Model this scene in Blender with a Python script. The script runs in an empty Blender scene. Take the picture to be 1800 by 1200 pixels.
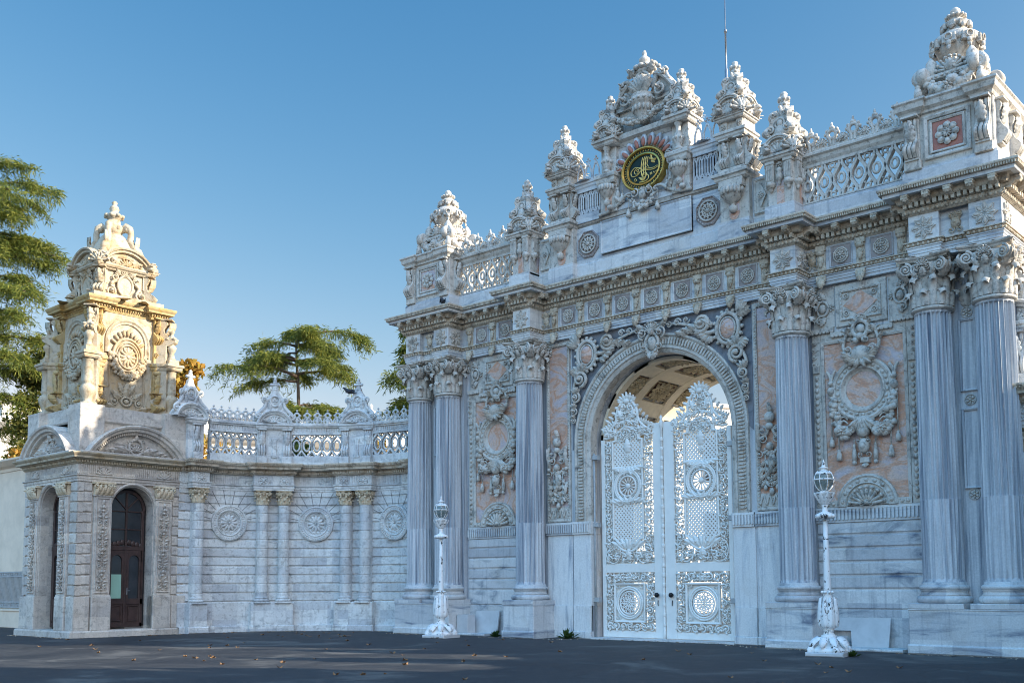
import bpy, math, random
import numpy as np
from mathutils import Matrix, Vector
R = math.radians
PI = math.pi
scene = bpy.context.scene
COL = scene.collection

# ------------------------------------------------------------ camera
cam_d = bpy.data.cameras.new('camera')
cam = bpy.data.objects.new('camera', cam_d)
COL.objects.link(cam)
cam_d.sensor_fit = 'HORIZONTAL'
cam_d.sensor_width = 36.0
cam_d.lens = 1823.56 * 36 / 1800
cam_d.shift_x = 0.0
cam_d.shift_y = 261.98 / 1800
cam_d.clip_start = 0.1
cam_d.clip_end = 3000
YAW, PIT, ROL = 0.7249, 0.0907, -0.0049
_F = Vector((-math.sin(YAW) * math.cos(PIT), math.cos(YAW) * math.cos(PIT), math.sin(PIT)))
_R = Vector((math.cos(YAW), math.sin(YAW), 0))
_U = _R.cross(_F)
_R2 = _R * math.cos(ROL) + _U * math.sin(ROL)
_U2 = -_R * math.sin(ROL) + _U * math.cos(ROL)
m = Matrix.Identity(4)
for i in range(3):
    m[i][0], m[i][1], m[i][2] = _R2[i], _U2[i], -_F[i]
m.translation = (16.4598, -24.4446, 1.6)
cam.matrix_world = m
scene.camera = cam

# ------------------------------------------------------------ sky, sun, exposure
SUN_EL, SUN_AZ = R(23.5), R(25)          # azimuth counted from +X towards +Y
world = bpy.data.worlds.new('World')
scene.world = world
world.use_nodes = True
wt = world.node_tree
wt.nodes.clear()
sky = wt.nodes.new('ShaderNodeTexSky')
sky.sky_type = 'NISHITA'
sky.sun_disc = False
sky.sun_elevation = SUN_EL
sky.sun_rotation = R(90) - SUN_AZ
sky.air_density = 1.0
sky.dust_density = 2.2
sky.ozone_density = 1.6
wbg = wt.nodes.new('ShaderNodeBackground')
wbg.inputs['Strength'].default_value = 0.11
wout = wt.nodes.new('ShaderNodeOutputWorld')
def wmul(sock, col):
    n = wt.nodes.new('ShaderNodeMix'); n.data_type = 'RGBA'; n.blend_type = 'MULTIPLY'; n.clamp_result = False
    n.inputs[0].default_value = 1.0; n.inputs[7].default_value = (*col, 1); wt.links.new(sock, n.inputs[6]); return n.outputs[2]
gm = wt.nodes.new('ShaderNodeGamma'); gm.inputs[1].default_value = 1.22
wt.links.new(wmul(sky.outputs[0], (.174, .221, .224)), gm.inputs[0])
sep = wt.nodes.new('ShaderNodeSeparateColor'); cmb = wt.nodes.new('ShaderNodeCombineColor')
wt.links.new(wmul(gm.outputs[0], (5.0, 5.0, 5.0)), sep.inputs[0])
def wmath(op, a, v):
    n = wt.nodes.new('ShaderNodeMath'); n.operation = op; wt.links.new(a, n.inputs[0]); n.inputs[1].default_value = v; return n.outputs[0]
for ci, (d0, ex, d1, top) in enumerate(((.136, 1.8, .097, .75), (.32, 1.0, .298, .85), (.60, .66, .575, 1.0))):
    o_ = wmath('POWER', wmath('MULTIPLY', sep.outputs[ci], .239 / d0), ex)
    wt.links.new(wmath('MULTIPLY', wmath('MINIMUM', wmath('MULTIPLY', o_, d1), top), 1 / .239), cmb.inputs[ci])
# fill light added to the unseen sky behind the camera, brightens the shaded facade
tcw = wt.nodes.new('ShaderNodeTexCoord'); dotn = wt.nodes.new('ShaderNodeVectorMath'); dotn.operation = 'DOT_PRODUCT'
fill_dir = Vector((.25, -.56, .79)).normalized(); dotn.inputs[1].default_value = fill_dir
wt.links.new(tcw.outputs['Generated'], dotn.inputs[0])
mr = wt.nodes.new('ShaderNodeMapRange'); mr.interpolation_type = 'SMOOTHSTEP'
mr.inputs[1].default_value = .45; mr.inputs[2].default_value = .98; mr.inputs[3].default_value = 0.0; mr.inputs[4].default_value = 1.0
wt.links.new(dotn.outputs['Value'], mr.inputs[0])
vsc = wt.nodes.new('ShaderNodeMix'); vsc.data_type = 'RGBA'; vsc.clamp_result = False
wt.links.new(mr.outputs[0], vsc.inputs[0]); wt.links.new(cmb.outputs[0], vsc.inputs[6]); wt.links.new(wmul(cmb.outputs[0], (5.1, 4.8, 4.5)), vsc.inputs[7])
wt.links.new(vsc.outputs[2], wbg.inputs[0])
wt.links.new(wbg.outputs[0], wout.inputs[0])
sun_d = bpy.data.lights.new('sun', 'SUN')
sun_d.energy = 4.4
sun_d.angle = R(0.5)
sun_d.color = (1.0, 0.90, 0.74)
sun = bpy.data.objects.new('sun', sun_d)
COL.objects.link(sun)
sd = Vector((math.cos(SUN_EL) * math.cos(SUN_AZ), math.cos(SUN_EL) * math.sin(SUN_AZ), math.sin(SUN_EL)))
sun.rotation_euler = sd.to_track_quat('Z', 'Y').to_euler()
sun.location = sd * 60
vs = scene.view_settings
vs.view_transform = 'Standard'
vs.look = 'None'
vs.exposure = 1.12
vs.gamma = 1.0
vs.use_curve_mapping = False
scene.render.engine = 'CYCLES'
scene.cycles.filter_width = 1.0

rng = np.random.default_rng(7)
rnd = random.Random(11)

# ------------------------------------------------------------ materials
def newmat(name):
    mt = bpy.data.materials.new(name)
    mt.use_nodes = True
    nt = mt.node_tree
    nt.nodes.clear()
    out = nt.nodes.new('ShaderNodeOutputMaterial')
    bs = nt.nodes.new('ShaderNodeBsdfPrincipled')
    nt.links.new(bs.outputs[0], out.inputs[0])
    return mt, nt, bs

def N(nt, typ, **kw):
    n = nt.nodes.new('ShaderNode' + typ)
    for k, v in kw.items():
        if k in ('ins',):
            for a, b in v.items():
                n.inputs[a].default_value = b
        else:
            setattr(n, k, v)
    return n

def ramp(nt, stops, fac):
    r = nt.nodes.new('ShaderNodeValToRGB')
    e = r.color_ramp.elements
    while len(e) > 1:
        e.remove(e[-1])
    for i, (p, c) in enumerate(stops):
        el = e[0] if i == 0 else e.new(p)
        el.position = p
        el.color = (*c, 1) if len(c) == 3 else c
    nt.links.new(fac, r.inputs[0])
    return r.outputs[0]

def mixc(nt, fac, a, b, mode='MIX'):
    n = nt.nodes.new('ShaderNodeMix')
    n.data_type = 'RGBA'
    n.blend_type = mode
    n.clamp_result = False
    if isinstance(fac, (int, float)):
        n.inputs[0].default_value = fac
    else:
        nt.links.new(fac, n.inputs[0])
    for s, v in ((6, a), (7, b)):
        if isinstance(v, (tuple, list)):
            n.inputs[s].default_value = (*v[:3], 1)
        else:
            nt.links.new(v, n.inputs[s])
    return n.outputs[2]

def coords(nt, scale=(1, 1, 1), rot=(0, 0, 0), vary=True):
    g = nt.nodes.new('ShaderNodeNewGeometry')
    mp = nt.nodes.new('ShaderNodeMapping')
    mp.inputs['Scale'].default_value = scale
    mp.inputs['Rotation'].default_value = rot
    nt.links.new(g.outputs['Position'], mp.inputs[0])
    if not vary:
        return mp.outputs[0]
    oi = nt.nodes.new('ShaderNodeObjectInfo')
    cx = nt.nodes.new('ShaderNodeCombineXYZ')
    mu = N(nt, 'Math', operation='MULTIPLY')
    mu.inputs[1].default_value = 37.0
    nt.links.new(oi.outputs['Random'], mu.inputs[0])
    for k in range(3):
        nt.links.new(mu.outputs[0], cx.inputs[k])
    ad = N(nt, 'VectorMath', operation='ADD')
    nt.links.new(mp.outputs[0], ad.inputs[0])
    nt.links.new(cx.outputs[0], ad.inputs[1])
    return ad.outputs[0]

def noise(nt, vec, scale, detail=6, rough=.6, dist=0.0):
    n = N(nt, 'TexNoise', ins={'Scale': scale, 'Detail': detail, 'Roughness': rough, 'Distortion': dist})
    nt.links.new(vec, n.inputs['Vector'])
    return n.outputs['Fac']

def bump(nt, bs, h, strength=.3, dist=.02):
    b = N(nt, 'Bump', ins={'Strength': strength, 'Distance': dist})
    nt.links.new(h, b.inputs['Height'])
    nt.links.new(b.outputs[0], bs.inputs['Normal'])

def marble(name, light, mid, dark, sc=(1, 1, 1), rot=(0, 0, 0), vein=1.0, rough=.55, stain=(.34, .27, .19), stain_amt=.35, rust=0.0, bstr=.25, soot=0.0, st=(.29, .40, .49, .66, .76), blk=None):
    mt, nt, bs = newmat(name)
    v = coords(nt, sc, rot)
    n1 = noise(nt, v, 1.1 * vein, 9, .62, 1.2)
    c = ramp(nt, [(st[0], dark), (st[1], mid), (st[2], light), (st[3], light), (st[4], mid)], n1)
    v2 = coords(nt, (1, 1, 1))
    n2 = noise(nt, v2, .9, 8, .65, .6)
    f2 = ramp(nt, [(.50, (0, 0, 0)), (.72, (1, 1, 1))], n2)
    mu = N(nt, 'Math', operation='MULTIPLY')
    nt.links.new(f2, mu.inputs[0])
    mu.inputs[1].default_value = stain_amt
    c = mixc(nt, mu.outputs[0], c, stain)
    # thin drip streaks of grime
    v3 = coords(nt, (5, 5, .35))
    n3 = noise(nt, v3, 1.6, 5, .6, .2)
    f3 = ramp(nt, [(.55, (0, 0, 0)), (.75, (1, 1, 1))], n3)
    m3 = N(nt, 'Math', operation='MULTIPLY')
    nt.links.new(f3, m3.inputs[0])
    m3.inputs[1].default_value = .42
    c = mixc(nt, m3.outputs[0], c, (dark[0] * .6, dark[1] * .6, dark[2] * .62))
    if rust:
        n5 = noise(nt, coords(nt, (1.2, 1.2, .5)), .8, 6, .7, 1.0)
        f5 = ramp(nt, [(.62, (0, 0, 0)), (.74, (1, 1, 1))], n5)
        m5 = N(nt, 'Math', operation='MULTIPLY')
        nt.links.new(f5, m5.inputs[0])
        m5.inputs[1].default_value = rust
        c = mixc(nt, m5.outputs[0], c, (.50, .31, .10))
    if blk:
        gb = nt.nodes.new('ShaderNodeNewGeometry'); sn = N(nt, 'VectorMath', operation='SNAP'); wn = nt.nodes.new('ShaderNodeTexWhiteNoise')
        of = N(nt, 'VectorMath', operation='SUBTRACT'); of.inputs[1].default_value = (.13, .21, blk[2]); sn.inputs[1].default_value = (blk[0], blk[0], blk[1])
        nt.links.new(gb.outputs['Position'], of.inputs[0]); nt.links.new(of.outputs[0], sn.inputs[0]); nt.links.new(sn.outputs[0], wn.inputs['Vector'])
        bc = ramp(nt, [(0, (.80, .80, .82)), (.5, (.97, .96, .95)), (1, (1.12, 1.10, 1.07))], wn.outputs['Value'])
        c = mixc(nt, 1.0, c, bc, 'MULTIPLY')
    if soot:
        n6 = noise(nt, v2, 7, 8, .74, .5)
        f6 = ramp(nt, [(.53, (0, 0, 0)), (.63, (1, 1, 1))], n6)
        m6 = N(nt, 'Math', operation='MULTIPLY')
        nt.links.new(f6, m6.inputs[0])
        m6.inputs[1].default_value = soot
        c = mixc(nt, m6.outputs[0], c, (.13, .115, .10))
    n4 = noise(nt, v2, 26, 4, .7)
    g4 = ramp(nt, [(.3, (.80, .80, .80)), (.7, (1.14, 1.14, 1.14))], n4)
    c = mixc(nt, .7, c, g4, 'MULTIPLY')
    nt.links.new(c, bs.inputs['Base Color'])
    bs.inputs['Roughness'].default_value = rough
    bump(nt, bs, n4, bstr, .012)
    return mt

M = {}
M['marble_v'] = marble('streaked_marble', (.60, .61, .62), (.41, .435, .47), (.16, .19, .24), (4.2, 4.2, .11), vein=1.2, stain=(.30, .29, .28), stain_amt=.15, st=(.34, .46, .55, .66, .76))
M['marble_h'] = marble('banded_marble', (.64, .65, .65), (.47, .50, .53), (.18, .21, .27), (.5, .5, 3.0), (0, R(10), 0), vein=1.0, stain_amt=.3, blk=(1.03, .62, .33))
M['marble_d'] = marble('clouded_marble', (.62, .62, .62), (.45, .47, .49), (.11, .14, .20), (.9, .9, 2.2), (0, R(28), 0), vein=.9, stain_amt=.3, blk=(1.35, .34, .10))
M['carved'] = marble('carved_marble', (.60, .56, .50), (.47, .44, .39), (.20, .185, .175), vein=2.0, stain=(.34, .25, .16), stain_amt=.5, rough=.7, bstr=.6, soot=.66)
M['cornice'] = marble('weathered_marble', (.60, .52, .41), (.47, .39, .29), (.20, .16, .12), (1, 1, 1.5), vein=2.4, stain=(.30, .18, .08), stain_amt=.8, rough=.8, bstr=.7, soot=.75)
M['mauve'] = marble('mauve_ground_stone', (.34, .29, .27), (.26, .22, .21), (.15, .13, .125), vein=2.0, stain=(.30, .22, .18), stain_amt=.4, rough=.75)
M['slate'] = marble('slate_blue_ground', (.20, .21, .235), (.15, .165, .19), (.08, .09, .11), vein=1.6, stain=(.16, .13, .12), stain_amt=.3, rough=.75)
M['marble_r'] = marble('rust_streaked_marble', (.74, .73, .71), (.58, .59, .60), (.26, .29, .35), (2.2, 2.2, .25), vein=1.1, stain_amt=.25, rust=.55)
M['tower_carved'] = marble('weathered_limestone', (.50, .43, .32), (.43, .34, .22), (.24, .18, .11), vein=2.0, stain=(.50, .28, .07), stain_amt=.7, rough=.75, bstr=.5, soot=.5)
M['ochre'] = marble('ochre_stained_stone', (.50, .37, .18), (.44, .28, .09), (.24, .15, .06), vein=2.6, stain=(.50, .27, .05), stain_amt=.85, rough=.75, bstr=.5, soot=.5)
M['limestone'] = marble('dressed_limestone', (.68, .70, .70), (.58, .60, .60), (.35, .37, .38), (1, 1, 1.6), vein=2.2, stain=(.50, .46, .41), stain_amt=.5, rough=.85, bstr=.9, soot=.4, blk=(.85, .314, 1.06))
M['limestone_warm'] = marble('creamy_limestone', (.62, .57, .51), (.54, .49, .43), (.33, .30, .27), (1, 1, 1.6), vein=2.2, stain=(.48, .38, .28), stain_amt=.5, rough=.85, bstr=.9, soot=.4, blk=(.8, .3345, 1.32))
M['capital_gold'] = marble('lichen_stone', (.72, .61, .45), (.58, .47, .32), (.30, .24, .16), vein=3.0, stain=(.40, .27, .11), stain_amt=.6, rough=.85, bstr=.6, soot=.4)

def breccia(name, cols, sc=1.0):
    mt, nt, bs = newmat(name)
    v = coords(nt, (1, 1, 1.4), (0, R(35), 0))
    n1 = noise(nt, v, .75 * sc, 7, .6, 1.6)
    c = ramp(nt, cols, n1)
    n2 = noise(nt, v, 3.2 * sc, 8, .65, 2.5)
    f2 = ramp(nt, [(.485, (0, 0, 0)), (.50, (1, 1, 1)), (.515, (0, 0, 0))], n2)
    c = mixc(nt, f2, c, (.26, .22, .21))
    n3 = noise(nt, v, 24 * sc, 4, .7)
    g = ramp(nt, [(.3, (.72, .72, .72)), (.7, (1.2, 1.2, 1.2))], n3)
    c = mixc(nt, .8, c, g, 'MULTIPLY')
    nt.links.new(c, bs.inputs['Base Color'])
    bs.inputs['Roughness'].default_value = .5
    bump(nt, bs, n3, .15, .01)
    return mt
M['pink'] = breccia('pink_breccia', [(.26, (.46, .42, .45)), (.37, (.56, .44, .42)), (.45, (.66, .47, .38)), (.50, (.60, .30, .18)), (.55, (.64, .45, .36)), (.62, (.54, .47, .50)), (.70, (.62, .53, .50)), (.76, (.62, .38, .18))])
M['red'] = breccia('red_stone', [(.3, (.34, .10, .07)), (.6, (.46, .17, .11)), (.8, (.36, .14, .10))], 2)

def simple(name, col, rough=.5, metal=0.0, var=.15, sc=6, bstr=.1, spec=.5, col2=None):
    mt, nt, bs = newmat(name)
    v = coords(nt)
    n1 = noise(nt, v, sc, 6, .65, .3)
    d = col2 or tuple(x * (1 - var * 2) for x in col)
    c = ramp(nt, [(.32, d), (.62, col)], n1)
    nt.links.new(c, bs.inputs['Base Color'])
    bs.inputs['Roughness'].default_value = rough
    bs.inputs['Metallic'].default_value = metal
    bs.inputs['Specular IOR Level'].default_value = spec
    if bstr:
        bump(nt, bs, noise(nt, v, sc * 5, 4, .6), bstr, .008)
    return mt
M['white'] = simple('white_gate_paint', (.86, .84, .79), .38, var=.05, sc=2.5, bstr=.08)
M['gold'] = simple('gilding', (.66, .44, .13), .42, 1.0, var=.2, sc=9)
M['gold_paint'] = simple('gold_leaf_script', (.84, .60, .20), .4, .6, var=.1)
M['green'] = simple('dark_green_enamel', (.004, .028, .026), .45, var=.2, spec=.25)
M['door'] = simple('brown_door_paint', (.065, .036, .031), .42, var=.25, sc=5)
M['dark_hole'] = simple('dark_interior', (.02, .02, .022), .9, var=.1)
M['iron'] = simple('black_iron', (.025, .025, .027), .45, .6)
M['bird'] = simple('dark_feathers', (.03, .032, .04), .6)
M['plaster'] = simple('beige_plaster', (.86, .70, .54), .85, var=.08, sc=1.2)
M['palace'] = simple('pale_palace_render', (.74, .68, .60), .8, var=.07, sc=1.0)
M['vault'] = simple('vault_plaster', (.90, .80, .62), .75, var=.1, sc=2)
M['coffer'] = simple('coffer_maroon', (.17, .085, .06), .7, var=.2, sc=6)
M['coffer_gilt'] = simple('aged_gilt_plaster', (.66, .55, .36), .6, var=.25, sc=9)
M['mortar'] = simple('mortar_joint', (.19, .19, .19), .9)
M['rail'] = simple('grey_rail_paint', (.45, .46, .46), .5)
M['steel'] = simple('grey_steel_mast', (.30, .32, .35), .4, .7)
M['bark'] = simple('bark', (.16, .11, .075), .9, var=.35, sc=5, bstr=.5)
M['teal'] = simple('pale_green_board', (.30, .52, .42), .5, var=.04, sc=1.5)
M['slab'] = simple('spare_marble_slab', (.60, .60, .60), .55, var=.08, sc=3)
M['roof'] = simple('roof_lead', (.36, .33, .30), .7)
M['dry_leaf'] = simple('dry_leaf', (.30, .16, .07), .8, var=.3, sc=3)

def lamp_paint():
    mt, nt, bs = newmat('flaking_white_paint')
    v = coords(nt)
    c = ramp(nt, [(.3, (.80, .80, .79)), (.7, (.90, .90, .89))], noise(nt, v, 6, 5, .6))
    f = ramp(nt, [(.60, (0, 0, 0)), (.64, (1, 1, 1))], noise(nt, v, 9, 5, .6, .6))
    c = mixc(nt, f, c, (.035, .03, .03))
    nt.links.new(c, bs.inputs['Base Color'])
    bs.inputs['Roughness'].default_value = .5
    return mt
M['lamp'] = lamp_paint()

def glass(name, col, rough=.08, alpha=1.0, spec=.7):
    mt, nt, bs = newmat(name)
    v = coords(nt)
    c = ramp(nt, [(.35, tuple(x * .6 for x in col)), (.65, col)], noise(nt, v, 2, 3, .5))
    nt.links.new(c, bs.inputs['Base Color'])
    bs.inputs['Roughness'].default_value = rough
    bs.inputs['Specular IOR Level'].default_value = spec
    bs.inputs['Alpha'].default_value = alpha
    return mt
M['glass'] = glass('dark_window_glass', (.035, .035, .037))
M['lamp_glass'] = glass('green_lamp_glass', (.22, .29, .28), .06, .6)

def asphalt():
    mt, nt, bs = newmat('asphalt')
    v = coords(nt, vary=False)
    n1 = noise(nt, v, .35, 7, .65, .8)
    c = ramp(nt, [(.28, (.005, .007, .011)), (.42, (.014, .016, .021)), (.54, (.030, .031, .034)), (.64, (.095, .092, .086))], n1)
    n2 = noise(nt, v, 60, 3, .7)
    g = ramp(nt, [(.3, (.6, .6, .6)), (.7, (1.35, 1.35, 1.35))], n2)
    c = mixc(nt, .8, c, g, 'MULTIPLY')
    n3 = noise(nt, coords(nt, (.5, 1.8, 1), (0, 0, R(30)), False), .5, 6, .6, 1.5)
    f3 = ramp(nt, [(.56, (0, 0, 0)), (.66, (1, 1, 1))], n3)
    m3 = N(nt, 'Math', operation='MULTIPLY')
    nt.links.new(f3, m3.inputs[0])
    m3.inputs[1].default_value = .5
    c = mixc(nt, m3.outputs[0], c, (.020, .021, .024))
    vo = N(nt, 'TexVoronoi', feature='DISTANCE_TO_EDGE', ins={'Scale': .16})
    vd = N(nt, 'VectorMath', operation='ADD')
    nz = N(nt, 'TexNoise', ins={'Scale': .8, 'Detail': 5.0})
    nt.links.new(v, nz.inputs['Vector']); nt.links.new(v, vd.inputs[0]); nt.links.new(nz.outputs['Color'], vd.inputs[1]); nt.links.new(vd.outputs[0], vo.inputs['Vector'])
    fc = ramp(nt, [(0.0, (.75, .75, .75)), (.004, (.5, .5, .5)), (.007, (0, 0, 0))], vo.outputs['Distance'])
    c = mixc(nt, fc, c, (.012, .012, .013))
    n8 = noise(nt, v, 1.7, 5, .7, .4)
    f8 = ramp(nt, [(.60, (0, 0, 0)), (.66, (.55, .55, .55))], n8)
    c = mixc(nt, f8, c, (.06, .06, .06))
    nt.links.new(c, bs.inputs['Base Color'])
    rr = ramp(nt, [(.3, (.55, .55, .55)), (.7, (.85, .85, .85))], n1)
    nt.links.new(rr, bs.inputs['Roughness'])
    bump(nt, bs, n2, .5, .006)
    return mt
M['asphalt'] = asphalt()

def foliage_mat(name, a, b, c):
    mt, nt, bs = newmat(name)
    g = nt.nodes.new('ShaderNodeNewGeometry')
    col = ramp(nt, [(0, a), (.5, b), (1, c)], g.outputs['Random Per Island'])
    nt.links.new(col, bs.inputs['Base Color'])
    bs.inputs['Roughness'].default_value = .6
    bs.inputs['Specular IOR Level'].default_value = .25
    tr = nt.nodes.new('ShaderNodeBsdfTranslucent')
    nt.links.new(col, tr.inputs[0])
    mx = nt.nodes.new('ShaderNodeMixShader')
    mx.inputs[0].default_value = .45
    out = [n for n in nt.nodes if n.type == 'OUTPUT_MATERIAL'][0]
    nt.links.new(bs.outputs[0], mx.inputs[1])
    nt.links.new(tr.outputs[0], mx.inputs[2])
    nt.links.new(mx.outputs[0], out.inputs[0])
    return mt
M['cedar'] = foliage_mat('cedar_needles', (.07, .11, .022), (.16, .19, .035), (.30, .29, .055))
M['cedar_blue'] = foliage_mat('dark_cedar_needles', (.035, .06, .02), (.09, .11, .025), (.22, .19, .04))  # the dark evergreen's own deeper green
M['autumn'] = foliage_mat('autumn_leaves', (.34, .17, .03), (.50, .29, .05), (.40, .33, .07))
M['leafgreen'] = foliage_mat('weed_leaves', (.03, .06, .015), (.05, .09, .02), (.08, .12, .03))
# ------------------------------------------------------------ geometry kit
def Mt(x=0, y=0, z=0):
    a = np.eye(4); a[:3, 3] = (x, y, z); return a
def Rx(t):
    a = np.eye(4); c, s = math.cos(t), math.sin(t); a[1, 1], a[1, 2], a[2, 1], a[2, 2] = c, -s, s, c; return a
def Ry(t):                               # turns +z towards +x: a clock hand in the wall plane
    a = np.eye(4); c, s = math.cos(t), math.sin(t); a[0, 0], a[0, 2], a[2, 0], a[2, 2] = c, s, -s, c; return a
def Rz(t):
    a = np.eye(4); c, s = math.cos(t), math.sin(t); a[0, 0], a[0, 1], a[1, 0], a[1, 1] = c, -s, s, c; return a
def S(x=1, y=None, z=None):
    if y is None: y = z = x
    a = np.eye(4); a[0, 0], a[1, 1], a[2, 2] = x, y, z; return a

class MB:
    """collects shapes that become ONE mesh object"""
    def __init__(self):
        self.V = []; self.F = []; self.n = 0
    def add(self, geo, T=None, mat=0, sm=None):
        v, fs = geo[0], geo[1]
        smooth = geo[2] if sm is None and len(geo) > 2 else bool(sm)
        v = np.asarray(v, float)
        if T is not None:
            flip = np.linalg.det(T[:3, :3]) < 0
            v = v @ T[:3, :3].T + T[:3, 3]
        else:
            flip = False
        for f in fs:
            f = np.atleast_2d(np.asarray(f, int))
            if len(f) == 0: continue
            if flip: f = f[:, ::-1]
            self.F.append((f + self.n, mat, smooth))
        self.V.append(v); self.n += len(v)
        return self
    def merge(self, o, T=None):
        v = np.concatenate(o.V)
        flip = False
        if T is not None:
            flip = np.linalg.det(T[:3, :3]) < 0
            v = v @ T[:3, :3].T + T[:3, 3]
        for f, mt, sm in o.F:
            self.F.append(((f[:, ::-1] if flip else f) + self.n, mt, sm))
        self.V.append(v); self.n += len(v)
        return self
    def mirror(self):
        o = MB(); o.V = list(self.V); o.F = list(self.F); o.n = self.n
        self.merge(o, S(-1, 1, 1)); return self
    def bend(self, rad):
        for i, v in enumerate(self.V):
            a = v[:, 0] / rad; w = v.copy()
            w[:, 0] = (rad + v[:, 1]) * np.sin(a)
            w[:, 1] = (rad + v[:, 1]) * np.cos(a) - rad
            self.V[i] = w
        return self
    def mesh(self, name, mats):
        v = np.concatenate(self.V)
        ls, lt, idx, mi, sm = [], [], [], [], []
        off = 0
        for f, m_, s_ in self.F:
            k, c = f.shape[1], f.shape[0]
            idx.append(f.ravel())
            ls.append(off + np.arange(c) * k); lt.append(np.full(c, k))
            mi.append(np.full(c, m_)); sm.append(np.full(c, s_))
            off += c * k
        idx = np.concatenate(idx); ls = np.concatenate(ls); mi = np.concatenate(mi); sm = np.concatenate(sm)
        me = bpy.data.meshes.new(name)
        me.vertices.add(len(v)); me.vertices.foreach_set('co', v.ravel().astype(np.float32))
        me.loops.add(len(idx)); me.loops.foreach_set('vertex_index', idx.astype(np.int32))
        me.polygons.add(len(ls)); me.polygons.foreach_set('loop_start', ls.astype(np.int32))
        me.polygons.foreach_set('material_index', mi.astype(np.int32))
        me.polygons.foreach_set('use_smooth', sm.astype(bool))
        for mt in (mats if isinstance(mats, (list, tuple)) else [mats]):
            me.materials.append(M[mt])
        me.update(calc_edges=True)
        me.validate()
        return me
    def build(self, name, mats, parent=None, loc=(0, 0, 0), rz=0.0):
        o = bpy.data.objects.new(name, self.mesh(name, mats))
        COL.objects.link(o)
        o.location = loc; o.rotation_euler = (0, 0, rz)
        if parent: adopt(o, parent)
        return o

def thing(name, label, cat, loc=(0, 0, 0), rz=0.0, group=None):
    o = bpy.data.objects.new(name, None); COL.objects.link(o)
    o.empty_display_size = .3
    o.location = loc; o.rotation_euler = (0, 0, rz)
    o['label'] = label; o['category'] = cat
    if group: o['group'] = group
    return o
def tag(o, label, cat, group=None):
    o['label'] = label; o['category'] = cat
    if group: o['group'] = group
    return o
KID = {}
def adopt(o, parent):
    o.parent = parent
    KID.setdefault(parent.name, []).append(o)
def kids(o):
    return KID.get(o.name, [])
def copy(o, parent, loc=None, rz=None, sc=None, name=None):
    c = o.copy(); COL.objects.link(c)
    if parent: adopt(c, parent)
    if loc is not None: c.location = loc
    if rz is not None: c.rotation_euler = (0, 0, rz)
    if sc is not None: c.scale = sc
    for k in kids(o):
        copy(k, c)
    return c

# ---- primitive shapes (verts, [face arrays], smooth)
def box(x0, x1, y0, y1, z0, z1):
    v = [(x, y, z) for z in (z0, z1) for y in (y0, y1) for x in (x0, x1)]
    f = [[0, 2, 3, 1], [4, 5, 7, 6], [0, 1, 5, 4], [2, 6, 7, 3], [0, 4, 6, 2], [1, 3, 7, 5]]
    return np.array(v, float), [np.array(f)], False
def cbox(x0, x1, y0, y1, z0, z1, c=.012):
    """box whose front (-y) edges are chamfered"""
    v = [(x0, y1, z0), (x1, y1, z0), (x1, y1, z1), (x0, y1, z1),
         (x0, y0 + c, z0), (x1, y0 + c, z0), (x1, y0 + c, z1), (x0, y0 + c, z1),
         (x0 + c, y0, z0 + c), (x1 - c, y0, z0 + c), (x1 - c, y0, z1 - c), (x0 + c, y0, z1 - c)]
    f = [[0, 3, 2, 1], [0, 1, 5, 4], [1, 2, 6, 5], [2, 3, 7, 6], [3, 0, 4, 7],
         [4, 5, 9, 8], [5, 6, 10, 9], [6, 7, 11, 10], [7, 4, 8, 11], [8, 9, 10, 11]]
    return np.array(v, float), [np.array(f)], False
_sph = {}
def sph(nu=8, nv=5):
    if (nu, nv) in _sph: return _sph[nu, nv]
    v = [(0, 0, -1)]
    for j in range(1, nv):
        t = -PI / 2 + PI * j / nv
        for i in range(nu):
            a = 2 * PI * i / nu
            v.append((math.cos(a) * math.cos(t), math.sin(a) * math.cos(t), math.sin(t)))
    v.append((0, 0, 1))
    q, t3 = [], []
    for i in range(nu):
        t3.append((0, 1 + (i + 1) % nu, 1 + i))
        b = 1 + (nv - 2) * nu
        t3.append((b + i, b + (i + 1) % nu, len(v) - 1))
        for j in range(nv - 2):
            a0 = 1 + j * nu
            q.append((a0 + i, a0 + (i + 1) % nu, a0 + nu + (i + 1) % nu, a0 + nu + i))
    g = (np.array(v), [np.array(t3), np.array(q)], True)
    _sph[nu, nv] = g
    return g
def ell(mb, x, y, z, rx, ry, rz, ang=0.0, mat=0, n=8, T=None):
    t = Mt(x, y, z) @ Ry(ang) @ S(rx, ry, rz)
    mb.add(sph(n, 5), t if T is None else T @ t, mat)
def lathe(prof, n=24, flute=0, fl_d=0.0, fz=None):
    """prof [(r,z)]; optional scalloped radius (flute lobes)"""
    pr = np.array(prof, float); m_ = len(pr)
    a = np.arange(n) * 2 * PI / n
    v = np.zeros((m_, n, 3))
    for j, (r, z) in enumerate(pr):
        rr = np.full(n, r)
        if flute:
            w = 1.0 if fz is None else fz[j]
            rr = r * (1 + fl_d * w * (np.abs(np.cos(a * flute / 2)) - .6))
        v[j, :, 0] = rr * np.cos(a); v[j, :, 1] = rr * np.sin(a); v[j, :, 2] = z
    i = np.arange(n); k = (i + 1) % n
    f = np.concatenate([np.stack([j * n + i, j * n + k, (j + 1) * n + k, (j + 1) * n + i], 1) for j in range(m_ - 1)])
    fs = [f]
    if pr[0, 0] > 1e-4: fs.append(i[::-1][None])
    if pr[-1, 0] > 1e-4: fs.append(((m_ - 1) * n + i)[None])
    return v.reshape(-1, 3), fs, True
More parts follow.
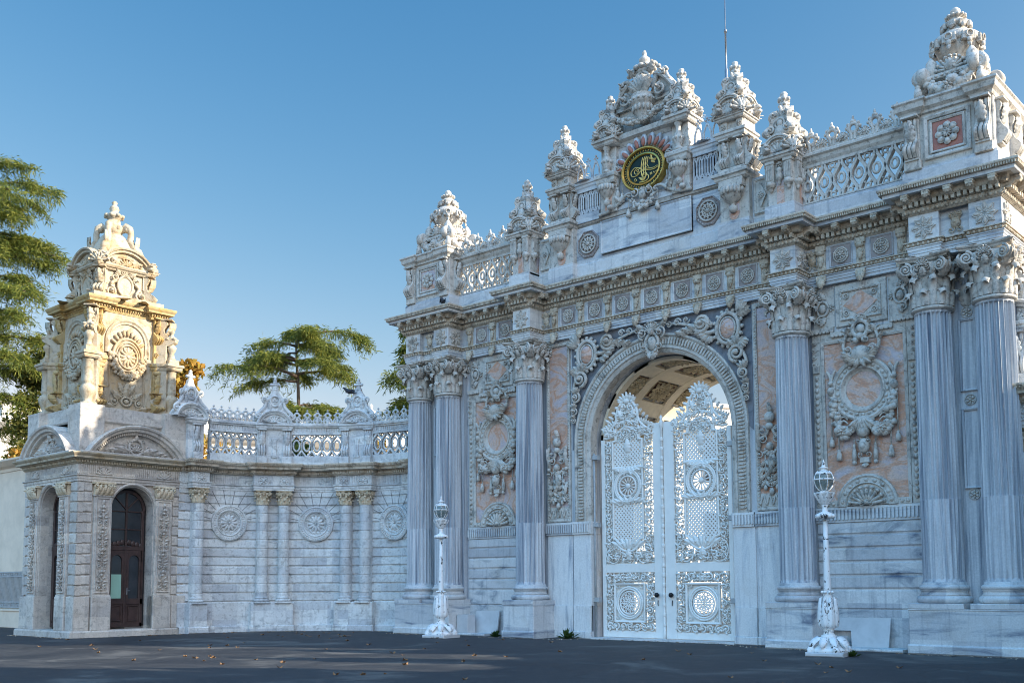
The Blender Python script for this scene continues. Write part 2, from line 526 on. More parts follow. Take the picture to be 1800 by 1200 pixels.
def tube(path, rad, k=6, ref=(0, 1, 0), caps=True, sq=None, smooth=True):
    """tube through path; cross-section in (t x ref, ref); sq=(w,h) gives a rectangular bar"""
    P = np.array(path, float); n = len(P)
    t = np.gradient(P, axis=0); t /= (np.linalg.norm(t, axis=1, keepdims=True) + 1e-9)
    rf = np.tile(np.array(ref, float), (n, 1))
    bad = np.abs((t * rf).sum(1)) > .93
    rf[bad] = (1, 0, 0) if abs(ref[0]) < .9 else (0, 0, 1)
    nn = np.cross(t, rf); nn /= (np.linalg.norm(nn, axis=1, keepdims=True) + 1e-9)
    b = np.cross(nn, t)
    rad = np.broadcast_to(np.asarray(rad, float), (n,))
    if sq:
        off = np.array([(-.5, -.5), (.5, -.5), (.5, .5), (-.5, .5)]) * np.array(sq); k = 4
        rad = np.ones(n); smooth = False
    else:
        a = np.arange(k) * 2 * PI / k
        off = np.stack([np.cos(a), np.sin(a)], 1)
    v = P[:, None] + rad[:, None, None] * (off[None, :, 0:1] * nn[:, None] + off[None, :, 1:2] * b[:, None])
    i = np.arange(k); j = (i + 1) % k
    f = np.concatenate([np.stack([s * k + i, (s + 1) * k + i, (s + 1) * k + j, s * k + j], 1) for s in range(n - 1)])
    fs = [f]
    if caps: fs += [i[None], ((n - 1) * k + i[::-1])[None]]
    return v.reshape(-1, 3), fs, smooth
def extr(poly, y0, y1):
    """polygon in x,z (counter-clockwise seen from the front, -y) between y0 (front) and y1"""
    p = np.array(poly, float); n = len(p)
    v = np.zeros((2 * n, 3)); v[:n, 0] = p[:, 0]; v[:n, 1] = y0; v[:n, 2] = p[:, 1]
    v[n:] = v[:n]; v[n:, 1] = y1
    i = np.arange(n); j = (i + 1) % n
    return v, [i[None], (n + i[::-1])[None], np.stack([i, n + i, n + j, j], 1)], False
def arcpts(cx, cz, r, a0, a1, n, rz=None):
    return [(cx + r * math.cos(a0 + (a1 - a0) * i / n), cz + (rz or r) * math.sin(a0 + (a1 - a0) * i / n)) for i in range(n + 1)]
def miter(path, closed):
    p = np.array(path, float)
    d = np.roll(p, -1, 0) - p
    if not closed: d[-1] = d[-2]
    d /= (np.linalg.norm(d, axis=1, keepdims=True) + 1e-12)
    dp = np.roll(d, 1, 0)
    if not closed: dp[0] = d[0]
    n1 = np.stack([d[:, 1], -d[:, 0]], 1); n0 = np.stack([dp[:, 1], -dp[:, 0]], 1)
    s = n0 + n1
    return p, s * (2 / np.maximum((s * s).sum(1, keepdims=True), .3))
def sweep(mb, prof, path, closed=False, plane='xy', mat=0, sm=False):
    """moulding profile [(out, height)] along path with mitred corners; out is to the right of travel"""
    p, nm = miter(path, closed)
    pr = np.array(prof, float); n, k = len(p), len(pr)
    q = p[:, None] + pr[None, :, 0:1] * nm[:, None]
    v = np.zeros((n, k, 3))
    if plane == 'xy':
        v[..., :2] = q; v[..., 2] = pr[None, :, 1]
    else:
        v[..., 0] = q[..., 0]; v[..., 2] = q[..., 1]; v[..., 1] = pr[None, :, 1]
    i = np.arange(k - 1); fs = []
    for s in range(n if closed else n - 1):
        a, b = s * k, ((s + 1) % n) * k
        fs.append(np.stack([a + i, b + i, b + i + 1, a + i + 1], 1))
    mb.add((v.reshape(-1, 3), [np.concatenate(fs)], sm), mat=mat)
def along(path, off, spacing, closed=False, corner=R(25), pad=.5):
    """evenly spaced places (x, y, angle) on the path pushed outward by off; angle turns local -y outward"""
    p, nm = miter(path, closed)
    q = p + off * nm
    if closed: q = np.vstack([q, q[:1]])
    runs, cur = [], [q[0]]
    for i in range(1, len(q)):
        cur.append(q[i])
        if i < len(q) - 1:
            d0, d1 = q[i] - q[i - 1], q[i + 1] - q[i]
            c = abs(math.atan2(d0[0] * d1[1] - d0[1] * d1[0], d0 @ d1))
            if c > corner: runs.append(cur); cur = [q[i]]
    runs.append(cur)
    out = []
    for r in runs:
        r = np.array(r); sg = np.linalg.norm(np.diff(r, axis=0), axis=1); cs = np.concatenate([[0], np.cumsum(sg)])
        n = max(1, int(round(cs[-1] / spacing)))
        if cs[-1] < spacing * .4: continue
        for j in range(n):
            t = (j + pad) * cs[-1] / n
            s = min(int(np.searchsorted(cs, t, 'right')) - 1, len(sg) - 1)
            u = (t - cs[s]) / sg[s]; pt = r[s] * (1 - u) + r[s + 1] * u
            d = (r[s + 1] - r[s]) / sg[s]
            out.append((pt[0], pt[1], math.atan2(d[1], d[0])))
    return out
def dentils(mb, path, off, sp, w, depth, z0, z1, closed=False, mat=0):
    g = box(-w / 2, w / 2, -depth, .02, z0, z1)
    for x, y, a in along(path, off, sp, closed):
        mb.add(g, Mt(x, y, 0) @ Rz(a), mat)
def eggs(mb, path, off, sp, z, rx, ry, rz, closed=False, mat=0):
    g = sph(6, 4)
    for x, y, a in along(path, off, sp, closed):
        mb.add(g, Mt(x, y, z) @ Rz(a) @ S(rx, ry, rz), mat)
def eggrow(mb, p0, p1, sp, y, r, rl=None, mat=0):
    """beads on a straight line in the wall plane"""
    p0, p1 = np.array(p0, float), np.array(p1, float); L = np.linalg.norm(p1 - p0); n = max(1, int(round(L / sp)))
    a = math.atan2(p1[0] - p0[0], p1[1] - p0[1])
    for i in range(n):
        q = p0 + (p1 - p0) * (i + .5) / n
        ell(mb, q[0], y, q[1], r, r * .8, rl or r, a, mat, 6)
def polyframe(mb, pts, w, y0, y1, mat=0):
    """raised frame along a closed outline in the wall plane (clockwise = frame lies inside)"""
    sweep(mb, [(0, y1), (0, y0), (w * .3, y0 - .012), (w, y0 + .012), (w, y1)], pts, True, 'xz', mat)
def rect(x0, x1, z0, z1):
    return [(x0, z0), (x0, z1), (x1, z1), (x1, z0)]

# ---- ornaments, flat against the wall plane y=0, rising towards -y
def spiral(mb, x, z, r, turns=1.6, a0=0.0, d=1, w=None, h=.05, mat=0, k=6, y=0.0, seg=13):
    """scroll that starts at angle a0 on radius r and winds inward, with an eye"""
    n = max(6, int(seg * turns)); t = np.linspace(0, 1, n)
    rr = r * (1 - .82 * t); a = a0 + d * turns * 2 * PI * t
    w = w or r * .2
    h *= 1.25
    P = np.stack([x + rr * np.cos(a), np.full(n, y) - h * (.5 + .5 * t), z + rr * np.sin(a)], 1)
    mb.add(tube(P, w * (1 - .5 * t), k), mat=mat)
    ell(mb, x, y - h, z, r * .26, h * .9, r * .26, 0, mat, 7)
def curl(mb, pts, w0, w1, y=0.0, h=.05, mat=0, k=6):
    """smooth stem through a few points in x,z"""
    p = np.array(pts, float); n = len(p)
    tt = np.linspace(0, n - 1, (n - 1) * 6 + 1); i = np.minimum(tt.astype(int), n - 2); u = (tt - i)[:, None]
    a = p[np.maximum(i - 1, 0)]; b = p[i]; c = p[i + 1]; e = p[np.minimum(i + 2, n - 1)]
    q = .5 * ((2 * b) + (-a + c) * u + (2 * a - 5 * b + 4 * c - e) * u * u + (-a + 3 * b - 3 * c + e) * u ** 3)
    P = np.stack([q[:, 0], np.full(len(q), y - h * .6), q[:, 1]], 1)
    mb.add(tube(P, np.linspace(w0, w1, len(q)), k), mat=mat)
_leaf = {}
def leafgeo(lobes=4, nu=17, bend=.25):
    """acanthus leaf, length 1 along +z, half-width 1 along x, relief 1 towards -y"""
    key = (lobes, nu, bend)
    if key in _leaf: return _leaf[key]
    vs_ = []; cols = 7
    for i in range(nu):
        u = i / (nu - 1)
        wd = (math.sin(PI * min(1, u * .86 + .14)) ** .7) * (.70 + .30 * abs(math.sin(PI * lobes * u)))
        if u > .97: wd = .10
        for j in range(cols):
            s = -1 + 2 * j / (cols - 1)
            rib = .30 * (1 - abs(s)) ** 2 + (.16 if j in (1, 3, 5) else 0)
            yy = -(.15 + .55 * math.sin(PI * u * .9) + bend * u ** 3 * 2 + rib - .25 * s * s)
            zz = u - .10 * s * s * (1 - u) + (.06 if abs(s) > .9 else 0)
            vs_.append((s * wd, yy if 0 < i else min(0, yy * .3), zz))
    f = []
    for i in range(nu - 1):
        for j in range(cols - 1):
            a = i * cols + j; f.append((a, a + 1, a + cols + 1, a + cols))
    _leaf[key] = (np.array(vs_), [np.array(f)], True)
    return _leaf[key]
def leaf(mb, x, z, ang, L, W, h=.06, y=0.0, lobes=4, mat=0):
    h *= 1.45
    mb.add(leafgeo(lobes), Mt(x, y, z) @ Ry(ang) @ S(W, h, L), mat)
def rosette(mb, x, z, r, n=8, h=.06, y=0.0, ring=True, mat=0, inner=True):
    if ring:
        a = np.linspace(0, 2 * PI, 25)
        mb.add(tube(np.stack([x + r * .92 * np.cos(a), np.full(25, y - h * .4), z + r * .92 * np.sin(a)], 1), r * .1, 5, caps=False), mat=mat)
    for i in range(n):
        a = 2 * PI * i / n
        ell(mb, x + r * .52 * math.sin(a), y - h * .3, z + r * .52 * math.cos(a), r * 1.25 / n, h * .7, r * .32, a, mat, 6)
    if inner: ell(mb, x, y - h * .5, z, r * .24, h * .9, r * .24, 0, mat, 7)
def ring(mb, x, z, r, w, h, y=0.0, mat=0, n=36, rz=None, k=6):
    a = np.linspace(0, 2 * PI, n + 1)
    mb.add(tube(np.stack([x + r * np.cos(a), np.full(n + 1, y - h * .5), z + (rz or r) * np.sin(a)], 1), w, k, caps=False), mat=mat)
def disc(x, z, r, y0, y1, n=32, rz=None):
    return extr(arcpts(x, z, r, 0, 2 * PI * (1 - 1 / n), n - 1, rz), y0, y1)
def shell(mb, x, z, r, n=9, h=.08, y=0.0, a0=-80, a1=80, mat=0):
    for i in range(n):
        a = R(a0 + (a1 - a0) * i / (n - 1))
        ell(mb, x + math.sin(a) * r * .56, y - h * .2, z + math.cos(a) * r * .56, r * .95 / n, h, r * .46, a, mat, 7)
        ell(mb, x + math.sin(a) * r * .93, y - h * .6, z + math.cos(a) * r * .93, r * 1.2 / n, h * .7, r * .10, a, mat, 6)
    for s in (-1, 1):
        spiral(mb, x + s * r * .24, z + r * .06, r * .16, 1.4, PI / 2, -s, h=h, y=y, mat=mat)
    ell(mb, x, y - h * .6, z + r * .12, r * .16, h, r * .16, 0, mat)
def swag(mb, x0, z0, x1, z1, sag, r, n=14, y=0.0, mat=0, seed=1, fat=1.0):
    q = random.Random(seed)
    for i in range(n):
        t = (i + .5) / n; x = x0 + (x1 - x0) * t; z = z0 + (z1 - z0) * t - sag * 4 * t * (1 - t)
        rr = r * (.62 + .5 * math.sin(PI * t) * fat)
        for _ in range(4):
            s = rr * q.uniform(.34, .58); b = q.uniform(0, 2 * PI); e = rr * q.uniform(.2, .62)
            ell(mb, x + e * math.cos(b), y - rr * q.uniform(.35, .9), z + e * math.sin(b), s, s, s * q.uniform(.8, 1.2), q.uniform(0, 3), mat, 6)
def tassel(mb, x, z, L, r, y=0.0, cord=0.0, mat=0):
    if cord: mb.add(tube([(x, y - r * .6, z + cord), (x, y - r * .6, z)], r * .28, 5), mat=mat)
    mb.add(lathe([(r * .3, 0), (r * .75, -L * .12), (r * .5, -L * .25), (r * .8, -L * .32), (r, -L * .62), (r * 1.05, -L), (r * .3, -L)], 10, 10, .15), Mt(x, y - r * .7, z), mat)
def scrollfill(mb, x0, x1, z0, z1, cell, h=.03, w=.018, y=0.0, mat=0, seed=3, leaves=True):
    """rinceau filling of a rectangle: alternating scrolls, leaf tips and stems"""
    q = random.Random(seed)
    nx = max(1, int(round((x1 - x0) / cell))); nz = max(1, int(round((z1 - z0) / cell)))
    dx, dz = (x1 - x0) / nx, (z1 - z0) / nz
    for i in range(nx):
        for j in range(nz):
            cx, cz = x0 + (i + .5) * dx, z0 + (j + .5) * dz
            d = 1 if (i + j) % 2 == 0 else -1
            r = min(dx, dz) * .47
            spiral(mb, cx, cz, r, 1.25, q.uniform(0, 6.28), d, w, h, mat, 5, y, 11)
            if leaves:
                for s in range(3):
                    a = q.uniform(0, 2 * PI)
                    leaf(mb, cx + r * .55 * math.sin(a), cz + r * .55 * math.cos(a), a + d * .9, r * .95, r * .26, h * 1.1, y, 3, mat)
def candelabrum(mb, x, z0, z1, hw, h=.035, y=0.0, mat=0, seed=1):
    """upright arabesque: stem with mirrored scrolls, leaves, vases and flowers"""
    q = random.Random(seed)
    mb.add(tube([(x, y - h * .4, z0), (x, y - h * .4, z1)], hw * .09, 5), mat=mat)
    z = z0; k = 0
    while z < z1 - hw * .9:
        kind = k % 3
        if kind == 0:
            for s in (-1, 1):
                spiral(mb, x + s * hw * .5, z + hw * .55, hw * .42, 1.4, -PI / 2, s, hw * .09, h, mat, 5, y)
                leaf(mb, x + s * hw * .2, z + hw * .8, s * .9, hw * .7, hw * .17, h, y, 3, mat)
            ell(mb, x, y - h * .5, z + hw * .2, hw * .2, h, hw * .16, 0, mat)
            z += hw * 1.35
        elif kind == 1:
            rosette(mb, x, z + hw * .4, hw * .36, 7, h, y, True, mat)
            for s in (-1, 1):
                leaf(mb, x + s * hw * .25, z + hw * .1, s * 1.3, hw * .72, hw * .2, h, y, 3, mat)
                leaf(mb, x + s * hw * .25, z + hw * .65, s * .8, hw * .62, hw * .17, h, y, 3, mat)
            z += hw * 1.05
        else:
            ell(mb, x, y - h * .5, z + hw * .3, hw * .3, h * 1.1, hw * .26, 0, mat)
            leaf(mb, x, z + hw * .5, 0, hw * .75, hw * .28, h * 1.2, y, 3, mat)
            for s in (-1, 1):
                spiral(mb, x + s * hw * .55, z + hw * .25, hw * .26, 1.2, PI / 2, -s, hw * .08, h, mat, 5, y)
                leaf(mb, x + s * hw * .1, z + hw * .5, s * .6, hw * .75, hw * .2, h, y, 3, mat)
            z += hw * 1.25
        k += 1
    leaf(mb, x, z1 - hw * .9, 0, hw * .9, hw * .35, h * 1.2, y, 4, mat)
def fluted_band(mb, x0, x1, z0, z1, sp, y, d=.055, mat=0):
    """band of upright round-ended ribs between two fillets"""
    n = max(1, int(round((x1 - x0) / sp))); w = (x1 - x0) / n
    hgt = z1 - z0
    mb.add(box(x0, x1, y - .012, y + .03, z0, z0 + hgt * .14), mat=mat)
    mb.add(box(x0, x1, y - .018, y + .03, z1 - hgt * .16, z1), mat=mat)
    for i in range(n):
        mb.add(box(x0 + (i + .22) * w, x0 + (i + .78) * w, y - d, y + .01, z0 + hgt * .16, z1 - hgt * .18), mat=mat)
def pediment_arc(mb, x, z, half, rise, prof, n=16, mat=0):
    """segmental arch moulding over a chord; prof [(inward, y)]"""
    rad = (half * half + rise * rise) / (2 * rise); zc = z + rise - rad
    a = math.asin(min(1, half / rad))
    if rise > half: a = PI - a
    pts = [(x - rad * math.sin(a - 2 * a * i / n), zc + rad * math.cos(a - 2 * a * i / n)) for i in range(n + 1)]
    sweep(mb, prof, pts, False, 'xz', mat)
    return pts
def arc_fill(x, z, half, rise, y0, y1, n=16):
    rad = (half * half + rise * rise) / (2 * rise); zc = z + rise - rad
    a = math.asin(min(1, half / rad))
    if rise > half: a = PI - a
    return extr([(x + rad * math.sin(a - 2 * a * i / n), zc + rad * math.cos(a - 2 * a * i / n)) for i in range(n + 1)][::-1][::-1], y0, y1)
def console(mb, x, z0, z1, w, d, y=0.0, mat=0, ribs=3):
    """scroll bracket: big scroll below, small scroll above, ribbed front, seen from the front"""
    H = z1 - z0; n = 15
    pr = []
    for i in range(n):
        t = i / (n - 1)
        o = d * (.95 * math.exp(-((t - .20) / .17) ** 2) + .42 * math.exp(-((t - .88) / .12) ** 2) + .30 * (1 - t) + .16)
        pr.append((o, z0 + H * t))
    for s in range(ribs):
        xa = x - w / 2 + w * s / ribs; ww = w / ribs * .86
        pts = np.array([(y - o, z) for o, z in pr])
        v = []
        for yy, zz in pts:
            for j in range(5):
                u = j / 4
                v.append((xa + ww * u, yy + abs(u - .5) ** 2 * w / ribs * 1.2, zz))
        f = [(i * 5 + j, i * 5 + j + 1, (i + 1) * 5 + j + 1, (i + 1) * 5 + j) for i in range(n - 1) for j in range(4)]
        mb.add((np.array(v), [np.array(f)], True), mat=mat)
    # scroll cheeks
    for s in (-1, 1):
        poly = [(y - o * .93, z) for o, z in pr] + [(y + .02, z1), (y + .02, z0)]
        v = np.array([(x + s * w * .5 * .97, a, b) for a, b in poly])
        mb.add((v, [np.arange(len(poly))[None]], False), mat=mat)
    leaf(mb, x, z0 + H * .42, 0, H * .5, w * .42, d * .5, y - d * .28, 4, mat)
    rosette(mb, x, z0 + H * .88, w * .26, 6, d * .2, y - d * .55, False, mat)
    mb.add(box(x - w * .6, x + w * .6, y - d * .95, y + .02, z1 - .0, z1 + H * .05), mat=mat)
    mb.add(box(x - w * .5, x + w * .5, y - d * .5, y + .02, z0 - H * .05, z0 + .01), mat=mat)
# ------------------------------------------------------------ ground
g = MB()
g.add((np.array([(-700, -700, 0), (700, -700, 0), (700, 700, 0), (-700, 700, 0)], float), [np.array([[0, 1, 2, 3]])], False))
ground = g.build('ground', 'asphalt'); ground['kind'] = 'structure'

# ============================================================ THE GATE
G = thing('monumental_gate', 'monumental carved marble palace gate with fluted columns, open arch and white iron leaves', 'gate')
CX = [4.449, 8.03, 9.40]                  # column axes either side of the arch
PY = .45                                  # face of the wall between the columns
def both(mb): return mb.mirror()
def pt(name, mb, mat, parent=None, loc=(0, 0, 0), rz=0.0):
    return mb.build(name, mat, parent or G, loc, rz)
def rel(mb_or_obj, x, z, y): pass

# ---- wall with the arched passage
AR, AZ = 2.42, 5.85
w = MB()
w.add(extr([(-9.72, 0), (-AR, 0), (-AR, AZ)] + arcpts(0, AZ, AR, PI, 0, 40)[1:-1] + [(AR, AZ), (AR, 0), (9.72, 0), (9.72, 9.25), (-9.72, 9.25)], PY, 4.9))
for s in (-1, 1):
    w.add(box(min(s * 7.55, s * 9.74), max(s * 7.55, s * 9.74), .24, 1.2, 0, 9.2))
    # slim panel with little flowers between the paired columns
    for z0, z1 in ((3.75, 5.6), (6.0, 7.7)):
        polyframe(w, [(s * 8.72 + a, b) for a, b in rect(-.2, .2, z0, z1)], .05, .19, .26)
w.add(box(-9.70, 9.70, .40, 4.9, 9.2, 10.80))
wall = pt('wall', w, 'marble_v')
for s in (-1, 1):
    for z in (3.62, 5.8, 7.85):
        fl = MB(); rosette(fl, s * 8.72, z, .13, 6, .05, .24)
        if z > 7: leaf(fl, s * 8.72, 8.0, 0, .5, .16, .06, .24)
        pt('carved_flower', fl, 'carved')

# ---- entablature
FY, RY = -.36, .30
ent_path = [(-9.75, 4.9), (-9.75, FY), (-9.05, FY), (-9.05, -.20), (-8.38, -.20), (-8.38, FY), (-7.68, FY), (-7.68, RY), (-4.80, RY), (-4.80, FY), (-4.10, FY), (-4.10, RY)]
ent_path = ent_path + [(-x, y) for x, y in ent_path[::-1]]
cor_path = [p for p in ent_path if abs(abs(p[0]) - 9.05) > .01 and abs(abs(p[0]) - 8.38) > .01]
a = MB()
sweep(a, [(-.3, 9.19), (0, 9.19), (0, 9.27), (.02, 9.275), (.02, 9.34), (.035, 9.345), (.035, 9.40), (.06, 9.42), (.06, 9.44), (-.02, 9.44)], ent_path)
cores = [(-9.74, -7.69), (-4.79, -4.11), (4.11, 4.79), (7.69, 9.74)]
for x0, x1 in cores:
    a.add(box(x0, x1, FY + .17 if abs(x0) > 7 else FY + .01, .5, 9.195, 10.3))
    if abs(x0) > 7:
        for u0, u1 in ((x0, x0 + .68), (x1 - .68, x1)):
            a.add(box(u0, u1, FY + .01, .2, 9.197, 10.29))
pt('architrave', a, 'marble_h')
e = MB()
sweep(e, [(-.02, 9.435), (.02, 9.44), (.05, 9.49), (.06, 9.53), (.11, 9.535), (.11, 9.558), (-.02, 9.56)], ent_path)
eggs(e, ent_path, .06, .115, 9.487, .042, .045, .045)
pt('bead_moulding', e, 'cornice')
f = MB()
sweep(f, [(0, 9.55), (0, 10.24)], ent_path)
pt('frieze', f, 'marble_h')
c = MB()
sweep(c, [(-.02, 10.19), (.02, 10.20), (.09, 10.27), (.11, 10.31), (.11, 10.335), (.06, 10.34), (.06, 10.465), (.17, 10.475), (.19, 10.50), (.22, 10.615), (.40, 10.622)], cor_path)
eggs(c, cor_path, .085, .105, 10.27, .042, .04, .05)
dentils(c, cor_path, .06, .135, .080, .17, 10.345, 10.455)
pt('dentil_moulding', c, 'cornice')
mo = MB()
def modillion(mb, T):
    b = MB()
    b.add(cbox(-.09, .09, -.24, .05, .095, .16, .015))
    pr = [(-.24, .10), (-.25, .05), (-.21, .01), (-.14, .03), (-.08, -.02), (.02, -.05), (.02, .10)]
    v = [(x, y, z) for x in (-.075, .075) for y, z in pr]; n = len(pr)
    i = np.arange(n - 1)
    b.add((np.array(v), [np.stack([i, i + n, i + n + 1, i + 1], 1), np.arange(n)[None], (n + np.arange(n)[::-1])[None]], False))
    leaf(b, 0, -.01, 0, .12, .06, .03, -.2)
    mb.merge(b, T)
modillion(mo, None)
mom = mo.mesh('modillion', 'cornice')
mod_at = [(x, y, an) for x, y, an in along(cor_path, .18, .52, corner=R(25)) if y < 3]
k = MB()
fa = MB(); sweep(fa, [(.30, 10.618), (.43, 10.615), (.435, 10.69), (.445, 10.695)], cor_path); pt('corona', fa, 'marble_h')
sweep(k, [(.44, 10.695), (.445, 10.705), (.46, 10.71), (.50, 10.76), (.53, 10.775), (.535, 10.80)], cor_path)
sweep(k, [(.535, 10.80), (.53, 10.83), (.30, 10.845), (-.9, 10.86)], cor_path)
for x, y, an in along(cor_path, .49, .055):
    k.add(box(-.016, .016, -.03, .02, 10.705, 10.775), Mt(x, y, 0) @ Rz(an))
pt('cornice', k, 'cornice')
r_ = MB(); r_.add(box(-9.6, 9.6, .3, 4.9, 10.5, 10.85)); pt('cornice_roof', r_, 'marble_h')

# eight-pointed stars on the projecting frieze blocks
def star_mb():
    b = MB(); pts = []
    for i in range(16):
        rr = .285 if i % 2 == 0 else .195
        pts.append((rr * math.sin(-2 * PI * i / 16), rr * math.cos(2 * PI * i / 16)))
    b.add(extr(pts, -.045, .01))
    for i in range(8):
        an = 2 * PI * (i + .0) / 8
        ell(b, .165 * math.sin(an), -.045, .165 * math.cos(an), .035, .028, .075, an)
        b.add(tube([(0, -.045, 0), (.26 * math.sin(an + PI / 8) * .7, -.048, .26 * math.cos(an + PI / 8) * .7)], .012, 4))
    return b
sm = star_mb().mesh('frieze_star', 'carved')
def put(name, mesh, loc, rz=0, parent=None, sc=None):
    o = bpy.data.objects.new(name, mesh); COL.objects.link(o)
    o.location = loc; o.rotation_euler = (0, 0, rz)
    if sc: o.scale = sc
    adopt(o, parent or G)
    return o
for x, y, an in mod_at: put('modillion', mom, (x, y, 10.46), an)
for s in (-1, 1):
    for x in CX:
        put('frieze_star', sm, (s * x, FY, 9.88))
    put('frieze_star', sm, (s * (4.449 + .35), FY + .33, 9.88), R(90)); put('frieze_star', sm, (s * (4.449) - .35, FY + .33, 9.88), R(-90))
    put('frieze_star', sm, (s * 8.03 - .35 if s > 0 else -7.68, FY + .33, 9.88), R(-90) if s > 0 else R(90))
    put('frieze_star', sm, (s * 9.75, FY + .35, 9.88), R(90 * s))
b = MB()
ell(b, 0, -.03, 0, .12, .07, .13); ell(b, 0, -.05, .02, .06, .07, .07)
for s in (-1, 1):
    spiral(b, s * .1, -.16, .09, 1.3, PI / 2, s, h=.06); spiral(b, s * .1, .17, .09, 1.3, -PI / 2, -s, h=.06)
    leaf(b, s * .05, .08, s * .5, .18, .05, .05)
leaf(b, 0, .1, 0, .16, .07, .06)
ew = b.mesh('frieze_vase', 'cornice')
b = MB(); b.add(disc(0, 0, .20, -.02, .02)); ring(b, 0, 0, .185, .022, .05); rosette(b, 0, 0, .15, 8, .06, -.015, True)
for i in range(8):
    ell(b, .185 * math.sin(i * PI / 4 + .39), -.03, .185 * math.cos(i * PI / 4 + .39), .03, .03, .03)
fr = b.mesh('frieze_rosette', 'carved')
b = MB(); polyframe(b, rect(-.3, .3, -.29, .29), .035, -.03, .01)
b.add(box(-.27, .27, -.006, .01, -.26, .26), mat=1); fp = b.mesh('frieze_panel', ['marble_h', 'mauve'])
b = MB()
b.add(cbox(-.13, .13, -.10, .02, .20, .34)); b.add(cbox(-.11, .11, -.05, .02, -.30, .20))
ell(b, 0, -.09, .14, .12, .07, .07); leaf(b, 0, .12, PI, .34, .09, .06, -.04, 4)
for s in (-1, 1): spiral(b, s * .08, .17, .06, 1.2, PI / 2, s, h=.06, y=-.05)
b.add(cbox(-.12, .12, -.06, .02, -.34, -.30))
fb = b.mesh('frieze_bracket', 'cornice')
b = MB()
b.add(cbox(-.12, .12, -.10, .02, .03, .12)); leaf(b, 0, .08, PI, .30, .13, .12, -.02, 4)
for s in (-1, 1): ell(b, s * .1, -.09, .03, .03, .06, .09)
fd = b.mesh('leaf_drop', 'cornice')
ros = [i * 1.03 for i in range(-3, 4)]
brk = [-3.62 + i * 1.034 for i in range(8)]
for s in (-1, 1):
    ros += [s * 5.72, s * 6.76]; brk += [s * 5.2, s * 6.24, s * 7.27]
    put('frieze_vase', ew, (s * 4.95, RY, 9.86)); put('frieze_vase', ew, (s * 3.95, RY, 9.86)); put('frieze_vase', ew, (s * 8.715, -.20, 9.87))
for x in ros:
    o = put('frieze_panel', fp, (x, RY, 9.88)); put('frieze_rosette', fr, (x, RY, 9.88), 0, o)
    o2 = KID[o.name][-1]; o2.location = (0, 0, 0)
for x in brk:
    put('frieze_bracket', fb, (x, RY, 9.87)); put('leaf_drop', fd, (x, RY, 9.30))

# ---- columns
def shaft_mb(r0, r1):
    b = MB(); nf, per = 24, 6; z0, zm, z1 = 1.60, 3.50, 7.93
    zs = [(z0, 0), (z0 + .06, 0), (z0 + .10, .28), (zm - .02, .28), (zm, .28), (zm + .001, 1.0), (4.6, 1.0), (5.8, 1.0), (6.9, 1.0), (z1 - .16, 1.0), (z1 - .11, .8), (z1 - .08, 0), (z1, 0)]
    n = nf * per; a = np.arange(n) * 2 * PI / n; ph = (np.arange(n) % per) / per
    v = []
    for z, d in zs:
        t = (z - z0) / (z1 - z0); rr = r0 + (r1 - r0) * t ** 1.5
        if z < z0 + .05: rr *= 1.04
        g_ = np.where(ph < .72, np.sqrt(np.maximum(0, 1 - ((ph - .36) / .38) ** 2)), 0)
        q = rr - .080 * d * g_
        v.append(np.stack([q * np.cos(a), q * np.sin(a), np.full(n, z)], 1))
    i = np.arange(n); j = (i + 1) % n
    fs = np.concatenate([np.stack([s * n + i, s * n + j, (s + 1) * n + j, (s + 1) * n + i], 1) for s in range(len(zs) - 1)])
    b.add((np.concatenate(v), [fs], False))
    return b
def colbase_mb(r):
    b = MB()
    def tor(z, h, rr): return [(rr - h * .5 + h * .5 * math.sin(t), z + h / 2 - h / 2 * math.cos(t)) for t in np.linspace(0, PI, 7)]
    pr = tor(1.145, .17, r * 1.33) + [(r * 1.20, 1.33)] + [(r * 1.10, 1.36), (r * 1.10, 1.42)] + [(r * 1.17, 1.44)] + tor(1.445, .11, r * 1.19) + [(r * 1.06, 1.57), (r * 1.05, 1.62)]
    b.add(lathe(pr, 40))
    b.add(cbox(-r * 1.36, r * 1.36, -r * 1.36, r * 1.36, 1.02, 1.145))
    return b
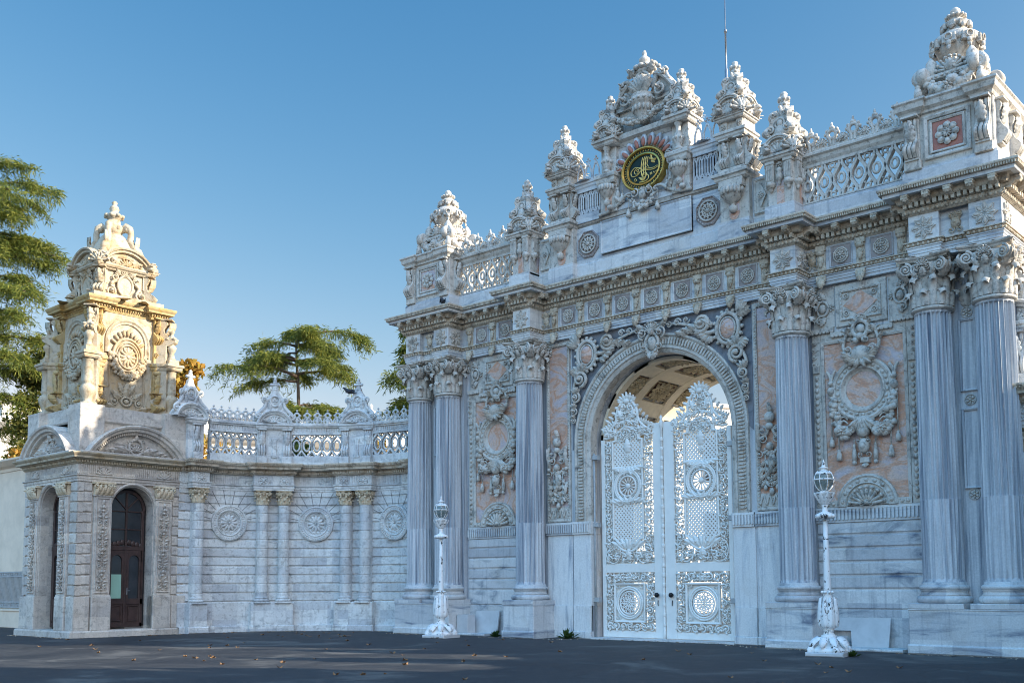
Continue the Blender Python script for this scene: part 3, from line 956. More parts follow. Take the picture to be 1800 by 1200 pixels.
def capital_mb(r):
    """corinthian capital, 7.90 to 9.18"""
    b = MB(); z0 = 7.90; H = 1.28
    b.add(lathe([(r, z0), (r * 1.13, z0 + .02), (r * 1.17, z0 + .05), (r * 1.13, z0 + .085), (r * 1.02, z0 + .10)], 32))
    b.add(lathe([(r * .98, z0 + .09), (r * 1.0, z0 + .5), (r * 1.12, z0 + .85), (r * 1.45, z0 + 1.08)], 24))
    def bell(t): return r * (1.0 + .42 * max(0, (t - .35)) ** 1.8)
    def acanthus(ang, zb, L, W, cr, out0):
        nu, cols = 16, 7; v = []
        for i in range(nu):
            u = i / (nu - 1)
            if u < .72:
                zz = zb + L * u / .72; oo = bell((zz - z0) / H) + out0 + .035 * u
            else:
                th = (u - .72) / .28 * PI * 1.15
                zz = zb + L + cr * math.sin(th); oo = bell((zb + L - z0) / H) + out0 + .025 + cr * (1 - math.cos(th))
            wd = W * (.62 + .38 * u if u < .75 else .9 - 1.6 * (u - .75)) * (.76 + .24 * abs(math.sin(PI * 4.5 * u)))
            for j in range(cols):
                s = -1 + 2 * j / 6
                rib = .040 * (1 - abs(s)) + (.020 if j in (1, 5) else 0)
                an = s * wd / oo
                rr = oo + rib - .03 * s * s
                v.append((rr * math.sin(an), -rr * math.cos(an), zz - .05 * s * s * u))
        f = [(i * cols + j, i * cols + j + 1, (i + 1) * cols + j + 1, (i + 1) * cols + j) for i in range(nu - 1) for j in range(cols - 1)]
        b.add((np.array(v), [np.array(f)], True), Rz(ang))
    for i in range(8):
        acanthus(i * PI / 4, z0 + .10, .30, .165, .065, .045)
        acanthus(i * PI / 4 + PI / 8, z0 + .10, .60, .15, .085, .028)
    zt = z0 + H
    for i in range(4):
        T = Rz(i * PI / 2 + PI / 4)
        ro = r * 1.58
        # corner volute: disc pair with spiral, plus its stalk
        vb = MB()
        for s in (-1, 1):
            spiral(vb, 0, 0, .155, 2.0, PI / 2, s, .034, .05, y=.0)
            break
        for s in (-1, 1):
            Tv = T @ Mt(s * .085, -ro, zt - .30) @ Rz(s * R(62))
            b.merge(vb, Tv)
        b.add(lathe([(.0, -.10), (.12, -.09), (.13, 0), (.12, .09), (0, .10)], 14), T @ Mt(0, -ro + .06, zt - .30) @ Ry(PI / 2))
        for s in (-1, 1):
            P = []
            for t in np.linspace(0, 1, 9):
                an = (PI / 4) * (1 - t ** .8) * s * .62
                rr = r * 1.12 + (ro - r * 1.12) * t ** 1.5
                P.append((rr * math.sin(an), -rr * math.cos(an), z0 + .62 + .52 * t ** .7 - .06 * t ** 4))
            b.add(tube(P, np.linspace(.03, .05, 9), 6, (0, 0, 1)), T)
        leaf_T = T @ Mt(0, -ro * .80, z0 + .74) @ Rx(R(38))
        b.add(leafgeo(4), leaf_T @ S(.15, .09, .40))
        # face: helices, shell and fleuron
        F = Rz(i * PI / 2)
        fb_ = MB()
        for s in (-1, 1):
            spiral(fb_, s * .10, 0, .085, 1.5, -PI / 2, s, .022, .04)
            curl(fb_, [(s * .26, -.30), (s * .22, -.12), (s * .13, .085)], .03, .022)
            leaf(fb_, s * .16, -.25, s * .5, .24, .07, .05)
        shell(fb_, 0, .02, .17, 7, .06, -.02)
        leaf(fb_, 0, -.22, 0, .22, .09, .06)
        b.merge(fb_, F @ Mt(0, -r * 1.30, zt - .27) @ Rx(R(14)))
    # abacus with hollowed sides
    P = []
    A, hol, cut = r * 1.46, .13, .10
    for i in range(4):
        for s in np.linspace(-1, 1, 9):
            x = s * (A - cut * .4); y = -(A - hol * (1 - s * s))
            c_, s_ = math.cos(i * PI / 2), math.sin(i * PI / 2)
            P.append((x * c_ - y * s_, x * s_ + y * c_))
    P = P[::-1]
    sweep(b, [(-.25, zt - .115), (-.05, zt - .11), (-.03, zt - .07), (.0, zt - .06), (.025, zt - .03), (.025, zt), (-.4, zt + .004)], P[::-1], True)
    return b
cap_m = capital_mb(.415).mesh('capital', 'carved'); bas_m = colbase_mb(.455).mesh('column_base', 'marble_d'); sha_m = shaft_mb(.455, .405).mesh('column', 'marble_v')
pd = MB()
pd.add(cbox(-.615, .615, -.60, .5, .20, 1.02, .02)); pd.add(cbox(-.655, .655, -.645, .5, 0, .22, .03)); pd.add(cbox(-.63, .63, -.618, .5, .985, 1.02, .01))
ped_m = pd.mesh('pedestal', 'marble_h')
for s in (-1, 1):
    for q, x in enumerate(CX):
        o = put('column', sha_m, (s * x, 0, 0))
        for nm, me in (('capital', cap_m), ('column_base', bas_m)):
            put(nm, me, (0, 0, 0), 0, o)
        if q == 0: put('pedestal', ped_m, (0, 0, 0), 0, o)
    pb = MB(); x0, x1 = sorted((s * 7.41, s * 10.02))
    pb.add(cbox(x0, x1, -.60, .5, .20, 1.02, .02)); pb.add(cbox(x0 - .04, x1 + .04, -.645, .5, 0, .22, .03)); pb.add(cbox(x0 - .012, x1 + .012, -.615, .5, .985, 1.02, .01))
    pt('paired_pedestal', pb, 'marble_h')
    # side return pilasters on the gate's end
    sp = MB()
    for yy in (1.0, 3.6):
        sp.add(cbox(-.35, .35, -.12, .1, 1.0, 8.0), Mt(s * 9.72, yy, 0) @ Rz(R(90 * s)))
    sp.add(cbox(-2.4, 2.4, -.2, .1, 0, 1.0), Mt(s * 9.72, 2.4, 0) @ Rz(R(90 * s)))
    pt('end_pilaster', sp, 'marble_v')

# ---- bays between the columns: rusticated base, fluted dado, pink panel with medallion
def course_rows(mb, x0, x1, zs, y, seed=1):
    for z0, z1 in zip(zs[:-1], zs[1:]):
        mb.add(cbox(x0, x1, y - .05, y + .02, z0 + .022, z1 - .022, .026))
for s in (-1, 1):
    b = MB(); xc = s * 6.14
    b.add(cbox(xc - 1.34, xc + 1.34, PY - .06, PY + .05, 0, .96, .01))
    course_rows(b, xc - 1.34, xc + 1.34, [.96, 1.46, 1.80, 2.14, 2.48, 2.81, 3.13], PY)
    b.add(box(xc - 1.34, xc + 1.34, PY - .012, PY + .02, .9, 3.13))
    pt('rusticated_base', b, 'marble_d')
    b = MB(); fluted_band(b, xc - 1.36, xc + 1.36, 3.12, 3.50, .098, PY - .05)
    b.add(box(xc - 1.36, xc + 1.36, PY - .05, PY + .02, 3.12, 3.5))
    pt('fluted_dado', b, 'marble_h')
    pk = MB()
    pk.add(cbox(xc - 1.02, xc + 1.02, PY - .015, PY + .05, 3.6, 7.66))
    pp = pt('pink_panel', pk, 'pink')
    b = MB()
    polyframe(b, [(xc + x, z) for x, z in rect(-1.10, 1.10, 3.52, 7.75)], .085, PY - .06, PY)
    b.add(cbox(xc - 1.33, xc - 1.10, PY - .045, PY + .01, 3.5, 7.97)); b.add(cbox(xc + 1.10, xc + 1.33, PY - .045, PY + .01, 3.5, 7.97))
    b.add(cbox(xc - 1.1, xc + 1.1, PY - .043, PY + .01, 7.75, 7.97))
    for t in (-1, 1):
        eggrow(b, (xc + t * 1.22, 3.6), (xc + t * 1.22, 6.9), .155, PY - .055, .055, .068)
        b.add(cbox(xc + t * 1.22 - .09, xc + t * 1.22 + .09, PY - .10, PY, 6.95, 7.15))
        for z in (7.2, 7.38, 7.56, 7.74): spiral(b, xc + t * 1.27, z, .07, 1.2, 0, t, h=.05, y=PY - .04)
    # stepped egg ledge above the panel
    for x0, x1, z in ((-1.33, -.72, 8.0), (.72, 1.33, 8.0), (-.80, .80, 7.86)):
        b.add(cbox(xc + x0, xc + x1, PY - .12, PY, z - .02, z + .09)); eggrow(b, (xc + x0, z - .02), (xc + x1, z - .02), .11, PY - .10, .04, .05)
    pt('panel_frame', b, 'carved')
    # medallion
    b = MB()
    def radial(prof): sweep(b, prof, [(xc - .0 + .80 * math.sin(t), 6.40 + .80 * math.cos(t)) for t in np.linspace(0, 2 * PI, 49)[:-1]], True, 'xz')
    radial([(0, PY), (0, PY - .16), (.05, PY - .19), (.10, PY - .17), (.10, PY - .14), (.22, PY - .14), (.22, PY - .17), (.26, PY - .18), (.31, PY - .10), (.36, PY - .07), (.36, PY)])
    for i in range(26):
        t = 2 * PI * i / 26; ell(b, xc + .64 * math.sin(t), PY - .14, 6.40 + .64 * math.cos(t), .055, .045, .045, t)
    md = pt('medallion', b, 'carved')
    d = MB(); d.add(disc(xc, 6.40, .45, PY - .06, PY + .02)); pt('pink_disc', d, 'pink', md)
    # crest above the medallion
    b = MB(); y = PY - .06
    ell(b, xc, y - .12, 7.28, .26, .16, .22)
    for t in (-1, 1):
        spiral(b, xc + t * .30, 7.38, .13, 1.6, -PI / 2, t, h=.16, y=y); spiral(b, xc + t * .17, 7.62, .09, 1.4, PI / 2, t, h=.16, y=y)
        for q in range(5): leaf(b, xc + t * .05 * q, 7.2, t * (2.7 - .42 * q), .30, .09, .14, y - .05)
        curl(b, [(xc + t * .28, 7.2), (xc + t * .46, 7.5), (xc + t * .38, 7.85), (xc + t * .5, 7.95)], .055, .03, y, .1)
        leaf(b, xc + t * .42, 7.6, t * .9, .2, .07, .1, y); leaf(b, xc + t * .40, 7.8, -t * .5, .22, .08, .1, y)
        ell(b, xc + t * .11, y - .12, 7.62, .08, .1, .08)
    ell(b, xc, y - .16, 7.40, .075, .08, .075)
    ring(b, xc, 7.92, .2, .06, .14, y); ell(b, xc, y - .06, 7.92, .13, .1, .12)
    for q in range(-4, 5): leaf(b, xc + .2 * math.sin(q * .5), 7.92 + .2 * math.cos(q * .5), q * .5, .14, .05, .1, y)
    shell(b, xc, 8.12, .17, 7, .1, y)
    ell(b, xc, y - .1, 7.72, .1, .12, .1)
    pt('medallion_crest', b, 'carved')
    # garlands, pendants and tassels
    b = MB()
    for t in (-1, 1):
        for u in (-1, 1): curl(b, [(xc + t * (.80 + u * .11), 6.95), (xc + t * (.80 + u * .02), 6.78), (xc + t * .80, 6.55)], .04, .05, y, .12)
        ell(b, xc + t * .80, y - .1, 6.62, .085, .09, .06); ell(b, xc + t * .80, y - .1, 6.42, .1, .11, .12)
        swag(b, xc + t * .80, 6.35, xc + t * .62, 5.45, .0, .16, 9, y, 0, 3 + s + t)
        swag(b, xc + t * .76, 5.62, xc + t * .18, 5.62, .28, .18, 12, y, 0, 9 + s + t)
        rosette(b, xc + t * .5, 5.38, .15, 7, .12, y - .16, False)
        for q in range(4): curl(b, [(xc + t * .62, 5.9 - q * .1), (xc + t * .5, 5.95 - q * .1), (xc + t * .40, 5.86 - q * .1)], .03, .02, y, .12)
        tassel(b, xc + t * .84, 5.28, .26, .062, y, 1.0); tassel(b, xc + t * .66, 4.94, .28, .066, y, .55)
        tassel(b, xc + t * .27, 5.05, .42, .055, y, .12); ell(b, xc + t * .27, y - .05, 4.58, .06, .06, .06)
    ell(b, xc, y - .1, 5.55, .16, .14, .18); ell(b, xc, y - .1, 5.32, .18, .15, .14)
    for q in range(-3, 4): leaf(b, xc, 5.7, PI + q * .3, .42, .09, .14, y)
    ell(b, xc, y - .1, 4.98, .15, .13, .2); ell(b, xc, y - .14, 4.96, .08, .12, .1)
    for t in (-1, 1): spiral(b, xc + t * .12, 5.1, .09, 1.3, PI / 2, t, h=.12, y=y); spiral(b, xc + t * .1, 4.76, .08, 1.3, -PI / 2, t, h=.1, y=y)
    b.add(cbox(xc - .12, xc + .12, y - .1, PY, 4.56, 4.70)); leaf(b, xc, 4.56, PI, .12, .1, .1, y)
    pt('garland', b, 'carved')
    # shell niche
    b = MB()
    sweep(b, [(0, PY), (0, PY - .10), (.05, PY - .13), (.09, PY - .10), (.19, PY - .10), (.22, PY - .12), (.25, PY - .04)], arcpts(xc, 3.52, .77, PI, 0, 24), False, 'xz')
    b.add(extr(arcpts(xc, 3.52, .74, 0, PI, 24), PY - .055, PY + .02))
    for i in range(9): 
        t = -PI / 2 + PI * (i + .5) / 9; ell(b, xc + .625 * math.sin(t), PY - .10, 3.52 + .625 * math.cos(t), .06, .04, .05, t)
    shell(b, xc, 3.53, .47, 9, .10, PY - .06)
    for t in (-1, 1):
        b.add(cbox(xc + min(t * .74, t * 1.1), xc + max(t * .74, t * 1.1), PY - .08, PY, 3.5, 3.66))
        eggrow(b, (xc + t * .8, 3.58), (xc + t * 1.08, 3.58), .13, PY - .085, .05, .05)
    pt('shell_niche', b, 'carved')
    # lozenge panel under the architrave
    b = MB(); x = xc
    b.add(cbox(xc - .66, xc + .66, PY - .07, PY + .02, 8.06, 9.14, .015))
    polyframe(b, [(x + p, z) for p, z in rect(-.53, .53, 8.20, 8.98)], .06, PY - .11, PY - .06)
    for z in (8.23, 8.95): eggrow(b, (x - .5, z), (x + .5, z), .1, PY - .10, .035, .042)
    for t in (-1, 1):
        eggrow(b, (x + t * .5, 8.28), (x + t * .5, 8.9), .1, PY - .1, .035, .042)
        for z in (8.37, 8.81): ring(b, x + t * .36, z, .06, .016, .05, PY - .07); ell(b, x + t * .36, PY - .08, z, .03, .03, .03)
        # scroll cartouche filling the triangles beside it
        b.add(cbox(x + min(t * .7, t * 1.28), x + max(t * .7, t * 1.28), PY - .03, PY, 8.1, 9.1))
        ell(b, x + t * 1.0, PY - .07, 8.6, .1, .07, .12); ring(b, x + t * 1.0, 8.6, .15, .035, .08, PY - .03, rz=.19)
        for q in (-1, 1):
            spiral(b, x + t * 1.06, 8.6 + q * .30, .11, 1.5, -q * PI / 2, t * q, h=.06, y=PY - .04)
            leaf(b, x + t * .95, 8.6 + q * .22, t * q * .4 + (0 if q > 0 else PI), .24, .08, .06, PY - .04)
        rosette(b, x + t * .78, 8.6, .12, 6, .05, PY - .04, False)
    lz = pt('lozenge_panel', b, 'carved')
    d = MB(); d.add(extr([(x - .44, 8.59), (x, 8.26), (x + .44, 8.59), (x, 8.92)], PY - .085, PY)); pt('pink_lozenge', d, 'pink', lz)

# ---- panels with hanging trophies beside the arch
for s in (-1, 1):
    xc = s * 3.60
    b = MB()
    b.add(cbox(xc - .50, xc + .50, PY - .07, PY + .03, .22, .98, .012)); b.add(cbox(xc - .52, xc + .52, PY - .10, PY + .03, 0, .22, .02))
    b.add(cbox(xc - .49, xc + .49, PY - .03, PY + .03, .98, 3.12, .008))
    pt('plain_pier', b, 'marble_r')
    b = MB(); fluted_band(b, xc - .52, xc + .52, 3.12, 3.5, .09, PY - .07); b.add(box(xc - .52, xc + .52, PY - .07, PY, 3.12, 3.5)); pt('fluted_dado', b, 'marble_h')
    pk = MB(); pk.add(cbox(xc - .36, xc + .36, PY - .02, PY + .03, 3.6, 8.98)); pt('pink_panel', pk, 'pink')
    b = MB(); polyframe(b, [(xc + p, z) for p, z in rect(-.46, .46, 3.52, 9.1)], .10, PY - .07, PY)
    for t in (-1, 1): eggrow(b, (xc + t * .395, 3.6), (xc + t * .395, 9.0), .085, PY - .07, .026, .036)
    eggrow(b, (xc - .36, 9.03), (xc + .36, 9.03), .085, PY - .07, .026, .036)
    pt('panel_frame', b, 'carved')
    b = MB(); y = PY - .04
    ell(b, xc, y - .1, 5.98, .15, .12, .15); ring(b, xc, 5.98, .11, .025, .2, y); leaf(b, xc, 6.1, 0, .26, .08, .12, y); ell(b, xc, y - .08, 6.2, .07, .08, .07)
    ell(b, xc, y - .1, 5.74, .12, .1, .1)
    for t in (-1, 1):
        for q, z in enumerate((5.62, 5.4)):
            spiral(b, xc + t * .2, z, .12, 1.5, PI / 2, t, h=.12, y=y)
        leaf(b, xc + t * .34, 5.2, 0, .6, .07, .12, y); ell(b, xc + t * .34, y - .08, 5.78, .05, .06, .08)
        ell(b, xc + t * .34, y - .08, 5.15, .06, .07, .07)
        curl(b, [(xc + t * .05, 5.7), (xc + t * .15, 5.5), (xc + t * .34, 5.45)], .05, .04, y, .1)
        spiral(b, xc + t * .32, 5.0, .1, 1.4, PI / 2, t, h=.1, y=y)
        b.add(tube([(xc + t * .17, y - .05, 5.1), (xc + t * .17, y - .05, 4.15)], .02, 5))
        for q in range(4): 
            leaf(b, xc + t * .17, 4.85 - q * .18, t * .6 + PI, .2, .05, .08, y); leaf(b, xc + t * .17, 4.85 - q * .18, -t * .6 + PI, .2, .05, .08, y)
        rosette(b, xc + t * .32, 4.25, .13, 7, .08, y); ell(b, xc + t * .17, y - .06, 4.12, .06, .06, .08)
        leaf(b, xc + t * .3, 4.75, PI, .4, .07, .08, y)
    swag(b, xc - .2, 5.15, xc + .2, 5.15, .14, .1, 8, y, 0, 4)
    ell(b, xc, y - .1, 5.2, .1, .12, .12); rosette(b, xc, 4.3, .17, 10, .09, y); leaf(b, xc, 4.5, 0, .5, .1, .1, y); ell(b, xc, y - .05, 4.02, .08, .06, .1)
    for q in range(5): leaf(b, xc, 5.05 - q * .1, PI + (q - 2) * .25, .3, .07, .09, y)
    # flat strapwork fringe at the foot
    b.add(cbox(xc - .36, xc + .36, PY - .04, PY, 3.62, 3.98))
    curl(b, [(xc - .36 + .09 * i, 3.92 if i % 2 else 3.68) for i in range(9)], .028, .028, PY - .03, .04)
    rosette(b, xc, 3.8, .07, 6, .04, PY - .04, False)
    pt('hanging_trophy', b, 'carved')

# ---- arch ring with keystone, jambs
b = MB()
arch = [(-2.95, 3.5), (-2.95, AZ)] + arcpts(0, AZ, 2.95, PI, 0, 48)[1:-1] + [(2.95, AZ), (2.95, 3.5)]
sweep(b, [(0, PY), (0, PY - .10), (.04, PY - .12), (.08, PY - .10), (.10, PY - .06), (.34, PY - .06), (.36, PY - .10), (.42, PY - .10), (.44, PY - .05), (.50, PY - .03), (.545, PY + .0), (.545, PY + .3)], arch, False, 'xz')
pth = [(-2.73, 3.55), (-2.73, AZ)] + arcpts(0, AZ, 2.73, PI, 0, 48)[1:-1] + [(2.73, AZ), (2.73, 3.55)]
P = np.array(pth); sg = np.linalg.norm(np.diff(P, axis=0), axis=1); cs = np.concatenate([[0], np.cumsum(sg)])
for t in np.arange(.05, cs[-1], .098):
    i = min(int(np.searchsorted(cs, t, 'right')) - 1, len(sg) - 1); u = (t - cs[i]) / sg[i]
    q = P[i] * (1 - u) + P[i + 1] * u; d = (P[i + 1] - P[i]) / sg[i]
    an = math.atan2(-d[1], d[0]) 
    b.add(box(-.027, .027, -.06, .02, -.09, .07), Mt(q[0], PY - .06, q[1]) @ Ry(an))
    ell(b, *(np.array([q[0], PY - .07, q[1]]) + .075 * np.array([-d[1], 0, d[0]])), .036, .035, .04, an, 0, 6)
pt('arch_ring', b, 'carved')
for s in (-1, 1):
    b = MB()
    x0, x1 = sorted((s * AR, s * 3.06))
    b.add(cbox(x0, x1, PY - .05, PY + .05, .98, 3.12, .008)); b.add(cbox(x0 - (0 if s > 0 else 0), x1, PY - .09, PY + .05, .22, .98, .01)); b.add(cbox(x0 - .02, x1 + .02, PY - .13, PY + .06, 0, .22, .02))
    b.add(box(s * AR - .02, s * AR + .02, PY - .04, .9, .98, 3.12))
    fluted_band(b, x0, x1, 3.12, 3.5, .09, PY - .09); b.add(box(x0, x1, PY - .09, PY, 3.12, 3.5))
    b.add(box(s * AR - .04, s * AR + .04, PY - .085, .85, 3.12, 3.5))
    pt('jamb', b, 'marble_r')
b = MB(); y = PY - .12
ell(b, 0, y - .05, 8.52, .17, .14, .22); ring(b, 0, 8.52, .22, .05, .16, y, rz=.28)
for s in (-1, 1):
    spiral(b, s * .30, 8.82, .17, 1.6, -PI / 2, s, h=.14, y=y); spiral(b, s * .26, 8.42, .13, 1.5, PI / 2, s, h=.12, y=y)
    leaf(b, s * .3, 8.95, s * .9, .3, .1, .12, y); leaf(b, s * .15, 8.3, s * .5 + PI, .3, .1, .12, y); spiral(b, s * .14, 8.26, .09, 1.3, PI, -s, h=.1, y=y)
shell(b, 0, 8.86, .30, 9, .12, y - .04); ell(b, 0, y - .1, 8.84, .12, .12, .1)
pt('keystone', b, 'carved')

# ---- spandrel carving
for s in (-1, 1):
    b = MB(); y = PY - .05
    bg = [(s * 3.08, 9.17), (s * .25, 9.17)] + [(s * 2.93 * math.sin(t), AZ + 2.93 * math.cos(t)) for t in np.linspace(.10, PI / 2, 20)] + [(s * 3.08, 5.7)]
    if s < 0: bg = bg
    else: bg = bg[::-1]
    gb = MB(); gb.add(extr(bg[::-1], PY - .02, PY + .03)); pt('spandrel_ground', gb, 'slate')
    cx_, cz_ = s * 2.42, 8.56
    ring(b, cx_, cz_, .34, .065, .14, y, rz=.42); ring(b, cx_, cz_, .24, .03, .16, y, rz=.31)
    for q in range(16):
        t = 2 * PI * q / 16; ell(b, cx_ + .43 * math.sin(t), y - .06, cz_ + .5 * math.cos(t), .06, .06, .07, t)
    for q in range(-2, 3): leaf(b, cx_ + s * .32, cz_ + .3, s * (.75 + q * .32), .42, .10, .12, y)
    for q in range(5): leaf(b, cx_ + s * .35, cz_ - .35, s * (1.9 + .3 * q), .3, .1, .1, y)
    # scroll towards the keystone
    spiral(b, s * 1.62, 8.84, .27, 2.0, PI if s > 0 else 0, s, .07, .13, y=y)
    curl(b, [(s * 2.05, 8.55), (s * 1.75, 8.55), (s * 1.38, 8.78), (s * 1.0, 8.92), (s * .62, 9.0)], .07, .045, y, .1)
    spiral(b, s * .82, 9.0, .12, 1.5, 0 if s > 0 else PI, s, .03, .1, y=y); spiral(b, s * .55, 8.97, .10, 1.5, PI if s > 0 else 0, -s, .03, .1, y=y); spiral(b, s * 1.12, 9.02, .11, 1.5, 0, -s, .03, .1, y=y)
    for q in range(5): leaf(b, s * (1.92 - q * .2), 8.72 - .02 * q, -s * (.9 + .12 * q) , .36, .11, .12, y)
    for q in range(4): leaf(b, s * (1.95 - q * .1), 8.4 + q * .06, s * -2.2 + s * q * .2, .28, .1, .1, y)
    # falling scrolls beside the ring
    for q, (sx, sz, r_) in enumerate(((2.68, 7.84, .25), (2.86, 7.28, .17), (2.93, 6.88, .12), (2.96, 6.58, .09))):
        spiral(b, s * sx, sz, r_, 1.8, PI / 2 if q % 2 else -PI / 2, s if q % 2 else -s, r_ * .26, .11, y=y)
        for t in range(4): leaf(b, s * sx, sz + r_ * .7, s * (-.9 + t * .55) , r_ * 1.3, r_ * .4, .1, y)
    curl(b, [(s * 2.5, 8.2), (s * 2.75, 8.0), (s * 2.95, 7.6), (s * 2.84, 7.3), (s * 2.98, 7.0), (s * 2.92, 6.5)], .06, .03, y, .08)
    sc = pt('spandrel_carving', b, 'carved')
    d = MB(); ell(d, cx_, y - .05, cz_, .23, .12, .30, 0, 0, 14); pt('pink_boss', d, 'pink', sc)
# ------------------------------------------------------------ vault of the passage
b = MB(); VR = AR - .03
n = 40
def vpt(t, y, r): return (-r * math.cos(t), y, AZ + r * math.sin(t))
def vbar(mb, t0, t1, y0, y1, r0, r1, k=8):
    v = []
    for i in range(k + 1):
        t = t0 + (t1 - t0) * i / k
        v += [vpt(t, y0, r0), vpt(t, y1, r0), vpt(t, y1, r1), vpt(t, y0, r1)]
    f = []
    for i in range(k):
        a = i * 4
        for j in range(4): f.append((a + j, a + (j + 1) % 4, a + 4 + (j + 1) % 4, a + 4 + j))
    mb.add((np.array(v), [np.array(f), np.array([[0, 3, 2, 1], [k * 4, k * 4 + 1, k * 4 + 2, k * 4 + 3]])], False))
yb = [.95, 1.22, 1.88, 2.26, 3.54, 3.92, 4.56, 4.89]          # transverse ribs
for i in range(0, 8, 2): vbar(b, 0, PI, yb[i], yb[i + 1], VR, VR - .09, 36)
tb = [0, .13, .49, .70, 1.08, 1.31, 1.83, 2.06, 2.44, 2.65, PI - .13, PI]
for i in range(0, 12, 2):
    vbar(b, tb[i], tb[i + 1], .95, 4.85, VR, VR - .08, 4)
    
pt('vault', b, 'vault')
for (y0, y1) in ((1.25, 1.85), (2.30, 3.50), (3.95, 4.53)):
    for i in range(1, 11, 2):
        t0, t1 = tb[i] + .04, tb[i + 1] - .04
        cb = MB(); vbar(cb, t0, t1, y0, y1, VR - .015, VR - .03)
        o = pt('coffer', cb, 'coffer')
        fb_ = MB(); tm, ym = (t0 + t1) / 2, (y0 + y1) / 2
        T = Mt(*vpt(tm, ym, VR - .03)) @ Ry(tm - PI / 2) @ Rx(PI / 2)
        o_ = MB(); hw = (t1 - t0) * VR * .42; hl = (y1 - y0) * .42
        rosette(o_, 0, 0, min(hw, hl) * .66, 8, .07); polyframe(o_, rect(-hw * 1.12, hw * 1.12, -hl * 1.12, hl * 1.12), .04, -.04, .02)
        for q in range(12):
            a_ = 2 * PI * q / 12; leaf(o_, hw * .45 * math.sin(a_), hl * .45 * math.cos(a_), a_, .42 * (hw + hl) / 1.2, .09, .06, 0, 3)
        for u in (-1, 1):
            for v_ in (-1, 1): spiral(o_, u * hw * .7, v_ * hl * .7, min(hw, hl) * .25, 1.3, 0, u * v_, h=.04)
        fb_.merge(o_, T)
        pt('coffer_flower', fb_, 'coffer_gilt', o)

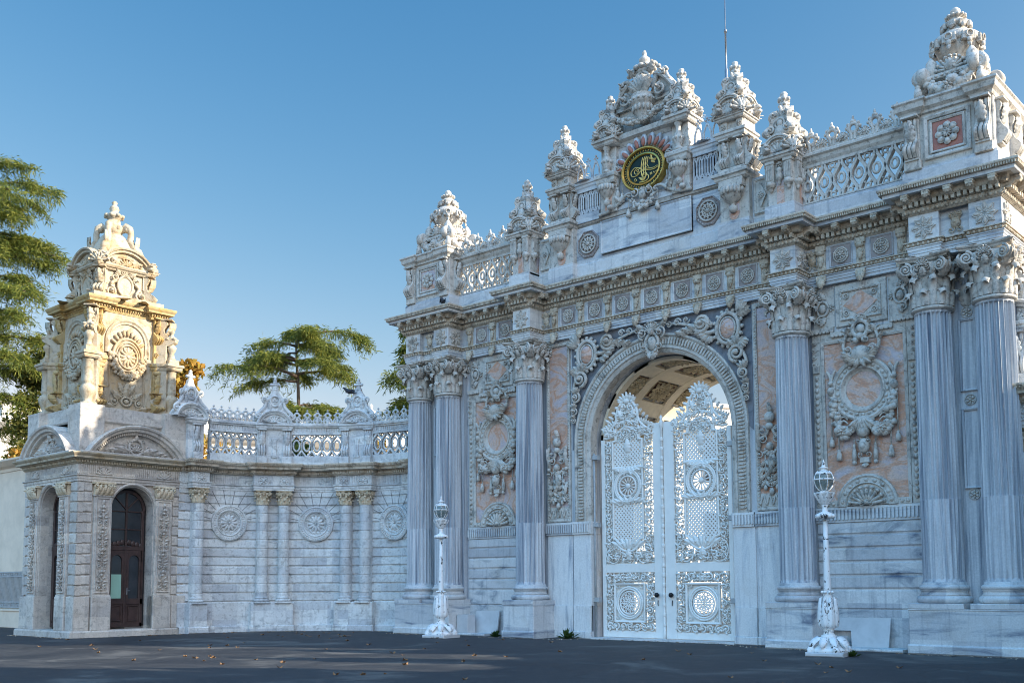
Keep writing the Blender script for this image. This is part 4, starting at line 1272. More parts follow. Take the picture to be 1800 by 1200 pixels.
# ------------------------------------------------------------ the two iron leaves
def dense(mb, x0, x1, z0, z1, cell, seed):
    """two overlaid layers of rinceaux, the front one bolder"""
    scrollfill(mb, x0, x1, z0, z1, cell, .03, .020, .07, seed=seed)
    scrollfill(mb, x0, x1, z0, z1, cell * 1.45, .05, .026, .03, seed=seed + 50)
def gate_leaf():
    """one leaf; hinge edge at x=0, meeting edge at x=2.2, face at y=0"""
    fr = MB(); W = 2.2; xc = .99
    fr.add(cbox(0, .14, 0, .09, .06, 5.95)); fr.add(cbox(1.86, W + .01, 0, .09, .06, 6.28))
    fr.add(cbox(.14, 1.86, .005, .085, .06, .26)); fr.add(cbox(.14, 1.86, .005, .085, 1.95, 2.21))
    # inner frame round the lattice: straight sides, round foot and head
    L, Rr = .44, 1.50; xm = (L + Rr) / 2
    pts = [(L, 5.86), (L, 2.95)] + [(xm - .42 * math.cos(t), 2.93 - .36 * math.sin(t)) for t in np.linspace(0, PI, 15)] + [(Rr, 2.95), (Rr, 5.86)] + [(xm + .40 * math.cos(t), 5.88 + .38 * math.sin(t)) for t in np.linspace(0, PI, 15)]
    sweep(fr, [(-.03, .07), (-.03, -.02), (.0, -.035), (.03, -.02), (.03, .07)], pts, True, 'xz')
    # square frame in the lower panel
    polyframe(fr, rect(.44, 1.54, .50, 1.64), .06, -.035, .06)
    ow = MB()
    # diagonal lattice
    for k_ in np.arange(-4, 8, .175):
        for sgn in (1, -1):
            for z0, z1 in ((2.62, 4.02), (4.92, 6.18)):
                seg = []
                for u in np.linspace(L, Rr, 23):
                    z = z0 + k_ * .72 + sgn * (u - L) * 1.05
                    ok = z0 < z < z1
                    if z < 2.95 and abs(u - xm) > .42 * math.sqrt(max(0, 1 - ((2.95 - z) / .36) ** 2)): ok = False
                    if z > 5.86 and abs(u - xm) > .40 * math.sqrt(max(0, 1 - ((z - 5.86) / .38) ** 2)): ok = False
                    if ok: seg.append((u, .045, z))
                    elif len(seg) > 1: break
                if len(seg) > 1: ow.add(tube([seg[0], seg[-1]], 1, sq=(.042, .04), ref=(0, 1, 0)))
    # carved rinceaux
    dense(ow, .15, L - .02, 2.25, 5.92, .15, 4); dense(ow, Rr + .02, 1.86, 2.25, 6.0, .18, 6); dense(ow, L + .02, Rr - .02, 2.24, 2.62, .19, 7)
    for s in (-1, 1):
        ring(ow, xm + s * .55, 2.55, .26, .02, .05, .02, rz=.32); scrollfill(ow, xm + s * .55 - .2, xm + s * .55 + .2, 2.3, 2.8, .2, .03, .015, .03, seed=8)
        spiral(ow, xm + s * .28, 4.06, .14, 1.4, 0, s, .02, .05, y=.03); spiral(ow, xm + s * .3, 4.96, .14, 1.4, 0, -s, .02, .05, y=.03)
        for q in range(4):
            leaf(ow, xm + s * .12 * q, 3.95 + .02 * q, s * (.4 + .3 * q), .3, .07, .05, .03, 3); leaf(ow, xm + s * .1 * q, 5.06, s * (2.6 - .3 * q), .28, .07, .05, .03, 3)
            leaf(ow, xm + s * .1 * q, 2.62 + .03 * q, s * (.2 + .3 * q), .34, .08, .05, .03, 3)
        spiral(ow, xm + s * .2, 5.95, .12, 1.4, 0, s, .018, .05, y=.03); spiral(ow, xm + s * .2, 2.8, .12, 1.4, 0, s, .018, .05, y=.03)
    leaf(ow, xm, 2.3, 0, .35, .12, .05, .03); rosette(ow, xm, 6.02, .13, 6, .05, .03); leaf(ow, xm, 5.5, 0, .4, .14, .05, .03)
    rosette(ow, xm, 5.36, .1, 6, .04, .03); scrollfill(ow, L + .05, Rr - .05, 3.98, 4.16, .17, .03, .014, .035, seed=12); scrollfill(ow, L + .05, Rr - .05, 4.86, 5.02, .16, .03, .014, .035, seed=13)
    for u in (L + .08, Rr - .08):
        scrollfill(ow, u - .09, u + .09, 4.16, 4.9, .17, .03, .013, .035, seed=14)
    # lower panel rinceaux in four strips
    dense(ow, .15, 1.86, .27, .50, .165, 16); dense(ow, .15, 1.86, 1.66, 1.94, .165, 17)
    dense(ow, .15, .43, .52, 1.64, .15, 18); dense(ow, 1.55, 1.86, .52, 1.64, .16, 19)
    shell(ow, xm, 1.70, .2, 7, .05, .03)
    for u in (.56, 1.42):
        for v_ in (.62, 1.52): scrollfill(ow, u - .08, u + .08, v_ - .08, v_ + .08, .16, .03, .012, .03, seed=20)
    # medallions
    me = MB()
    ring(me, xm, 1.07, .46, .035, .05, .03); ring(me, xm, 1.07, .40, .03, .06, .03)
    for z, rr in ((1.07, .37),):
        for q in range(12):
            for r_ in (.14, .26):
                a_ = 2 * PI * (q + (.5 if r_ > .2 else 0)) / 12
                ring(me, xm + r_ * math.sin(a_), z + r_ * math.cos(a_), .052, .017, .05, .03, 0, 10, k=5)
        rosette(me, xm, z, .11, 6, .05, .03, False); ring(me, xm, z, .33, .025, .05, .03)
    me2 = me; me = MB(); zc = 4.50
    ring(me, xm, zc, .47, .032, .06, .02); ring(me, xm, zc, .42, .04, .05, .03); ring(me, xm, zc, .30, .03, .06, .02)
    for q in range(40):
        a_ = 2 * PI * q / 40; ell(me, xm + .36 * math.sin(a_), .02, zc + .36 * math.cos(a_), .02, .03, .03, a_, 0, 5)
    for q in range(14):
        a_ = 2 * PI * q / 14
        me.add(tube([(xm + .08 * math.sin(a_), .02, zc + .08 * math.cos(a_)), (xm + .29 * math.sin(a_), .02, zc + .29 * math.cos(a_))], [.016, .030], 5))
    ell(me, xm, .01, zc, .09, .05, .09)
    pl = MB(); pl2 = MB()
    for (x0, x1, z0, z1) in ((.14, .44, 2.2, 5.9), (.14, 1.86, .26, .5), (.14, 1.86, 1.66, 1.95), (.14, .44, .5, 1.66), (1.54, 1.86, .5, 1.66), (.44, 1.50, 2.2, 2.58), (1.50, 1.86, 2.2, 3.0)):
        q = random.Random(int(x0 * 100 + z0 * 10))
        nx, nz = max(1, int((x1 - x0) / .06)), max(1, int((z1 - z0) / .06))
        for i in range(nx):
            for j in range(nz):
                if q.random() < .82:
                    (pl if z0 > 2 else pl2).add(box(x0 + (x1 - x0) * i / nx, x0 + (x1 - x0) * (i + 1) / nx, .10, .112, z0 + (z1 - z0) * j / nz, z0 + (z1 - z0) * (j + 1) / nz))
    z = zc
    for (x0, x1, z0, z1) in ((L, Rr, 4.0, 4.98), (.50, 1.48, .56, 1.58)):
        zz = (z0 + z1) / 2; rin = .29 if z0 > 3 else .36
        pts = [(x0, z0), (x1, z0), (x1, z1), (x0, z1)]
        # sheet with a round opening, as four quadrant pieces
        for q in range(4):
            a0, a1 = q * PI / 2 - PI / 4, q * PI / 2 + PI / 4
            cw = [(x1, z0), (x1, z1), (x0, z1), (x0, z0)]
            poly = [cw[q], cw[(q + 1) % 4]] + arcpts(xm, zz, rin, a1, a0, 10)
            (pl if z0 > 2 else pl2).add(extr(poly, .05, .062))
    # crown of the leaf
    cr = MB()
    for s in (-1, 1):
        e = (xm - .86) if s < 0 else (1.92)
        curl(cr, [(xm + s * .16, 7.05), (xm + s * .34, 6.80), (xm + s * .40, 6.50), (xm + s * .55, 6.28), (xm + s * .78, 6.14), (e, 6.2)], .05, .04, .05, .06)
        curl(cr, [(xm + s * .42, 5.86), (xm + s * .42, 6.2), (xm + s * .26, 6.40), (xm, 6.45)], .045, .045, .05, .06)
        curl(cr, [(xm + s * .45, 6.05), (xm + s * .7, 5.98), (e, 6.0)], .035, .035, .05, .06)
        spiral(cr, e - s * .08, 6.22, .12, 1.5, -PI / 2, -s, .03, .06, y=.04); spiral(cr, xm + s * .58, 6.18, .13, 1.4, PI / 2, s, .028, .06, y=.05); spiral(cr, xm + s * .30, 6.62, .13, 1.5, -PI / 2, s, .03, .06, y=.04)
        spiral(cr, xm + s * .36, 6.36, .10, 1.4, 0, s, .025, .06, y=.04)
        for q in range(5): leaf(cr, xm + s * (.16 + .12 * q), 7.0 - .19 * q + .012 * q * q, s * (1.2 - .1 * q), .17, .06, .06, .05, 3)
        for q in range(6): leaf(cr, xm + s * (.46 + .07 * q), 6.36 - .03 * q, s * (.5 + .1 * q), .16, .05, .05, .05, 3)
        for q in range(4): spiral(cr, xm + s * (.5 + .1 * q), 6.08, .06, 1.2, 0, s, .014, .05, y=.05)
        curl(cr, [(xm + s * .12, 6.5), (xm + s * .22, 6.75), (xm + s * .12, 6.98)], .035, .03, .04, .06)
        leaf(cr, xm + s * .2, 6.5, s * .3, .3, .08, .06, .04, 3)
    for q in range(-3, 4): leaf(cr, xm + .05 * q, 7.05, q * .40, .27 - .02 * abs(q), .06, .06, .05, 3)
    ell(cr, xm, .0, 7.04, .12, .07, .08); ring(cr, xm, 6.76, .17, .025, .05, .04, rz=.24)
    for k_ in np.arange(-.5, .5, .06):
        for sgn in (1, -1):
            cr.add(tube([(xm - .13, .05, 6.62 + k_ * .5 - sgn * .1 + .12), (xm + .13, .05, 6.62 + k_ * .5 + sgn * .1 + .12)], 1, sq=(.014, .016)))
    dense(cr, .16, 1.86, 5.98, 6.24, .15, 22); dense(cr, xm - .42, xm + .42, 6.24, 6.54, .15, 23); dense(cr, xm - .27, xm + .27, 6.50, 6.98, .15, 24)
    kn = MB(); kn.add(sph(14, 9), Mt(1.98, -.09, 1.30) @ S(.07)); kn.add(tube([(1.98, 0, 1.30), (1.98, -.08, 1.30)], .035, 10, (0, 0, 1))); kn.add(tube([(1.98, -.02, 1.15), (1.98, -.03, 1.05), (1.985, -.02, 1.0)], .012, 6, (1, 0, 0)))
    return fr, ow, me, me2, pl, pl2, cr, kn
fr, ow, me, me2, pl, pl2, cr, kn = gate_leaf()
ms = [('gate_leaf', fr, 'white'), ('scrollwork', ow, 'white'), ('medallion', me, 'white'), ('medallion', me2, 'white'), ('pierced_sheet', pl, 'white'), ('pierced_sheet', pl2, 'white'), ('leaf_crown', cr, 'white'), ('knob', kn, 'iron')]
root = None
for nm, mb, mt in ms:
    o = mb.build(nm, mt, root or G)
    if root is None: root = o
root.location = (-2.22, .72, 0)
right = copy(root, G, (2.22, .72, 0), 0, (-1, 1, 1))
b = MB()
b.add(lathe([(.045, .05), (.045, .25), (.035, .28), (.035, 6.1), (.06, 6.14), (.06, 6.3), (.03, 6.36), (.055, 6.42), (0, 6.5)], 12), Mt(-.03, .70, 0))
for z in np.arange(.4, 6.0, .28): b.add(lathe([(.036, 0), (.046, .02), (.046, .1), (.036, .12)], 10), Mt(-.03, .70, z))
pt('meeting_stile', b, 'white')
for s in (-1, 1):
    b = MB(); x = s * 2.36
    b.add(tube([(x, .56, .05), (x, .56, 5.55)], .032, 8, (1, 0, 0)))
    for z in (1.08, 3.32, 5.35): b.add(cbox(x - .05, x + .16 if s < 0 else x + .05, .50, .66, z, z + .14)) if s < 0 else b.add(cbox(x - .16, x + .05, .50, .66, z, z + .14))
    pt('hinge_post', b, 'rail')
b = MB(); b.add(box(-2.4, 2.4, .3, 1.2, 0, .05)); pt('threshold', b, 'marble_h')

# ============================================================ ATTIC
BY = .04                                  # face of the parapet wall
# ---- base course and plain wall in the middle
b = MB()
apath = [(-9.75, 2.0), (-9.75, -.40), (-7.6, -.40), (-7.6, .05), (-4.87, .05), (-4.87, -.46), (-4.03, -.46), (-4.03, .02), (-3.46, .02), (-3.46, -.22), (-2.50, -.22), (-2.50, 0)]
apath = apath + [(-x, y) for x, y in apath[::-1]]
sweep(b, [(0, 10.80), (0, 11.24), (-.03, 11.28), (-.03, 11.32), (-.25, 11.33)], apath)
b.add(box(-4.05, 4.05, .06, .75, 10.8, 11.325)); b.add(box(-9.70, -7.62, -.35, 1.9, 10.8, 11.33)); b.add(box(7.62, 9.70, -.35, 1.9, 10.8, 11.33))
for s in (-1, 1):
    b.add(box(min(s * 7.62, s * 4.85), max(s * 7.62, s * 4.85), .07, .55, 10.8, 11.33)); b.add(box(s * 4.449 - .41, s * 4.449 + .41, -.45, .55, 10.8, 11.33))
    b.add(box(s * 2.98 - .47, s * 2.98 + .47, -.2, .6, 10.8, 11.33))
pt('parapet_base', b, 'marble_d')
b = MB()
b.add(box(-4.05, 4.05, BY + .012, .7, 11.3, 12.42))
for s in (-1, 1): b.add(box(s * 4.449 - .55, s * 4.449 + .55, .14, .6, 11.3, 12.42))
pt('parapet_wall', b, 'marble_h')
b = MB(); b.add(cbox(-1.57, 1.57, -.02, .2, 11.42, 12.42, .02)); polyframe(b, rect(-1.57, 1.57, 11.42, 12.42), .05, -.04, .1)
pt('inscription_panel', b, 'marble_h')
b = MB()
lp = [(-2.5, .0), (-1.62, .0), (-1.62, -.08), (1.62, -.08), (1.62, .0), (2.5, .0)]
sweep(b, [(-.1, 12.38), (0, 12.40), (.03, 12.46), (.10, 12.50), (.12, 12.56), (.14, 12.60), (-.2, 12.61)], [(-2.5, .15), (2.5, .15)])
b.add(box(-2.5, 2.5, .16, .7, 12.38, 12.6))
pt('parapet_cornice', b, 'carved')
for s in (-1, 1):
    b = MB(); x = s * 2.08
    pts8 = [(x + .36 * math.sin(-2 * PI * (i + .5) / 8) * 1.05, 11.86 + .40 * math.cos(2 * PI * (i + .5) / 8)) for i in range(8)]
    b.add(extr(pts8, BY - .01, BY + .1)); polyframe(b, pts8[::-1][::-1], .04, BY - .04, BY + .05)
    o = pt('octagon_plaque', b, 'mauve')
    d = MB(); rosette(d, x, 11.86, .30, 12, .07, BY - .01, True); ring(d, x, 11.86, .17, .022, .06, BY - .02)
    for q in range(24): ell(d, x + .365 * math.sin(q * PI / 12), BY - .01, 11.86 + .39 * math.cos(q * PI / 12), .022, .03, .03)
    pt('plaque_rosette', d, 'carved', o)
    b = MB(); x = s * 3.72
    b.add(cbox(x - .22, x + .22, BY - .03, BY + .1, 11.38, 12.36)); polyframe(b, [(x + p, z) for p, z in rect(-.22, .22, 11.40, 12.34)], .05, BY - .06, BY)
    b.add(extr([(x - .15, 11.87), (x, 11.55), (x + .15, 11.87), (x, 12.19)], BY - .09, BY)); rosette(b, x, 11.87, .09, 6, .04, BY - .09)
    pt('small_lozenge', b, 'carved')

# ---- shared finial pieces
def scroll_pyramid(h, hw):
    """four-sided pile of scrolls that ends in a knop; base z=0"""
    b = MB()
    b.add(lathe([(hw * .92, 0), (hw * .80, h * .12), (hw * .58, h * .3), (hw * .42, h * .5), (hw * .28, h * .62), (hw * .30, h * .66), (hw * .16, h * .7)], 8))
    for k_ in range(4):
        F = Rz(k_ * PI / 2); f = MB()
        ell(f, 0, -hw * .56, h * .26, hw * .22, hw * .16, h * .09); ring(f, 0, h * .26, hw * .28, hw * .07, .04, -hw * .56)
        for s in (-1, 1):
            spiral(f, s * hw * .50, h * .13, hw * .30, 1.5, -PI / 2, s, hw * .08, hw * .22, y=-hw * .55)
            curl(f, [(s * hw * .34, h * .08), (s * hw * .50, h * .3), (s * hw * .34, h * .52)], hw * .14, hw * .11, -hw * .40, hw * .1); spiral(f, s * hw * .36, h * .47, hw * .2, 1.4, -PI / 2, s, hw * .07, hw * .2, y=-hw * .34)
        leaf(f, 0, h * .34, 0, h * .3, hw * .18, hw * .15, -hw * .30)
        b.merge(f, F)
        D = Rz(k_ * PI / 2 + PI / 4); f = MB()
        # diagonal scroll buttress
        pr = [(hw * 1.0, 0), (hw * 1.26, h * .05), (hw * 1.28, h * .13), (hw * 1.08, h * .20), (hw * .90, h * .25), (hw * .82, h * .34), (hw * .90, h * .42), (hw * .86, h * .50), (hw * .66, h * .55), (hw * .44, h * .54), (hw * .30, h * .42)]
        v = [(x, -r, z) for x in (-hw * .15, hw * .15) for r, z in pr]; n = len(pr); i = np.arange(n - 1)
        f.add((np.array(v), [np.stack([i, i + n, i + n + 1, i + 1], 1), np.arange(n)[None], (n + np.arange(n)[::-1])[None]], False))
        for (rr, zz, q) in ((hw * 1.10, h * .10, hw * .20), (hw * .72, h * .455, hw * .17)):
            f.add(lathe([(0, -hw * .19), (q * .6, -hw * .185), (q, -hw * .16), (q, hw * .16), (q * .6, hw * .185), (0, hw * .19)], 12), Mt(0, -rr, zz) @ Ry(PI / 2))
        b.merge(f, D)
    for q in range(6):
        a_ = q * PI / 3; b.add(tube([(hw * .24 * math.sin(a_), hw * .24 * math.cos(a_), h * .5), (hw * .2 * math.sin(a_), hw * .2 * math.cos(a_), h * .72)], hw * .08, 5))
    b.add(lathe([(hw * .30, h * .68), (hw * .34, h * .72), (hw * .22, h * .75), (hw * .30, h * .80), (hw * .32, h * .84), (hw * .18, h * .88), (hw * .22, h * .92), (hw * .15, h * .97), (0, h)], 12, 6, .3))
    for q in range(6):
        a_ = q * PI / 3; ell(b, hw * .28 * math.cos(a_), hw * .28 * math.sin(a_), h * .82, hw * .12, hw * .12, h * .045)
    return b
def cross_pediment(hw, rise, y0=0):
    """four segmental pediments on a square cap, base z=0"""
    b = MB()
    for k_ in range(4):
        f = MB(); yy = -hw
        pediment_arc(f, 0, 0, hw * .98, rise, [(0, yy + hw), (0, yy - .02), (.02, yy - .05), (.06, yy - .05), (.07, yy - .02), (.11, yy - .02), (.12, yy + .06)], 14)
        f.add(extr(arcpts(0, 0, hw * .86, 0, PI, 14, rise * .9), yy + .05, yy + .3))
        shell(f, 0, .02, rise * .62, 7, .05, yy + .05); 
        for s in (-1, 1): leaf(f, s * hw * .2, .03, s * 1.1, hw * .42, .07, .06, yy + .05)
        b.merge(f, Rz(k_ * PI / 2))
        D = MB(); shell(D, 0, rise * .10, rise * .62, 7, .10, -hw * 1.16)
        b.merge(D, Rz(k_ * PI / 2 + PI / 4))
    b.add(lathe([(hw * 1.1, rise * .3), (hw * 1.05, rise * .62), (hw * .8, rise * 1.02), (0, rise * 1.05)], 4), Rz(PI / 4))
    return b
def slab(hw, hd, z, h, o=.06, y=0, x=0):
    """moulded square cap: hw,hd half sizes of the neck"""
    b = MB()
    p = [(x - hw, y + hd), (x - hw, y - hd), (x + hw, y - hd), (x + hw, y + hd)]
    sweep(b, [(-.1, z), (0, z), (o * .4, z + h * .2), (o * .5, z + h * .5), (o, z + h * .6), (o, z + h * .9), (o * .8, z + h), (-hw, z + h + .004)], p, True)
    b.add(box(x - hw, x + hw, y - hd, y + hd, z + .002, z + h * .9))
    return b

# ---- outer piers over columns 3 and 4
pier_m = []
b = MB()
b.add(cbox(-.365, .365, -.36, .50, 11.30, 12.52, .02)); b.add(cbox(-.41, .41, -.42, .5, 10.9, 11.31, .02))
base_i = b
for k_, (yy, an) in enumerate(((0, 0), (0, PI / 2), (0, -PI / 2))):
    f = MB()
    for x in (-.25, .25):
        f.add(cbox(x - .11, x + .11, -.46, -.34, 11.95, 12.50)); 
        for q in range(4): f.add(box(x - .09 + q * .05, x - .06 + q * .05, -.475, -.45, 12.0, 12.4))
        f.add(lathe([(.10, 0), (.13, -.05), (.12, -.12), (.05, -.16), (.06, -.19), (.03, -.25), (0, -.27)], 12, 8, .15), Mt(x, -.40, 11.96))
        f.add(cbox(x - .13, x + .13, -.48, -.34, 12.42, 12.52))
    f.add(extr([(-.10, 11.55)] + arcpts(0, 11.38, .10, PI, 2 * PI, 8) + [(.10, 12.2), (-.10, 12.2)], -.375, -.34), mat=1)
    f.add(lathe([(.05, .36), (.09, .30), (.06, .24), (.10, .14), (.10, .06), (.04, 0), (.05, -.05), (0, -.12)], 12, 6, .2), Mt(0, -.40, 11.95))
    rosette(f, 0, 12.38, .08, 6, .06, -.40)
    if an == 0: b.merge(f)
    else: b.merge(f, Mt(0, .06, 0) @ Rz(an))
pm = b.mesh('pier', ['carved', 'pink'])
cm = slab(.44, .46, 12.50, .16, .07, y=-.02).mesh('pier_cap', 'carved')
xm_ = cross_pediment(.46, .52).mesh('cross_pediment', 'carved'); fm = scroll_pyramid(1.30, .46).mesh('finial', 'carved')
for s in (-1, 1):
    o = put('pier', pm, (s * 4.449, 0, 0)); put('pier_cap', cm, (0, 0, 0), 0, o); put('cross_pediment', xm_, (0, -.03, 12.66), 0, o); put('finial', fm, (0, -.03, 13.19), 0, o)

# ---- inner piers
b = MB()
b.add(cbox(-.44, .44, -.14, .50, 11.28, 12.42, .02))
b.add(extr([(-.15, 11.55)] + arcpts(0, 11.5, .15, PI, 2 * PI, 10) + [(.15, 12.1), (-.15, 12.1)], -.152, -.10), mat=1)
vase = lathe([(.06, -.56), (.11, -.50), (.12, -.40), (.05, -.34), (.08, -.30), (.20, -.22), (.30, -.05), (.32, .08), (.28, .12)], 20, 10, .16, [0, 0, 0, 0, 0, .6, 1, 1, .3])
b.add(vase, Mt(0, -.20, 12.08))
for q in range(9):
    a_ = PI + PI * (q + .5) / 9; ell(b, .30 * math.cos(a_), -.20 + .30 * math.sin(a_), 12.10, .06, .06, .11)
b.add(cbox(-.36, .36, -.36, .4, 12.18, 12.42))
ipm = b.mesh('pier', ['carved', 'pink'])
sl = slab(.42, .36, 12.40, .24, .12, y=0.06)
b = MB(); b.merge(sl); b.add(cbox(-.38, .38, -.12, .46, 12.62, 13.62)); b.add(cbox(-.40, .40, -.28, .46, 12.63, 12.76))
for x in (-.22, .22): console(b, x, 12.80, 13.56, .24, .20, -.10)
for s in (-1, 1):
    f = MB()
    for x in (-.2, .22): console(f, x, 12.80, 13.56, .22, .16, 0)
    b.merge(f, Mt(s * .37, .16, 0) @ Rz(s * PI / 2))
b.merge(slab(.41, .36, 13.60, .20, .07, y=.08))
b.add(cbox(-.36, .36, -.14, .46, 13.78, 14.14))
for x in (-.24, .24):
    b.add(cbox(x - .1, x + .1, -.20, .1, 13.80, 14.12)); rosette(b, x, 13.96, .08, 6, .05, -.20)
b.merge(slab(.40, .35, 14.10, .13, .07, y=.08))
ism = b.mesh('pier_stage', 'carved')
ixm = cross_pediment(.44, .56).mesh('cross_pediment', 'carved'); ifm = scroll_pyramid(1.12, .42).mesh('finial', 'carved')
for s in (-1, 1):
    o = put('pier', ipm, (s * 2.98, 0, 0)); put('pier_stage', ism, (0, 0, 0), 0, o); put('cross_pediment', ixm, (0, .08, 14.22), 0, o); put('finial', ifm, (0, .08, 14.76), 0, o)

# ---- slatted balustrades with pointed cresting beside the centre
b = MB(); p = .19; x0, x1 = -.44, .44; nn = 5; p = (x1 - x0) / nn
for i in range(-1, nn + 1):
    for d in (-1, 1):
        xa = x0 + (i + .5 if d > 0 else i + .5) * p
        P_ = [(xa - d * p * .5, .04, 12.82), (xa, .04, 12.98), (xa, .04, 13.34), (xa - d * p * .5, .04, 13.50)] 
        P2 = [(min(max(x, x0), x1), y, z) for x, y, z in P_]
        b.add(tube(P2, 1, sq=(.045, .10)))
    for d in (-1, 1):
        xa = x0 + (i + 1) * p
for i in range(nn):
    xa = x0 + (i + .5) * p
    for z in (12.84, 13.49): ring(b, xa, z, .05, .02, .06, .03, 0, 8, k=4)
for i in range(nn + 1):
    xa = x0 + i * p; b.add(box(xa - .02, xa + .02, .0, .08, 12.9, 13.42))
b.add(box(x0, x1, -.06, .14, 12.55, 12.82)); b.add(box(x0, x1, .16, .3, 12.6, 13.6)); b.add(box(x0, x1, -.06, .14, 13.50, 13.60))
b.merge(slab((x1 - x0) / 2, .1, 13.60, .22, .06, y=.04))
b.add(box(x0, x1, .35, .37, 12.6, 13.5)) if False else None
sbm = b.mesh('slat_balustrade', 'marble_d')
b = MB()
for i in range(3):
    xa = -.29 + .29 * i
    for d in (-1, 1): curl(b, [(xa + d * .13, 13.82), (xa + d * .11, 14.12), (xa + d * .06, 14.28), (xa, 14.42)], .03, .028, .04, .03, 0, 5)
    for d in (-1, 1): ell(b, xa + d * .05, .03, 14.47, .035, .04, .03)
    ell(b, xa, .03, 14.54, .035, .04, .05); ring(b, xa, 13.92, .05, .02, .04, .04, 0, 10); ring(b, xa + .14, 13.90, .04, .02, .04, .04, 0, 10)
    ell(b, xa, .03, 14.35, .05, .04, .06)
b.add(box(-.44, .44, .0, .08, 13.8, 13.86))
crm = b.mesh('pointed_cresting', 'marble_d')
for s in (-1, 1):
    o = put('slat_balustrade', sbm, (s * 2.08, .05, 0)); put('pointed_cresting', crm, (0, 0, 0), 0, o)

# ---- central panel with the imperial cipher
b = MB()
b.add(box(-1.5, 1.5, .12, .75, 12.6, 14.75)); 
b.add(cbox(-1.05, 1.05, .02, .2, 12.62, 12.80))
pt('cipher_wall', b, 'marble_d')
b = MB()
sweep(b, [(-.05, 14.55), (0, 14.56), (.05, 14.66), (.16, 14.72), (.18, 14.84), (.15, 14.88), (-.4, 14.90)], [(-.9, .10), (.9, .10)])
b.add(box(-1.0, 1.0, .1, .7, 14.55, 14.88))
pt('cipher_cornice', b, 'carved')
# curved bracket lines sweeping down from the piers to the garland
for s in (-1, 1):
    b = MB(); curl(b, [(s * 1.6, 12.62), (s * 1.15, 12.66), (s * .85, 12.82), (s * .62, 12.98), (s * .42, 12.98), (s * .34, 12.86)], .06, .05, .0, .06); spiral(b, s * .45, 12.86, .12, 1.4, PI / 2, s, h=.1, y=-.02)
    pt('curved_bracket', b, 'carved')
b = MB(); y = .06
for i in range(11):
    t = -1.32 + 2.64 * i / 10; x_, z_ = .93 * math.sin(t), 13.62 + .86 * math.cos(t)
    ell(b, x_ * 1.02, y - .03, z_ + .02, .115, .07, .21, math.atan2(math.sin(t) * .93, math.cos(t) * .86))
o = pt('fan_border', b, 'marble_v')
b = MB()
for i in range(11):
    t = -1.32 + 2.64 * i / 10; x_, z_ = .90 * math.sin(t), 13.62 + .83 * math.cos(t)
    ell(b, x_, y - .085, z_, .068, .05, .15, math.atan2(math.sin(t) * .93, math.cos(t) * .86))
pt('red_petal', b, 'red', o)
b = MB()
cipher = [(.765 * math.cos(t), 13.62 + .655 * math.sin(t)) for t in np.linspace(PI / 2, -1.5 * PI, 49)[:-1]]
sweep(b, [(0, .12), (0, -.06), (.03, -.10), (.06, -.10), (.085, -.06), (.09, -.02), (.17, -.02), (.18, -.05), (.22, -.06), (.24, -.02), (.24, .05)], cipher, True, 'xz')
for i in range(44):
    t = 2 * PI * i / 44; ell(b, .638 * math.cos(t), -.028, 13.62 + .528 * math.sin(t), .018, .016, .040, PI / 2 - t + (.5 if i % 2 else -.5))
fr_ = pt('cipher_frame', b, 'gold')
b = MB(); sweep(b, [(.085, -.025), (.175, -.025)], cipher, True, 'xz'); pt('cipher_border', b, 'green', fr_)
b = MB(); b.add(disc(0, 13.62, .57, .0, .1, 40, .46)); pl_ = pt('cipher_plaque', b, 'green', fr_)
b = MB(); y = .0
def stroke(pts, w0, w1=None): curl(b, [(x * .52, 13.62 + z * .42) for x, z in pts], w0 * 1.25, (w1 or w0) * 1.25, y, .016, 0, 5)
# three tall shafts with plumes, two bowls to the left, tangled foot, long arm to the right
for i, x in enumerate((-.16, -.02, .12)):
    stroke([(x + .02, -.45), (x - .02, .1), (x + .02, .5), (x + .10 - .02 * i, .86)], .014, .010); stroke([(x + .09, .84), (x + .16, .6), (x + .10, .3), (x + .2, .05)], .007, .012)
stroke([(-.2, .05), (-.55, .28), (-.86, .02), (-.78, -.30), (-.45, -.32), (-.2, -.1), (.2, -.12), (.6, -.22), (.95, -.12)], .012, .014)
stroke([(-.2, .14), (-.45, .2), (-.64, .0), (-.55, -.2), (-.35, -.18), (-.1, -.02), (.3, -.04), (.62, -.1), (.9, -.02)], .010, .012)
stroke([(-.42, -.05), (-.5, .05), (-.38, .08), (-.34, -.06), (-.46, -.1)], .009)
for q in range(4):
    stroke([(-.34 + .03 * q, -.5 - .05 * q), (-.05, -.62 - .06 * q), (.2 - .03 * q, -.42 - .06 * q), (.08, -.28), (-.12, -.36 - .04 * q), (-.02, -.55)], .013, .010)
stroke([(-.3, -.86), (0, -.9), (.26, -.8), (.3, -.56), (.12, -.4)], .016, .012)
stroke([(-.66, -.62), (-.58, -.5), (-.5, -.66), (-.62, -.7)], .010)
# year figures and flower spray to the right
for i, x in enumerate((.42, .52)): stroke([(x, -.38), (x + .01, -.56)], .010)
stroke([(.64, -.38), (.70, -.5), (.76, -.37)], .009); stroke([(.86, -.36), (.87, -.54)], .010)
stroke([(.75, .2), (.62, .45), (.45, .6), (.36, .72)], .008)
for q in range(7):
    a_ = -1.2 + q * .3; leaf(b, .52 * (.70 - .045 * q), 13.62 + .42 * (.28 + .07 * q), a_ + (1.9 if q % 2 else 0), .12, .03, .02, 0, 3)
    rosette(b, .52 * (.66 - .05 * q + (.07 if q % 2 else -.05)), 13.62 + .42 * (.32 + .07 * q), .028, 5, .015, 0, False)
pt('cipher_script', b, 'gold_paint', fr_)
